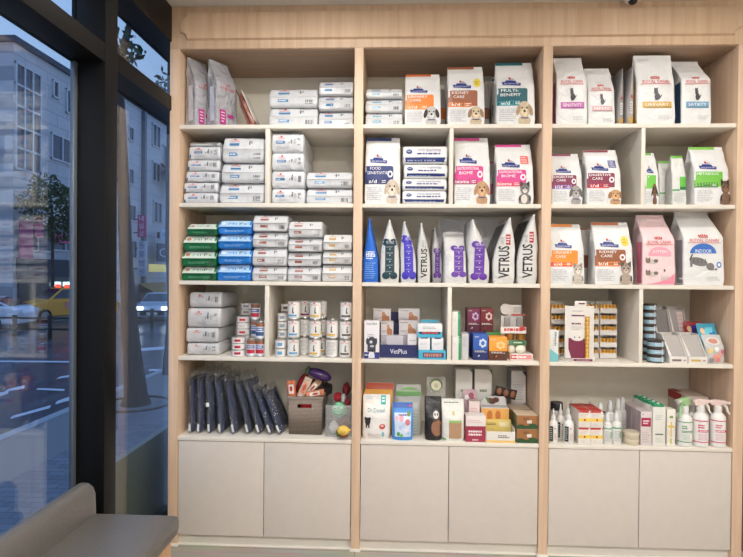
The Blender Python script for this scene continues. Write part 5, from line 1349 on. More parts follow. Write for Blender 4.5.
hk = H_(338, Y)-hv-.0015
carton('small white pack on the cyan display, left one of the two under the long box', None, Y+.004, zt2, .03, (228, 228, 230), 'medicine_box', xyw=(aty(424.3, 345, Y).x, wv*.42, hk), art=a_pk)
carton('small white pack on the cyan display, one nearer the divider under the long box', None, Y+.004, zt2, .03, (228, 228, 230), 'medicine_box', xyw=(aty(437.6, 345, Y).x, wv*.42, hk), art=a_pk)
def a_top(P, t, w, h):
    s = P.new(); s.rect(-w*.5, 0, w*.5, h*.42, I(CY)); s.build('lower_band', t)
    s = P.new(); s.rect(-w*.38, h*.24, w*.38, h*.42, I((40, 44, 96))); s.ell(-w*.38, h*.33, w*.05, h*.09, I((40, 44, 96))); s.ell(w*.38, h*.33, w*.05, h*.09, I((40, 44, 96))); s.rect(-w*.32, h*.28, w*.32, h*.38, I((196, 84, 90))); s.lines(-w*.3, h*.6, w*.36, h*.82, I((150, 140, 150)), 2, 6); s.build('oval_label', t)
carton('long white and cyan box lying on top of the two small packs', None, Y+.004, zt2+hk+.0014, .05, (226, 228, 230), 'medicine_box', xyw=(aty(430, 330, Y).x, wv*.90, H_(324, Y)-hv-hk-.003), art=a_top)

# fourth shelf, right cell
def a_stripe(P, t, w, h):
    s = P.new(); s.rect(w*.22, 0, w*.48, h, I((34, 156, 100))); s.lines(w*.30, h*.7, w*.40, h*.9, I((206, 236, 220)), 3, 3); s.build('side_stripe', t)
    s = P.new(); s.lines(-w*.42, h*.6, w*.1, h*.75, I((196, 200, 198)), 2, 2); s.build('fine_print', t)
x_a, w_, h_ = fbox(452.3, 336.5, 461, 360.5, .006, ZD)
carton('white box with green stripe, lower of two against the middle-bay divider', None, .008, ZD, .10, (224, 222, 216), 'medicine_box', xyw=(x_a, w_, h_), art=a_stripe)
carton('white box with green stripe, upper of two against the middle-bay divider', None, .01, ZD+h_+.0012, .10, (224, 222, 216), 'medicine_box', xyw=(x_a-.003, w_*.95, aty(456, 312, .01).z-ZD-h_-.0012), art=a_stripe)
carton('plain pale grey box standing between the green-striped boxes and the blue box', (461.6, 334, 468.6, 359.5), .03, ZD, .12, (202, 200, 202), 'medicine_box', art=lambda P, t, w, h: (lambda s: (s.lines(-w*.3, h*.5, w*.3, h*.9, I((170, 170, 176)), 6, 3), s.build('fine_print', t)))(P.new()))
def a_ring(panel, ring, low, fig):
    def f(P, t, w, h):
        s = P.new(); s.rect(-w*.5, 0, w*.5, h*.40, I(low)); s.lines(-w*.4, h*.30, w*.4, h*.38, I((236, 232, 228)), 2, 5, .5); s.build('lower_panel', t)
        s = P.new(); c = I(ring); hub = I(panel); cx, cz = w*.14, h*.66
        for k in range(6): s.ell(cx+w*.17*math.cos(k*PI/3+.4), cz+h*.11*math.sin(k*PI/3+.4), w*.10, h*.07, c)
        s.ell(cx, cz, w*.12, h*.085, hub); s.build('flower_logo', t)
        s = P.new(); s.ell(-w*.16, h*.15, w*.12, h*.03, I(fig), rot=.6); s.ell(-w*.10, h*.17, w*.05, h*.03, I(fig)); s.lines(-w*.4, h*.88, -w*.1, h*.92, I((220, 210, 220)), 1, 3, .7); s.build('fine_print', t)
    return f
zg, = (ZD,)
xb, wb, hb = fbox(473.3, 334.5, 488.2, 360, .012, ZD)
carton('royal blue box with white flower mark next to the orange box', None, .014, ZD, .09, (44, 92, 176), 'supplement_box', side=(36, 52, 106), xyw=(xb, wb, hb), art=a_ring((60, 110, 190), (206, 216, 236), (30, 42, 100), (226, 232, 244)))
xo, wo, ho = fbox(489.2, 337.5, 507.2, 361, .012, ZD)
carton('orange and brown box with pale flower mark next to the blue box', None, .014, ZD, .09, (240, 158, 52), 'supplement_box', side=(200, 120, 40), xyw=(xo, wo, ho), art=a_ring((244, 176, 80), (240, 206, 150), (84, 46, 34), (236, 160, 60)))
yb = .112
hgb = aty(480, 332.3, yb).z-ZD
carton('dark blue box hidden behind the royal blue box, under a maroon box', None, yb, ZD, .09, (40, 66, 128), 'supplement_box', xyw=(aty(475, 345, yb).x, aty(486.5, 345, yb).x-aty(470, 345, yb).x, hgb))
carton('green box behind the orange box, its top edge showing', None, yb, ZD, .09, (60, 132, 66), 'supplement_box', top=(86, 160, 80), xyw=(aty(493.5, 345, yb).x, aty(502.5, 345, yb).x-aty(487, 345, yb).x, hgb))
zt3 = ZD+hgb+.0018
carton('maroon-purple box with lilac flower mark on top of the dark blue box', None, yb, zt3, .07, (126, 38, 78), 'supplement_box', side=(96, 26, 60), xyw=(aty(473.6, 320, yb).x, aty(480, 320, yb).x-aty(467.3, 320, yb).x, aty(474, 308.5, yb).z-zt3), art=a_ring((140, 50, 90), (206, 186, 226), (90, 26, 50), (230, 220, 226)))
carton('dark red box with cream flower mark on top of the green box', None, yb, zt3, .07, (128, 30, 42), 'supplement_box', xyw=(aty(487, 320, yb).x, aty(493.6, 320, yb).x-aty(480.6, 320, yb).x, aty(487, 308.5, yb).z-zt3), art=a_ring((140, 40, 50), (236, 216, 206), (88, 24, 32), (160, 70, 70)))
# white tiered display of bottles with gold caps
Y = .05
t = thing('display_stand', 'white tiered display with round sign, red lettering and amber bottles by the upright', 'display', (aty(515.5, 350, Y).x, Y, ZD+.0006))
H_ = lambda py, yy=Y: aty(515, py, yy).z-ZD
X_ = lambda px, yy=Y: aty(px, 340, yy).x-t.location.x
wc = card((224, 218, 212))
b = MB(); b.box(X_(509.6), X_(532), -.02, .12, 0, H_(354, Y-.02), wc, .001); b.build('base_tray', t)
P = Print(lambda x, z: (x, -.02, z), .0006); hb_ = H_(354, Y-.02); P.rect(X_(510), hb_*.15, X_(516), hb_*.85, I((196, 60, 62))); P.rect(X_(517), hb_*.15, X_(530.5), hb_*.85, I((222, 140, 136))); P.lines(X_(511), hb_*.3, X_(529), hb_*.7, I((246, 236, 232)), 1, 5, .6); P.build('front_label', t)
b = MB(); b.box(X_(504.5), X_(527), .085, .089, hb_, H_(316, Y+.085), wc); b.build('back_board', t)
b = MB(); b.box(X_(511), X_(525), .080, .084, H_(316, Y+.08), H_(305, Y+.08), wc, .001); b.build('header_board', t)
b = MB(); b.lathe([(.0245, -.003), (.0245, .003)], wc, 26, axis='Y'); o = b.build('round_sign', t); cxs = X_(505, Y+.08); o.location = (cxs, .074, H_(309, Y+.08))
P = Print(lambda x, z: (cxs+x, .071, H_(309, Y+.08)+z), .0004); P.ell(0, 0, .022, .022, I((186, 120, 116))); P.ell(0, 0, .019, .019, I((226, 220, 214))); P.ell(0, 0, .015, .015, I((170, 158, 154))); P.ell(0, 0, .0135, .0135, I((214, 208, 204))); P.lines(-.009, -.006, .009, .006, I((120, 110, 110)), 3, 4); P.build('round_print', o)
P = Print(lambda x, z: (x, .080, z), .0006); P.lines(X_(513, Y+.08), H_(313, Y+.08), X_(524, Y+.08), H_(307, Y+.08), I((150, 140, 138)), 3, 3); P.rect(X_(511, Y+.08), H_(315.8, Y+.08), X_(525, Y+.08), H_(314, Y+.08), I((190, 90, 90))); P.build('lettering', t)
# bottle shelf front card with red lettering over a lower card with green band
b = MB(); b.box(X_(501.5), X_(527.3), .020, .024, H_(333.5, Y+.02), H_(327, Y+.02), wc); b.build('lettering_card', t)
P = Print(lambda x, z: (x, .02, z), .0006); P.lines(X_(505), H_(332.5), X_(526), H_(328), I((200, 76, 76)), 1, 9, .6); P.quad([(X_(522), H_(332)), (X_(527), H_(330)), (X_(525), H_(326)), (X_(520), H_(328))], I((190, 66, 66))); P.build('lettering', t)
b = MB(); b.box(X_(509.6), X_(527), .012, .016, H_(345.5, Y+.012), H_(340.5, Y+.012), card((92, 138, 92))); b.build('green_band', t)
P = Print(lambda x, z: (x, .012, z), .0006); P.rect(X_(513), H_(345), X_(526), H_(341), I((60, 110, 70))); P.lines(X_(514), H_(344), X_(525), H_(342), I((210, 226, 206)), 1, 5, .6); P.build('band_print', t)
def amber(label, cpx, Y_, z, r, top, gold=(176, 126, 60)):
    x = aty(cpx, 340, Y_).x; h = aty(cpx, top, Y_).z-z; q = thing('amber_bottle', label, 'bottle', (x, Y_, z))
    b = MB(); b.lathe([(r*.95, 0), (r, h*.04), (r, h*.55), (r*.9, h*.64), (r*.5, h*.7), (r*.5, h*.72)], mat((226, 220, 210), .3, 'bottle'), 20); b.build('bottle_body', q)
    b = MB(); b.lathe([(r*.92, h*.66), (r*.92, h*.98), (r*.86, h)], mat(gold, .3, 'gold_cap', .6), 18); b.build('cap', q)
    P = Print(lambda x, zz: (r*1.0*math.sin(x/r), -r*1.0*math.cos(x/r), zz), .0008, lambda x, zz: (math.sin(x/r), -math.cos(x/r), 0)); P.ell(0, h*.3, r*.7, h*.16, I((206, 188, 140))); P.ell(0, h*.3, r*.5, h*.11, I((238, 234, 226))); P.build('label', q)
zz_ = ZD+hb_+.0012
amber('gold-capped white bottle in the tiered display, next to the orange box', 509.5, Y+.052, zz_, .0225, 333.5)
amber('gold-capped white bottle in the tiered display, nearer the oak upright', 520.5, Y+.052, zz_, .0225, 333.5)
b = MB(); b.blob((X_(511.3, Y), -.002, hb_+.018), (.017, .012, .017), mat((226, 220, 204), .4, 'card')); b.build('round_picture', t)
b = MB(); b.blob((X_(520.5, Y), -.002, hb_+.018), (.023, .012, .018), mat((228, 222, 204), .4, 'card')); b.build('round_picture', t)
for k, px in enumerate((507.5, 519.5)):
    b = MB(); b.box(X_(px, Y+.07)-.013, X_(px, Y+.07)+.013, .074, .080, H_(327, Y+.07), H_(317.5, Y+.07), card((168, 164, 162)), .003); b.build('bottle_picture', t)

# lowest open shelf
def pouch(label, q, Y, rgb, seed, art, d=.045, lean=.03, rz=0, amp=.002, m=None, cat='treat pouch', name='treat_pouch', z=ZE, topw=.98, kind='pouch'):
    cx, w, h = fbox(*q, Y, z); t = thing(name, label, cat, (cx, Y, z+.0006), rz)
    S, o = upright_bag(t, w, h, d, m or film(rgb, .3), seed, kind, lean=lean, amp=amp, topw=topw, part='pouch_body')
    P = Print(S, .0014); art(P, t, w, h); return t
def a_dental(P, t, w, h):
    s = P.new(); s.text('Dr.Dental', 0, h*.66, w*.62, h*.085, I((44, 132, 140))); s.build('brand_logo', t)
    s = P.new(); s.rect(w*.16, h*.78, w*.34, h*.98, I((60, 170, 166))); s.lines(w*.2, h*.82, w*.31, h*.95, I((230, 244, 242)), 2, 3, .5); s.lines(-w*.36, h*.88, -w*.1, h*.96, I((150, 190, 214)), 2, 4); s.build('corner_tab', t)
    s = P.new(); c = I((46, 44, 48)); s.ell(-w*.31, h*.41, w*.10, h*.09, c); s.ell(-w*.38, h*.47, w*.05, h*.04, c); s.ell(-w*.24, h*.47, w*.05, h*.04, c); s.rect(-w*.38, h*.26, -w*.33, h*.40, c); s.rect(-w*.29, h*.26, -w*.24, h*.40, c); s.build('tooth_picture', t)
    s = P.new(); s.ell(w*.22, h*.30, w*.11, h*.06, I((176, 60, 56))); s.ell(w*.22, h*.315, w*.06, h*.03, I((226, 170, 160))); s.lines(-w*.3, h*.03, w*.3, h*.14, I((206, 180, 176)), 3, 6); s.ell(w*.25, h*.12, w*.05, h*.06, I((120, 180, 190))); s.build('fine_print', t)
pouch('white dental treat pouch with black tooth picture in front of orange pouches', (362.4, 397, 390, 437.3), .012, (226, 222, 218), 111, a_dental, d=.05, topw=.98)
def a_plain(strip, zlo=.86):
    def f(P, t, w, h):
        s = P.new(); s.rect(-w*.49, h*zlo, w*.49, h*.995, I(strip)); s.build('top_band', t)
        s = P.new(); s.ell(0, h*.82, w*.14, h*.03, I((176, 120, 80))); s.lines(-w*.4, h*.5, w*.4, h*.7, I((200, 180, 160)), 3, 3); s.build('fine_print', t)
    return f
pouch('orange-topped white pouch directly behind the dental treat pouch', (363.5, 392, 392.5, 437), .075, (222, 170, 84), 112, a_plain((232, 168, 56)))
pouch('red-orange topped pouch at the back, behind the orange-topped one', (365.5, 385, 393.8, 437), .135, (216, 204, 190), 113, a_plain((190, 72, 40), .80))
def a_hp(P, t, w, h):
    s = P.new(); s.quad([(-w*.36, h*.10), (w*.38, h*.10), (w*.40, h*.74), (-w*.40, h*.74)], I((206, 222, 240)), 9); s.build('front_panel', t)
    s = P.new()
    for (x, z, r, c) in ((-.28, .60, .09, (230, 180, 190)), (-.06, .60, .11, (226, 160, 176)), (.24, .50, .12, (206, 120, 130)), (.30, .72, .09, (120, 150, 90)), (-.1, .36, .08, (180, 200, 236)), (.05, .42, .09, (190, 206, 236)), (.16, .28, .08, (236, 226, 236)), (-.2, .18, .08, (90, 160, 90)), (-.05, .14, .07, (110, 176, 100)), (.28, .2, .07, (170, 200, 230))): s.ell(w*x, h*z, w*r, h*r*.75, I(c))
    s.lines(-w*.2, h*.66, w*.26, h*.72, I((120, 90, 150)), 1, 4, .6); s.build('picture', t)
    s = P.new(); s.rect(-w*.46, h*.86, w*.46, h*.98, I((40, 84, 170))); s.ell(w*.38, h*.92, w*.07, h*.03, I((196, 70, 70))); s.build('top_band', t)
pouch('blue pouch with pale picture panel in front of the green-banded clear pouch', (392.3, 405, 413.2, 438.5), .006, (66, 140, 214), 114, a_hp, d=.04)
CLP = clear_mat('cloudy_pouch', rough=.25, bump=.2, fres=1.5, amount=.55, solid=(206, 208, 204))
def a_green(P, t, w, h):
    s = P.new(); s.rect(-w*.49, h*.78, w*.49, h*.86, I((84, 150, 66))); s.rect(-w*.42, h*.86, w*.42, h*.88, I((120, 176, 96))); s.ell(0, h*.90, w*.3, h*.05, I((110, 168, 90)), a0=0, a1=180); s.build('top_band', t)
    s = P.new(); s.lines(w*.0, h*.05, w*.42, h*.5, I((170, 180, 170)), 8, 4); s.build('fine_print', t)
pouch('tall cloudy pouch with green band behind the blue pouch', (396, 387, 421.5, 437), .07, (206, 206, 200), 115, a_green, m=CLP, d=.05)
def a_black(P, t, w, h):
    s = P.new(); c = I((150, 104, 80)); s.ell(w*.22, h*.30, w*.34, h*.19, c)
    for k in range(4): s.rect(w*(.02+.12*k), h*.16, w*(.03+.12*k), h*.44, I((118, 76, 58)))
    s.build('treat_window', t)
    s = P.new(); s.ell(w*.16, h*.58, w*.24, h*.15, I((66, 62, 62))); s.ell(w*.16, h*.60, w*.16, h*.09, I((216, 212, 208))); s.ell(w*.1, h*.61, w*.04, h*.03, I((40, 38, 38))); s.ell(w*.24, h*.61, w*.04, h*.03, I((40, 38, 38))); s.rect(-w*.46, h*.86, w*.46, h*.87, I((66, 64, 66))); s.build('cat_emblem', t)
pouch('black pouch with brown treat window beside the white stick pouch', (425, 399, 442, 437.5), .012, (34, 32, 33), 116, a_black, d=.05)
def a_circ(P, t, w, h):
    s = P.new(); s.ell(0, h*.86, w*.36, h*.11, I((92, 110, 72))); s.ell(0, h*.845, w*.27, h*.085, I((206, 204, 168))); s.ell(0, h*.845, w*.1, h*.04, I((176, 176, 140))); s.lines(-w*.2, h*.73, w*.2, h*.75, I((120, 130, 100)), 1, 3, .7); s.build('round_label', t)
pouch('tall clear pouch with round olive label, behind the black pouch', (427, 378.5, 446, 437), .12, (200, 200, 190), 117, a_circ, m=clear_mat('clear_pouch', rough=.2, bump=.2, fres=1.5, amount=.28, solid=(206, 206, 196)), d=.03)
def a_stick(P, t, w, h):
    s = P.new(); s.rect(-w*.2, h*.08, w*.36, h*.46, I((188, 150, 118)))
    for k in range(6): s.rect(w*(-.18+.09*k), h*.09, w*(-.16+.09*k), h*.45, I((150, 112, 84)))
    s.rect(-w*.2, h*.46, w*.36, h*.52, I((150, 190, 110))); s.build('treat_window', t)
    s = P.new(); s.ell(0, h*.68, w*.06, h*.05, I((206, 190, 130))); s.lines(-w*.4, h*.9, w*.3, h*.93, I((100, 110, 100)), 1, 3, .8); s.ell(-w*.4, h*.05, w*.08, h*.03, I((120, 176, 110))); s.build('fine_print', t)
pouch('white pouch with window of brown chew sticks', (442.6, 401.5, 465, 440), .003, (222, 222, 214), 118, a_stick, d=.045)
def a_tall(P, t, w, h):
    s = P.new(); s.lines(-w*.2, h*.62, w*.25, h*.68, I((120, 130, 100)), 1, 3, .7); s.lines(-w*.3, h*.36, w*.25, h*.42, I((200, 120, 110)), 1, 5, .6); s.ell(-w*.34, h*.2, w*.05, h*.03, I((70, 120, 100))); s.build('lettering', t)
    s = P.new(); s.quad([(w*.3, h), (w*.5, h), (w*.5, h*.92), (w*.46, h*.95)], I((70, 120, 80))); s.build('corner_mark', t)
Yt = .19
for (a, c, lb) in ((455.5, 472.2, 'tall white carton at the back, nearer the round olive label'), (474.6, 491.5, 'tall white carton at the back beside the dark sausage card')):
    carton(lb, (a, 369.5, c, 430), Yt, ZE, .1, (222, 218, 210), 'carton', art=a_tall)
x_, w_, h_ = fbox(511, 403.5, 525.5, 430, .22, ZE)
carton('white carton at the back by the second inner upright, lower one', None, .22, ZE, .10, (214, 210, 208), 'carton', side=(186, 184, 186), xyw=(x_, w_, h_), art=a_tall)
carton('white carton at the back by the second inner upright, upper one', None, .22, ZE+h_+.0012, .10, (220, 216, 212), 'carton', side=(186, 184, 186), xyw=(x_, w_, aty(520, 371, .22).z-ZE-h_-.0012), art=lambda P, t, w, h: (lambda s: (s.lines(-w*.4, h*.08, w*.4, h*.6, I((176, 174, 176)), 7, 3), s.rect(-w*.5, h*.66, w*.5, h*.665, I((180, 178, 180))), s.quad([(w*.22, h*.99), (w*.5, h*.99), (w*.5, h*.84), (w*.4, h*.88)], I((54, 52, 70))), s.build('fine_print', t)))(P.new()))
# pink packs
xm, wm, hm = fbox(465.8, 416, 485.6, 442.5, .006, ZE)
def a_mar(P, t, w, h):
    s = P.new(); s.rect(-w*.5, 0, w*.5, h*.60, I((158, 48, 74))); s.lines(-w*.36, h*.22, w*.36, h*.46, I((240, 228, 230)), 2, 3, .6); s.lines(-w*.16, h*.04, w*.16, h*.12, I((236, 210, 216)), 1, 3, .6); s.build('lower_panel', t)
    s = P.new(); s.lines(-w*.36, h*.72, w*.36, h*.86, I((222, 176, 184)), 2, 5); s.build('lettering', t)
carton('maroon and white carton at the front next to the stick pouch', None, .008, ZE, .06, (226, 216, 212), 'treat_box', xyw=(xm, wm, hm), side=(150, 50, 74), art=a_mar)
carton('pink and white small carton behind the maroon one', (468.8, 401.5, 479.6, 425), .085, ZE, .05, (224, 206, 202), 'treat_box', art=lambda P, t, w, h: (lambda s: (s.rect(-w*.5, h*.3, w*.5, h*.52, I((206, 132, 128))), s.lines(-w*.4, h*.34, w*.4, h*.48, I((246, 232, 230)), 1, 4, .6), s.lines(-w*.3, h*.66, w*.3, h*.84, I((220, 170, 170)), 2, 3), s.build('lettering', t)))(P.new()))
pouch('pink and white treat pouch behind the small pink carton', (463.5, 391.5, 477.5, 428), .145, (206, 168, 176), 121, lambda P, t, w, h: (lambda s: (s.ell(-w*.2, h*.82, w*.16, h*.06, I((236, 230, 230))), s.ell(w*.12, h*.86, w*.2, h*.07, I((156, 60, 84))), s.ell(w*.3, h*.76, w*.14, h*.06, I((180, 90, 110))), s.build('picture', t)))(P.new()), d=.03)
# display card box with brown jerky picture, then yellow display in front
xk, wk, hk = fbox(481.2, 408, 509, 436, .09, ZE)
t = carton('white and orange display carton with brown jerky picture on its raised back', None, .09, ZE, .06, (206, 204, 202), 'treat_display', xyw=(xk, wk, hk), art=lambda P, t, w, h: (lambda s: (s.rect(-w*.5, h*.56, w*.5, h*.98, I((224, 168, 92))), s.ell(-w*.2, h*.75, w*.1, h*.16, I((190, 116, 56))), s.ell(w*.1, h*.75, w*.1, h*.16, I((190, 116, 56))), s.lines(-w*.1, h*.2, w*.2, h*.4, I((150, 150, 150)), 1, 3), s.build('front_label', t)))(P.new()))
b = MB(); hh_ = aty(495, 396.5, .145).z-ZE; b.prism([(-wk*.5, hk), (wk*.5, hk), (wk*.42, hh_), (-wk*.34, hh_)], .054, .058, card((212, 210, 208))); b.build('raised_back', t)
P = Print(lambda x, z: (x, .054, z), .0006); c = I((92, 52, 42)); P.ell(-wk*.03, hk+(hh_-hk)*.45, wk*.14, (hh_-hk)*.34, c); P.ell(wk*.1, hk+(hh_-hk)*.6, wk*.12, (hh_-hk)*.3, c); P.ell(-wk*.12, hk+(hh_-hk)*.6, wk*.1, (hh_-hk)*.25, I((120, 70, 54))); P.quad([(-wk*.3, hh_-.004), (-wk*.2, hh_-.004), (-wk*.14, hh_-.03), (-wk*.2, hh_-.03)], I((90, 150, 100))); P.build('picture', t)
t = thing('treat_display', 'yellow-filled white display tray beside the brown and green cartons', 'display', (aty(501, 435, .004).x, .006, ZE+.0006))
wy = aty(515.5, 435, .004).x-aty(487, 435, .004).x; hy = aty(501, 432, .004).z-ZE; hb2 = aty(501, 420.5, .06).z-ZE
b = MB(); b.box(-wy/2, wy/2, 0, .004, 0, hy, card((228, 222, 214))); b.box(-wy/2, -wy/2+.003, .004, .08, 0, hy, card((226, 220, 212))); b.box(wy/2-.003, wy/2, .004, .08, 0, hy*1.3, card((226, 220, 212))); b.box(-wy/2+.003, wy/2-.003, .004, .08, 0, .004, card((226, 220, 212))); b.build('tray', t)
b = MB(); b.box(-wy/2+.004, wy/2-.005, .062, .078, .005, hb2, card((222, 196, 112)), .001); b.build('yellow_packs', t)
P = Print(lambda x, z: (x, .062, z), .0006); P.rect(wy*.02, hb2*.62, wy*.4, hb2*.92, I((232, 214, 150))); P.ell(wy*.15, hb2*.76, wy*.12, hb2*.1, I((240, 228, 190))); P.lines(-wy*.42, hb2*.7, -wy*.06, hb2*.86, I((110, 86, 50)), 2, 3, .5); P.build('pack_print', t)
P = Print(lambda x, z: (x, 0, z), .0006); P.rect(-wy*.5, 0, wy*.5, hy*.2, I((232, 190, 110))); P.lines(-wy*.1, hy*.4, wy*.3, hy*.7, I((60, 54, 44)), 2, 5, .5); P.build('front_label', t)
# dark card with three sausages
c = aty(506.5, 393.5, .15); t = thing('sausage_card', 'dark card with three brown sausages leaning above the jerky display', 'treat pack', (c.x, .165, c.z)); t.rotation_euler = (0, math.radians(13), 0)
b = MB(); b.box(-.050, .050, 0, .012, -.024, .022, card((44, 34, 34)), .002); b.build('card', t)
for k in (-1, 0, 1): b = MB(); b.blob((k*.032, -.003, 0), (.012, .007, .017), mat((150, 98, 70), .4, 'sausage'), 14, 8, .02, k+3); b.build('sausage', t)
# brown and green cartons, two deep
def a_brown(P, t, w, h):
    s = P.new(); g = I((44, 78, 44)); s.quad([(-w*.5, 0), (w*.5, 0), (w*.5, h*.3), (-w*.5, h*.2)], g); s.ell(-w*.3, h*.22, w*.18, h*.12, g); s.ell(w*.24, h*.3, w*.18, h*.12, g); s.build('lower_band', t)
    s = P.new(); s.rect(-w*.02, h*.42, w*.2, h*.66, I((222, 212, 200))); s.lines(-w*.2, h*.62, w*.1, h*.86, I((90, 60, 36)), 2, 3, .5); s.build('lettering', t)
BRC, BRT, BRS = (158, 106, 62), (216, 196, 168), (74, 92, 62)
xq, wq, hq = fbox(516.6, 429.5, 538, 443.5, .008, ZE)
for j, (yy, lb) in enumerate(((.008, 'front'), (.115, 'rear'))):
    for i in range(2):
        hh = hq if i == 0 else hq*.98
        carton('brown and green printed carton, %s of the %s pair by the upright' % (('lower', 'upper')[i], lb), None, yy, ZE+i*(hq+.0016), .10, BRC, 'treat_box', top=BRT, side=BRS, xyw=(xq+(0 if j == 0 else -.003), wq, hh), art=a_brown, group='brown and green cartons')
# ================================================================== bay under the ceiling camera
PUR = (176, 88, 160)
# top shelf
red_letter_bag('white red-lettered bag with purple band on the top shelf, next to the upright', (556.5, 58.5, 587.5, 122.5), .02, ZA, (186, 96, 168), 'SENSITIVITY', side=(150, 76, 140), seed=131, d=.09)
red_letter_bag('shorter white red-lettered bag with pale band beside the purple-banded one, top shelf', (588.5, 69, 615.5, 122.5), .03, ZA, (206, 164, 164), 'HEPATIC', seed=132, d=.09, kind='box')
plain_back('dark grey bag standing behind the two red-lettered bags on the top shelf', (592, 74, 607, 122.5), .17, ZA, (104, 100, 98), 133, d=.1)
def narrow(label, q, Y, seed, rgb, gold):
    cx, w, h = fbox(*q, Y, ZA); t = thing('pet_food_bag', label, 'food bag', (cx, Y, ZA+.0008))
    S, o = upright_bag(t, w, h, .2, film(rgb, .28, .4), seed, 'tent', xl=w*.25, amp=.002); P = Print(S, .0016)
    s = P.new(); s.rect(-w*.3, h*.04, w*.36, h*.14, I(gold)); s.rect(-w*.1, h*.2, w*.3, h*.4, I((206, 204, 204))); s.lines(-w*.05, h*.22, w*.25, h*.38, I((110, 108, 110)), 4, seed); s.ell(w*.1, h*.48, w*.16, h*.03, I((170, 70, 60))); s.build('side_print', t); return t
narrow('grey bag seen edge-on with gold foot, nearer the shorter red-lettered bag', (617.5, 68, 624.5, 122.5), .05, 134, (150, 146, 144), (186, 150, 80))
narrow('grey bag seen edge-on with gold foot, touching the tall gold-banded bag', (627.5, 66, 634.5, 122.5), .03, 135, (164, 160, 158), (190, 156, 84))
red_letter_bag('tall white red-lettered bag with gold band on the top shelf', (637.5, 56, 676, 123), .012, ZA, (206, 168, 84), 'URINARY', side=(196, 160, 90), seed=136, d=.10, kind='box', lean=.0, topw=.985)
red_letter_bag('white red-lettered bag with steel-blue band and folded-back top, next to the end upright', (682, 62, 712, 122), .012, ZA, (110, 160, 190), 'SATIETY', side=(38, 72, 110), seed=137, d=.12, lean=.05)
# second shelf
VIO = (120, 50, 92)
vet_bag('white bag with plum panel, lilac band and grey terrier on the second shelf', (552.3, 154.3, 583, 204), .012, ZB, (126, 44, 74), (130, 44, 82), ['DIGESTIVE', 'CARE'], ((150, 140, 206), 'i/d'), ('dog', (166, 162, 160), (104, 98, 96), .36, .28), seed=141, circle=True)
vet_bag('white bag with plum panel, red band and tan chihuahua on the second shelf', (587.5, 150.5, 622, 203.5), .012, ZB, (126, 40, 60), (136, 46, 76), ['DIGESTIVE', 'CARE'], ((208, 58, 62), 'i/d'), ('dog', (206, 160, 112), (160, 112, 72), .26, .32), ((52, 68, 140), 'sq'), seed=142, circle=True)
plain_back('grey bag behind the two plum-panelled bags on the second shelf', (570, 158, 596, 204), .15, ZB, (164, 160, 160), 143)
def gusset(label, q, Y, seed, rgb=(216, 216, 212)):
    cx, w, h = fbox(*q, Y, ZB); t = thing('pet_food_bag', label, 'food bag', (cx, Y, ZB+.0008))
    S, o = upright_bag(t, w, h, .07, film(rgb), seed, 'box', topw=.85); P = Print(S, .0014)
    s = P.new(); s.rect(-w*.49, h*.955, w*.4, h*.998, I(GRN)); s.rect(w*.02, h*.36, w*.47, h*.56, I((96, 184, 62))); s.rect(w*.02, h*.30, w*.47, h*.36, I((36, 110, 66))); s.build('front_panel', t)
    s = P.new(); s.lines(-w*.4, h*.06, w*.4, h*.25, I((180, 182, 180)), 5, seed); s.rect(-w*.49, h*.28, w*.0, h*.31, I((80, 160, 80))); s.build('fine_print', t)
    return t
t = vet_bag('white and green bag with dark-faced dog picture beside the right-hand divider', (645.6, 153.5, 659.5, 203), .01, ZB, GRN, (110, 190, 70), ['M'], None, ('dog', (120, 84, 60), (54, 42, 38), .40, .18), seed=144, d=.07)
gusset('white and green bag set back behind the others, second in the green row', (660, 160, 673.5, 203), .09, 145)
gusset('white and green bag directly left of the large green metabolic bag', (673, 154.5, 687, 203), .02, 146)
vet_bag('large white bag with bright green panel and brown tabby cat on the second shelf', (695.5, 147.5, 731, 203.5), .01, ZB, (122, 190, 70), (112, 186, 66), ['METABOLIC', ''], ((44, 84, 60), ''), ('cat', (120, 92, 72), (60, 44, 36), .42, .36), seed=147, d=.13, lean=.0)
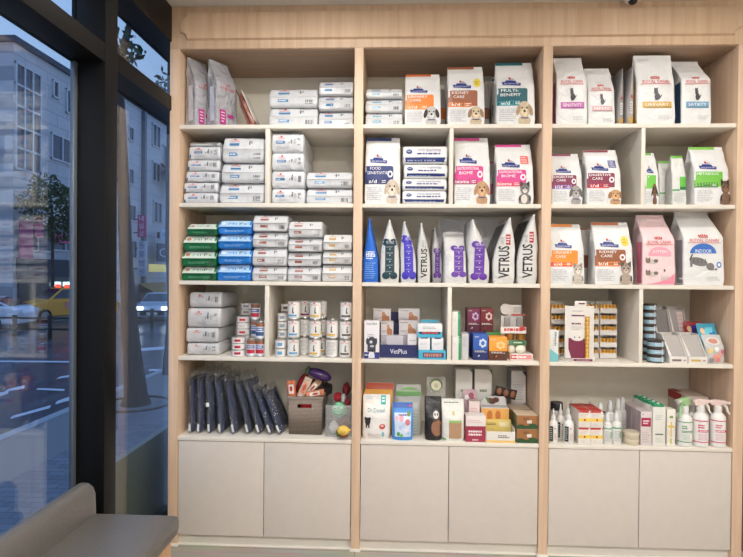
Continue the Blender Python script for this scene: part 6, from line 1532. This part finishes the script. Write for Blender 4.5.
# third shelf
vet_bag('white bag with orange panel, red band and pale cat on the third shelf', (550.8, 224.5, 585, 284.5), .01, ZC, (232, 140, 60), (238, 146, 50), ['URINARY', 'CARE'], ((220, 64, 62), 'c/d'), ('cat', (206, 196, 184), (150, 140, 130), .34, .30), seed=151)
plain_back('white and brown bag standing behind, between the orange and the brown-panelled cat bags', (578, 227, 604, 284), .14, ZC, (196, 192, 188), 152, strip=(122, 72, 46))
vet_bag('white bag with brown panel and grey tabby cat on the third shelf', (595.5, 222.8, 634, 284.3), .01, ZC, (180, 100, 60), (150, 88, 54), ['KIDNEY', 'CARE'], ((226, 128, 62), 'k/d'), ('cat', (176, 160, 146), (96, 84, 76), .36, .30), ((240, 206, 70), 'el'), seed=153, circle=True)
def kit(P, t, w, h):
    s = P.new(); s.ell(w*.02, h*.42, w*.34, h*.11, I((240, 160, 176)), a0=0, a1=180); s.rect(-w*.32, h*.40, w*.36, h*.43, I((240, 160, 176))); s.text('KITTEN', w*.02, h*.46, w*.42, h*.035, I((250, 240, 244))); s.build('variety_band', t)
    s = P.new(); b1 = I((104, 88, 80)); b2 = I((226, 218, 212))
    for (x, z) in ((-.20, .32), (-.20, .15)):
        s = P.new(); s.ell(w*x, h*z, w*.16, h*.035, fur((206, 196, 188))); s.ell(w*(x-.14), h*(z+.012), w*.075, h*.034, fur((140, 118, 104))); s.ell(w*(x+.10), h*(z+.012), w*.07, h*.024, fur((120, 104, 96)))
        for k in (-.19, -.10): s.quad([(w*(x+k-.03), h*(z+.03)), (w*(x+k+.03), h*(z+.03)), (w*(x+k+.01), h*(z+.06)), (w*(x+k-.01), h*(z+.06))], fur((120, 100, 90)))
        s.build('kitten_picture', t)
    s = P.new(); s.ell(w*.16, h*.20, w*.03, h*.02, b1); s.build('paw_mark', t)
    s = P.new(); s.quad([(-w*.47, h*.01), (w*.47, h*.01), (w*.47, h*.16), (w*.1, h*.03)], I((236, 140, 162))); s.build('lower_band', t)
t = red_letter_bag('pink and white red-lettered bag with kittens on the third shelf', (643, 215.5, 676, 284.5), .012, ZC, None, side=(214, 116, 140), seed=154, d=.12, pic=False, white=(234, 206, 208), extra=kit, lean=.04, topw=.86)
def ind(P, t, w, h):
    s = P.new(); s.ell(-w*.02, h*.42, w*.32, h*.13, I((52, 108, 190)), a0=0, a1=180); s.text('INDOOR', -w*.02, h*.45, w*.40, h*.045, I((240, 244, 250))); s.build('variety_band', t)
    s = P.new(); c = I((120, 116, 116)); d_ = I((78, 76, 78)); s.ell(-w*.14, h*.31, w*.22, h*.055, c, rot=-.25); s.ell(w*.14, h*.25, w*.10, h*.045, c); s.quad([(-w*.34, h*.24), (-w*.29, h*.24), (-w*.27, h*.34), (-w*.34, h*.34)], c); s.quad([(-w*.36, h*.34), (-w*.33, h*.33), (-w*.27, h*.40), (-w*.29, h*.42)], d_); s.quad([(w*.1, h*.2), (w*.24, h*.2), (w*.22, h*.23), (w*.08, h*.24)], c); s.ell(w*.28, h*.21, w*.03, h*.012, d_)
    for k in range(4): s.rect(w*(-.26+.09*k), h*.29, w*(-.245+.09*k), h*.35, d_)
    s.build('cat_picture', t)
    s = P.new(); s.ell(w*.36, h*.27, w*.06, h*.04, I((52, 108, 190))); s.ell(w*.36, h*.27, w*.035, h*.023, I((226, 232, 244))); s.build('round_badge', t)
red_letter_bag('large white red-lettered bag with blue arch and stretching cat, next to the end upright', (684, 212.5, 725, 285), .01, ZC, None, side=(150, 150, 154), seed=155, d=.13, pic=False, extra=ind, lean=.05, topw=.84)

# fourth shelf, left cell: tiers of gold pots around a white display
GOLD = (224, 176, 84)
Y = .10
def rack(label, px0, px1, n, zrows, Y):
    x0, x1 = aty(px0, 330, Y).x, aty(px1, 330, Y).x
    t = thing('tiered_rack', label, 'display', ((x0+x1)/2, Y, ZD+.0006)); w = x1-x0
    wc = card((214, 210, 206)); out = []
    zt_ = [aty((px0+px1)/2, py, Y).z-ZD for py in zrows]
    for k, z in enumerate(zt_):
        b = MB(); z0 = max(z-.022, .0008); b.box(-w/2, w/2, 0, .003, z0, z, wc); b.box(-w/2+.001, w/2-.001, .003, .06, z0, z0+.003, wc); b.build('tray', t); out.append((z0+.0032, k))
    b = MB(); b.box(-w/2, w/2, .062, .066, 0, zt_[0]+.03, wc); b.build('back_board', t)
    for s in (-1, 1): b = MB(); b.box(s*w/2-(.002 if s > 0 else 0), s*w/2+(.002 if s < 0 else 0), .003, .062, 0, zt_[0]-.01, wc); b.build('side_panel', t)
    return t, w, out
def gold_pot(label, x, y, z, r, h, grp):
    q = thing('gold_pot', label, 'pot', (x, y, z), 0, grp)
    b = MB(); b.lathe([(r*.9, 0), (r, h*.1), (r, h*.62), (r*.97, h*.64)], mat(GOLD, .3, 'gold_foil', .5), 12); b.build('pot_body', q)
    b = MB(); b.lathe([(r*1.04, h*.64), (r*1.04, h*.9), (r*.95, h), (.0005, h)], mat((200, 150, 70), .3, 'gold_foil', .5), 12); b.build('lid', q)
    return q
TIER = ['top tier', 'second tier', 'third tier', 'fourth tier', 'lowest tier']
rows = (308.5, 319.5, 330.5, 342.5, 353.5)
proto = None
for (px0, px1, n, lb, yy) in ((551, 565.5, 4, 'rack beside the inner oak upright', .118), (583, 599, 4, 'middle rack, mostly hidden by the white display', .122), (600.4, 617, 5, 'rack nearest the divider', .118)):
    t, w, tr = rack('white tiered %s holding gold pots' % lb, px0, px1, n, rows, yy)
    for z0, k in tr:
        for i in range(n):
            r = w/n*.46; x = t.location.x-w/2+w/n*(i+.5)
            where = {551: 'rack by the oak upright', 583: 'half-hidden middle rack', 600.4: 'rack nearest the divider'}[px0]
            lab = 'gold pot, %s %s, %s' % (['first from the upright side', 'second from the upright side', 'middle one' if n == 5 else 'second from the divider side', 'second from the divider side' if n == 5 else 'nearest the divider side', 'nearest the divider side'][i], TIER[k], where)
            if proto is None: proto = q = gold_pot(lab, x, yy+.006+r, t.location.z+z0, r, .036, 'gold pots on the '+where)
            else: q = copy_tree(proto, lab, (x, yy+.006+r, t.location.z+z0), 0, 'gold pots on the '+where)
# central white display with maroon wedge and a column of gold pots
Y = .035
t = thing('display_stand', 'tall white display with maroon foot panel among the tiers of gold pots', 'display', (aty(579.5, 350, Y).x, Y, ZD+.0006))
H_ = lambda py, yy=Y: aty(579, py, yy).z-ZD
X_ = lambda px, yy=Y: aty(px, 335, yy).x-t.location.x
wc = card((226, 221, 214))
b = MB(); n = 13; xs0, xs1 = X_(564.8), X_(594)
def cur(u): return -.016*(1-(2*u-1)**2)
vs = []; 
pts = [(xs0+(xs1-xs0)*i/(n-1), cur(i/(n-1))) for i in range(n)]
zt_, zb_ = H_(306), .012
ring = [(x, y, zb_) for x, y in pts]+[(x, y+.003, zb_) for x, y in reversed(pts)]
m_ = len(ring); b.add([p for p in ring]+[(p[0], p[1], zt_) for p in ring], [(i, (i+1) % m_, (i+1) % m_+m_, i+m_) for i in range(m_)]+[tuple(range(m_)), tuple(range(m_, 2*m_))[::-1]], wc); b.build('curved_panel', t, smooth=40)
S = lambda x, z: (x, cur((x-xs0)/(xs1-xs0)), z)
P = Print(S, .001)
s = P.new(); s.quad([(X_(568), zb_+.001), (X_(584.5), zb_+.001), (X_(584.5), H_(338)), (X_(568), H_(338))], I((122, 38, 70))); s.ell(X_(576.3), H_(337.5), X_(582.5)-X_(576.3), .014, I((226, 221, 214)), rot=0); s.quad([(X_(568.0), H_(349)), (X_(570.5), zb_+.001), (X_(568.0), zb_+.001), (X_(567.8), H_(349))], wc); s.build('maroon_panel', t)
s = P.new(); s.rect(X_(570.5), H_(316.2), X_(583), H_(314.8), I((110, 40, 76))); s.lines(X_(571), H_(312), X_(582), H_(310), I((170, 150, 160)), 1, 4); s.lines(X_(570.5), H_(324.5), X_(583), H_(322.3), I((120, 70, 90)), 1, 2, .7); s.lines(X_(570.5), H_(330), X_(582), H_(325.5), I((190, 182, 180)), 3, 7); s.ell(X_(573.5), H_(337), .003, .003, I((60, 90, 150))); s.ell(X_(578), H_(337), .004, .003, I((150, 60, 70))); s.build('lettering', t)
b = MB(); b.box(X_(574), X_(585.5), -.006, -.003, H_(306)-.004, H_(301), wc, .001); b.build('header_tab', t)
P = Print(lambda x, z: (x, -.006, z), .0006); P.rect(X_(578), H_(304.4), X_(584), H_(302.8), I((120, 70, 90))); P.build('tab_print', t)
b = MB(); b.lathe([(.077, 0), (.079, .005), (.079, .009), (.077, .011)], mat((232, 228, 220), .3, 'plastic'), 36); o = b.build('round_base', t); o.location = (0, .035, 0); o.scale = (1, .5, 1)
b = MB(); b.box(X_(570), X_(591), -.034, -.030, 0, .016, wc); b.build('name_card', t)
P = Print(lambda x, z: (x, -.034, z), .0006); P.rect(X_(571), .004, X_(590), .0135, I((116, 34, 60))); P.lines(X_(574), .006, X_(588), .0115, I((206, 160, 170)), 1, 4, .6); P.build('name_print', t)
for k in range(11):
    hpot = (H_(316.5, .013)-.0125)/11
    copy_tree(proto, 'gold pot in the column on the white display, %s' % nth(k, 11), (t.location.x+X_(587.6, .01), Y-.019, ZD+.0006+.0122+k*hpot), 0, 'gold pot column on the white display')
for o in [o for o in COL.objects if o.get('group') == 'gold pot column on the white display']: o.scale = (1.25, 1.25, hpot/.0364)
carton('white and teal box next to the inner oak upright in front of the gold pots', (549.6, 330.5, 558.4, 361), .005, ZD, .06, (222, 224, 222), 'medicine_box', art=lambda P, t, w, h: (lambda s: (s.quad([(-w*.5, 0), (w*.5, 0), (w*.5, h*.22), (-w*.5, h*.42)], I((120, 190, 196))), s.build('lower_band', t), (lambda q: (q.lines(w*.05, h*.5, w*.3, h*.95, I((110, 100, 110)), 9, 3, .7), q.rect(-w*.12, h*.5, -w*.04, h*.75, I((222, 196, 130))), q.build('lettering', t)))(P.new())))(P.new()))
# right cell: blue tins
def tin(label, cx, cy, z, r=.0265, h=.0308):
    q, P, r, h = can(label, cx, cy, z, r, h, lab=(150, 188, 206), lid=(70, 52, 46), name='food_tin', cat='tin')
    s = P.new(); s.lines(-r*.5, h*.3, r*.5, h*.7, I((226, 236, 240)), 2, 3); s.rect(r*.3, h*.1, r*.55, h*.9, I((206, 214, 218))); s.build('label_print', q)
    b = MB(); b.lathe([(r*1.012, h*.72), (r*1.012, h*1.0)], mat((66, 48, 42), .4, 'tin_band'), 24, cap=False); b.lathe([(r*1.012, 0), (r*1.012, h*.16)], mat((66, 48, 42), .4, 'tin_band'), 24, cap=False); b.build('dark_rim', q)
    return q
x1 = aty(649.6, 330, .11).x; zc = ZD+.0006; n = 8
for i in range(n): tin('light blue and brown tin, %s of the eight-tin rear stack' % nth(i, n), x1, .11, zc, .0265, .0308); zc += .0316
x2 = aty(655.2, 352, .045).x; zc = ZD+.0006
for i in range(3): tin('light blue and brown tin, %s of the three-tin front stack' % nth(i, 3), x2, .042, zc, .0345, .0318); zc += .0326
# grey and white display boxes with slanted fronts
def slant(label, q, Y, z, d, seed, text, inner=(176, 170, 166), lip=.24, panel=None):
    cx, w, h = fbox(*q, Y, z); t = thing('display_box', label, 'display box', (cx, Y, z+.0006))
    wc = card((226, 221, 215)); b = MB(); l = h*lip
    b.box(-w/2, w/2, 0, .003, 0, l, wc); b.box(-w/2+.003, w/2-.003, .003, d, 0, .003, wc); b.box(-w/2, w/2, d-.003, d, .003, h, wc); b.build('tray', t)
    for s in (-1, 1):
        x = s*w/2; b = MB(); o = [(.003, 0), (d-.003, 0), (d-.003, h), (d*.55, h*.97), (.003, l)]
        b.add([(x-s*.003, y, zz) for y, zz in o]+[(x, y, zz) for y, zz in o], [tuple(range(5)), tuple(range(5, 10))[::-1]]+[(i, (i+1) % 5, (i+1) % 5+5, i+5) for i in range(5)], wc); b.build('side_panel', t)
    b = MB(); b.add([(-w/2+.004, .008, l*.9), (w/2-.004, .008, l*.9), (w/2-.004, d*.6, h*.94), (-w/2+.004, d*.6, h*.94), (-w/2+.004, .02, l*.9), (w/2-.004, .02, l*.9), (w/2-.004, d*.66, h*.92), (-w/2+.004, d*.66, h*.92)], [(0, 1, 2, 3), (4, 7, 6, 5), (0, 4, 5, 1), (3, 2, 6, 7), (0, 3, 7, 4), (1, 5, 6, 2)], card(inner)); ip = b.build('packs', t)
    Sx = lambda x, zz: (x, .008+(d*.6-.008)*((zz-l*.9)/(h*.94-l*.9)), zz)
    P = Print(Sx, .0008, (0, -.9, .3))
    if panel: P.quad([(w*.05, h*.35), (w*.46, h*.35), (w*.40, h*.9), (w*.02, h*.9)], I(panel)); P.lines(w*.08, h*.4, w*.40, h*.86, I((196, 150, 150)), 6, seed); P.build('panel_print', t)
    P = Print(lambda x, zz: (x, 0, zz), .0006); P.rect(-w*.36, l*.3, w*.16, l*.62, I(text)); P.rect(w*.26, l*.34, w*.42, l*.56, I((176, 150, 146))); P.build('label', t)
    P = Print(Sx, .0008, (0, -.9, .3)); P.quad([(-w*.5+.005, l*1.0), (-w*.30, l*1.05), (-w*.48+.005, h*.9), (-w*.5+.005, h*.9)], wc); P.build('cut_edge', t)
    return t
slant('white display box with pink lettering at the back, darker grey packs, beside the blue tins', (657, 307, 672.5, 345), .155, ZD, .09, 3, (212, 130, 130), (132, 126, 124), .42)
slant('white display box with pink lettering at the back, pink panel, beside the red pouch', (673.5, 307.5, 689, 345), .155, ZD, .09, 4, (214, 140, 140), (160, 152, 150), .42, (206, 186, 182))
slant('white slanted display box at the front with grey lettering, next to the blue tins', (669.8, 335.5, 687.6, 366), .006, ZD, .13, 5, (128, 112, 110))
slant('white slanted display box at the front with yellow lettering, next to the clear pouch', (688.6, 335.5, 707.5, 366), .006, ZD, .13, 6, (206, 176, 96))
def a_foil(c2, c3):
    def f(P, t, w, h):
        s = P.new(); s.quad([(-w*.4, h*.3), (w*.0, h*.3), (w*.3, h*.9), (-w*.1, h*.9)], film(c2, .2, .5)); s.ell(w*.2, h*.7, w*.16, h*.12, film(c3, .2)); s.ell(-w*.25, h*.8, w*.12, h*.08, I((236, 200, 160))); s.build('picture', t)
        s = P.new(); s.lines(-w*.3, h*.4, w*.3, h*.6, I((236, 236, 240)), 2, 5, .5); s.build('lettering', t)
    return f
def dpouch(label, q, Y, rgb, seed, art, **k): return pouch(label, q, Y, rgb, seed, art, z=ZD, **k)
dpouch('red and purple foil pouch at the back of the fourth shelf, beside the display boxes', (688.5, 322.5, 708, 360), .13, (160, 36, 44), 161, a_foil((70, 60, 160), (206, 120, 70)), amp=.004, d=.04)
dpouch('teal foil pouch behind the clear pouch by the end upright', (702, 324.5, 721.5, 360), .066, (60, 164, 196), 162, a_foil((120, 206, 226), (60, 130, 190)), amp=.004, d=.04)
def a_clear(P, t, w, h):
    s = P.new(); s.ell(0, h*.78, w*.36, h*.13, I((214, 208, 206))); s.ell(0, h*.78, w*.24, h*.08, I((206, 140, 124))); s.build('emblem', t)
    s = P.new()
    for (x, z, c) in ((-.3, .45, (226, 196, 120)), (.34, .42, (206, 110, 140)), (-.1, .25, (222, 150, 130)), (.12, .30, (226, 160, 140)), (-.28, .12, (150, 140, 146)), (.02, .14, (216, 130, 120)), (.3, .16, (206, 190, 186)), (.0, .5, (232, 228, 226))): s.ell(w*x, h*z, w*.12, h*.09, I(c))
    s.build('treat_picture', t)
dpouch('clear-fronted pouch with round pale emblem at the front beside the end upright', (707.8, 336, 727, 364), .012, (206, 202, 200), 163, a_clear, m=film((196, 196, 194), .25), d=.045)

# lowest open shelf: bottles and boxes
WP = mat((228, 226, 222), .3, 'white_plastic')
def nozzle_bottle(label, cpx, top, base_w, Y, dark=(44, 60, 56), seed=1):
    x = aty(cpx, 430, Y).x; h = aty(cpx, top, Y).z-ZE; r = base_w/2
    t = thing('dropper_bottle', label, 'bottle', (x, Y, ZE+.0006))
    b = MB(); b.lathe([(r*.92, 0), (r, h*.02), (r, h*.52), (r*.9, h*.60), (r*.5, h*.67), (r*.42, h*.69)], WP, 20); b.build('bottle_body', t)
    b = MB(); b.lathe([(r*.48, h*.69), (r*.46, h*.78), (r*.2, h*.84), (r*.14, h*.99), (r*.09, h)], mat((222, 222, 220), .35, 'cap'), 16); b.build('nozzle_cap', t)
    P = Print(lambda xx, z: (r*math.sin(xx/r), -r*math.cos(xx/r), z), .0007, lambda xx, z: (math.sin(xx/r), -math.cos(xx/r), 0))
    s = P.new(); s.rect(-r*1.1, h*.06, -r*.30, h*.50, I(dark)); s.lines(-r*.95, h*.1, -r*.45, h*.46, I((200, 206, 204)), 6, seed, .4); s.ell(r*.1, h*.44, r*.14, h*.018, I((150, 50, 56))); s.lines(-r*.1, h*.1, r*.6, h*.3, I((206, 150, 144)), 4, seed); s.build('label', t); return t
nozzle_bottle('white nozzle bottle with dark label next to the inner oak upright', 553.2, 408.5, .040, .030, seed=2)
nozzle_bottle('white nozzle bottle with dark label at the front beside the red-topped boxes', 568.6, 408.5, .044, .028, seed=3)
nozzle_bottle('white nozzle bottle with dark label behind and between the two front ones', 560.3, 404, .040, .085, seed=4)
nozzle_bottle('white nozzle bottle at the back left of the red-topped boxes', 567.3, 404, .040, .115, seed=5)
def jar_dark(label, cpx, Y, top):
    x = aty(cpx, 420, Y).x; h = aty(cpx, top, Y).z-ZE; r = .030; t = thing('capped_jar', label, 'jar', (x, Y, ZE+.0006))
    b = MB(); b.lathe([(r*.95, 0), (r, h*.05), (r, h*.7), (r*.85, h*.76)], mat((206, 206, 208), .3, 'white_plastic'), 20); b.build('jar_body', t)
    b = MB(); b.lathe([(r*.92, h*.76), (r*.92, h*.98), (r*.88, h)], mat((28, 30, 44), .4, 'cap'), 20); b.build('lid', t); return t
jar_dark('white jar with dark blue lid at the back beside the inner oak upright', 556.5, .17, 402)
def pump(label, cpx, Y, top, r=.021, ring=None, rgb=(226, 224, 220), seed=1, hand=1):
    x = aty(cpx, 430, Y).x; h = aty(cpx, top, Y).z-ZE; t = thing('pump_bottle', label, 'bottle', (x, Y, ZE+.0006))
    b = MB(); b.lathe([(r*.94, 0), (r, h*.02), (r, h*.60), (r*.9, h*.67), (r*.45, h*.72), (r*.45, h*.74)], mat(rgb, .3, 'white_plastic'), 20); b.build('bottle_body', t)
    b = MB(); b.lathe([(r*.55, h*.74), (r*.55, h*.88), (r*.42, h*.92), (r*.40, h)], mat((218, 218, 216), .3, 'cap'), 16); b.build('pump_head', t)
    P = Print(lambda xx, z: (r*math.sin(xx/r), -r*math.cos(xx/r), z), .0007, lambda xx, z: (math.sin(xx/r), -math.cos(xx/r), 0)); s = P.new()
    if ring: s.rect(-r*1.4, h*.50, r*1.4, h*.54, I(ring)); s.rect(r*.3, h*.2, r*.6, h*.42, I(ring))
    s.lines(-r*.7, h*.1, r*.5, h*.45, I((170, 180, 176)), 6, seed); s.build('label', t); return t
pump('white bottle with thin green ring beside the red-topped boxes', 607.3, .026, 413, .020, (96, 170, 130), seed=2)
pump('white bottle with thin green ring nearer the round tins', 616.4, .028, 412, .020, (80, 160, 120), seed=3)
for k, (px, Y, tp_, lb) in enumerate(((600, .10, 402, 'behind the red-topped boxes'), (609.5, .115, 401, 'behind the first green-ringed bottle'), (617.5, .13, 399, 'behind the second green-ringed bottle'), (622, .17, 398, 'at the back between the pump bottles and the long cartons'), (572, .20, 400, 'at the back behind the nozzle bottles'), (581, .21, 403, 'at the back behind the red-topped boxes, nearer the nozzle bottles'), (590.5, .215, 402, 'at the back behind the middle of the red-topped boxes'))):
    pump('white pump bottle %s' % lb, px, Y, tp_, .0205, None, (206, 206, 204) if k > 3 else (222, 222, 220), seed=5+k)
c = aty(608, 414, .075); t = thing('hook_handle', 'small black curved handle between the pump bottles', 'handle', (c.x-.012, .082, c.z))
b = MB(); b.tube([(-.012, 0, .008), (0, 0, .006), (.012, -.004, -.002), (.018, -.004, -.010)], .0035, mat((30, 30, 32), .4, 'plastic')); b.build('handle_body', t)
def a_yel(P, t, w, h):
    s = P.new(); s.rect(-w*.5, h*.36, w*.5, h*.56, I((238, 204, 92))); s.ell(0, h*.46, w*.08, h*.07, I((176, 60, 50))); s.build('yellow_band', t)
    s = P.new(); s.rect(-w*.5, h*.90, w*.5, h, I((188, 48, 44))); s.ell(w*.38, h*.94, w*.07, h*.06, I((238, 226, 222))); s.build('top_band', t)
    s = P.new(); s.lines(-w*.4, h*.62, w*.3, h*.84, I((214, 176, 170)), 3, 4); s.lines(-w*.3, h*.1, w*.1, h*.26, I((206, 190, 186)), 2, 6); s.build('lettering', t)
RT_ = (186, 50, 44)
xq0, wq0, hq0 = fbox(578.6, 428, 590.6, 443.6, .006, ZE)
for j, (yy, dn) in enumerate(((.006, 'front'), (.075, 'second row'))):
    for i in range(2):
        for k in range(2):
            xx = xq0+k*(wq0+.001)+.0
            carton('white box with yellow band and red top, %s, %s, %s one' % (('lower', 'upper')[i], dn, ('nozzle-bottle side', 'round-tin side')[k]), None, yy, ZE+i*(hq0+.0016), .066, (228, 222, 214), 'medicine_box', top=RT_, xyw=(xx, wq0, hq0), art=a_yel)
for i, zz in enumerate((0, .0215)):
    r = .034; t = thing('round_tin', 'beige round tin, %s of the pair in front of the long cartons' % ('lower', 'upper')[i], 'tin', (aty(630.5, 440, .04).x, .037, ZE+.0006+zz+i*.006), 0)
    b = MB(); b.lathe([(r*.96, 0), (r, .002), (r, .014)], mat((196, 184, 160), .35, 'tin'), 26); b.build('tin_body', t)
    b = MB(); b.lathe([(r*1.03, .014), (r*1.03, .024), (r*.98, .0265), (.001, .0268)], mat((206, 196, 172), .35, 'tin'), 26); b.build('lid', t)
# long cartons with maroon label, five white cartons with green caps, slim carton with yellow cross
def a_mlab(P, t, w, h):
    s = P.new(); s.rect(-w*.46, h*.56, w*.42, h*.82, I((166, 40, 74))); s.lines(-w*.3, h*.62, w*.3, h*.76, I((240, 220, 228)), 2, 4, .6); s.build('maroon_label', t)
    s = P.new(); s.lines(-w*.4, h*.08, w*.3, h*.4, I((190, 176, 176)), 5, 6); s.ell(w*.25, h*.3, w*.06, h*.03, I((206, 190, 90))); s.ell(-w*.3, h*.92, w*.05, h*.02, I((90, 96, 130))); s.build('fine_print', t)
xg_, wg, hg = fbox(641, 412, 651.8, 447.3, .01, ZE)
for j in range(4):
    carton('grey-pink carton with maroon label, %s in the row running into the shelf' % ('front one', 'second one', 'third one', 'last one')[j], None, .012+j*.046, ZE, .044, (214, 204, 202) if j == 0 else (190, 176, 178), 'medicine_box', top=(206, 190, 190), side=(164, 148, 150), xyw=(xg_-.001*j, wg, hg), art=a_mlab)
def a_wg(P, t, w, h):
    s = P.new(); s.lines(-w*.3, h*.66, w*.3, h*.8, I((170, 180, 176)), 3, 4); s.rect(-w*.3, h*.28, w*.34, h*.31, I((90, 110, 100))); s.lines(-w*.3, h*.08, w*.3, h*.22, I((190, 196, 192)), 3, 5); s.build('lettering', t)
xw, ww_, hw_ = fbox(653, 407.5, 665.6, 447.3, .008, ZE)
for j in range(5):
    t = carton('white carton with green cap on top, %s of five in a row' % ('front', 'second', 'third', 'fourth', 'rear')[j], None, .010+j*.040, ZE, .038, (224, 222, 214), 'medicine_box', xyw=(xw-.0015*j, ww_, hw_), art=a_wg)
    b = MB(); b.box(-ww_*.42, ww_*.42, .004, .030, hw_, hw_+.012, mat((40, 146, 100), .4, 'cap'), .004); b.build('green_cap', t)
    b = MB(); b.lathe([(.006, 0), (.006, .005)], mat((216, 220, 214), .4, 'cap'), 12); o = b.build('cap_button', t); o.location = (0, .012, hw_+.011)
def a_cross(P, t, w, h):
    s = P.new(); s.rect(-w*.36, h*.50, w*.36, h*.56, I((222, 190, 90))); s.rect(-w*.07, h*.24, w*.07, h*.66, I((222, 190, 90))); s.build('yellow_cross', t)
    s = P.new(); s.rect(-w*.2, h*.76, w*.2, h*.82, I((120, 160, 80))); s.rect(-w*.1, h*.06, w*.08, h*.2, I((200, 200, 90))); s.lines(-w*.4, h*.3, -w*.14, h*.46, I((190, 196, 180)), 3, 3); s.build('lettering', t)
carton('slim white carton with yellow cross beside the green-trigger spray bottle', (667, 409.5, 675.4, 447.3), .012, ZE, .05, (226, 222, 212), 'medicine_box', art=a_cross)
def spray(label, px0, px1, Y, body_top, head_top, ring, headc, lever, seed=1, turn=0.0, tx=None):
    cp = (px0+px1)/2; x = aty(cp, 430, Y).x; r = (aty(px1, 430, Y).x-aty(px0, 430, Y).x)/2; hb = aty(cp, body_top, Y).z-ZE; ht = aty(cp, head_top, Y).z-ZE
    t = thing('spray_bottle', label, 'spray bottle', (x, Y, ZE+.0006))
    b = MB(); b.lathe([(r*.92, 0), (r, hb*.02), (r, hb*.76), (r*.96, hb*.82), (r*.78, hb*.88), (r*.50, hb*.93), (r*.46, hb)], WP, 26); b.build('bottle_body', t)
    b = MB(); b.lathe([(r*.50, hb*.96), (r*.52, hb*1.0), (r*.50, hb+(ht-hb)*.35), (r*.40, hb+(ht-hb)*.45)], mat((226, 222, 218), .35, 'collar'), 20); b.build('collar', t)
    hm = mat(headc, .35, 'trigger'); z1 = hb+(ht-hb)*.42
    b = MB(); o = [(-r*.85, z1), (r*.30, z1), (r*.55, z1+(ht-z1)*.30), (r*1.25, z1+(ht-z1)*.42), (r*1.32, ht*.5+z1*.5+(ht-z1)*.2), (r*.9, ht-.002), (-r*.5, ht), (-r*1.0, ht-(ht-z1)*.3)]
    b.prism(o, -r*.34, r*.34, hm); q = b.build('spray_head', t, smooth=40); md = q.modifiers.new('soft', 'BEVEL'); md.width = .0025; md.segments = 2
    heads = [q]
    b = MB(); b.tube([(r*.62, 0, z1+(ht-z1)*.32), (r*.98, 0, z1-(ht-hb)*.05), (r*1.12, 0, z1-(ht-hb)*.45), (r*1.42, 0, z1-(ht-hb)*.72)], [r*.2, r*.19, r*.15, r*.10], mat(lever, .35, 'trigger'), 8); heads.append(b.build('trigger', t))
    b = MB(); b.lathe([(r*.22, 0), (r*.22, r*.16)], mat((226, 222, 218), .35, 'cap'), 12, axis='X'); q = b.build('nozzle', t); q.location = (r*1.28*math.cos(turn), r*1.28*math.sin(turn), z1+(ht-z1)*.62); heads.append(q)
    for q in heads: q.rotation_euler = (0, 0, turn)
    P = Print(lambda xx, z: (r*math.sin(xx/r), -r*math.cos(xx/r), z), .0007, lambda xx, z: (math.sin(xx/r), -math.cos(xx/r), 0)); c = I(ring)
    s = P.new(); s.rect(-r*1.45, hb*.72, r*1.45, hb*.745, c); s.rect(-r*1.45, hb*.13, r*1.45, hb*.155, c); s.build('ring_print', t)
    s = P.new(); s.lines(-r*.75, hb*.52, r*.1, hb*.64, c, 2, seed, .6); s.rect(-r*.75, hb*.42, r*.75, hb*.48, c); s.lines(-r*.7, hb*.43, r*.7, hb*.47, I((238, 232, 232)), 1, seed+1, .5); s.lines(-r*.7, hb*.2, r*.5, hb*.38, I(tuple(min(255, int(v*.5+110)) for v in ring)), 5, seed+2, .3); s.build('label', t)
    return t
GNR, PKR = (70, 150, 100), (206, 60, 110)
spray('white spray bottle with green rings and pale green trigger', 677, 691.6, .03, 412, 397.5, GNR, (166, 206, 150), (150, 200, 140), 2, turn=math.radians(215))
spray('white spray bottle with pink rings beside the green-ringed one', 692.6, 707.6, .028, 410, 398.8, PKR, (226, 204, 196), (226, 222, 216), 3)
spray('white spray bottle with pink rings next to the end upright', 710.3, 724.9, .028, 410, 399.8, PKR, (222, 196, 188), (226, 222, 216), 4, turn=math.radians(-28))
for k, (px, Y, lb) in enumerate(((679, .115, 'behind the green-ringed one'), (691.5, .115, 'behind the first pink-ringed one'), (704, .115, 'behind the pink-ringed one by the upright'))):
    spray('white spray bottle %s' % lb, px-5.5, px+5.5, Y, 410, 399, (176, 190, 186) if k == 0 else PKR, (206, 196, 190), (206, 202, 198), 6+k, turn=math.radians(20))
zt9 = aty(690, 396.5, .17).z-ZE
t = carton('long pale box with red end standing at the back behind the spray bottles', None, .165, ZE, .175, (214, 198, 186), 'carton', xyw=(1.565, .096, zt9), top=(214, 196, 184), side=(196, 178, 168))
b = MB(); b.box(-.0492, -.0485, .05, .17, zt9-.035, zt9, card((170, 44, 42))); b.box(-.048, -.02, .10, .172, zt9+.0006, zt9+.0012, card((170, 44, 42))); b.build('red_end', t)
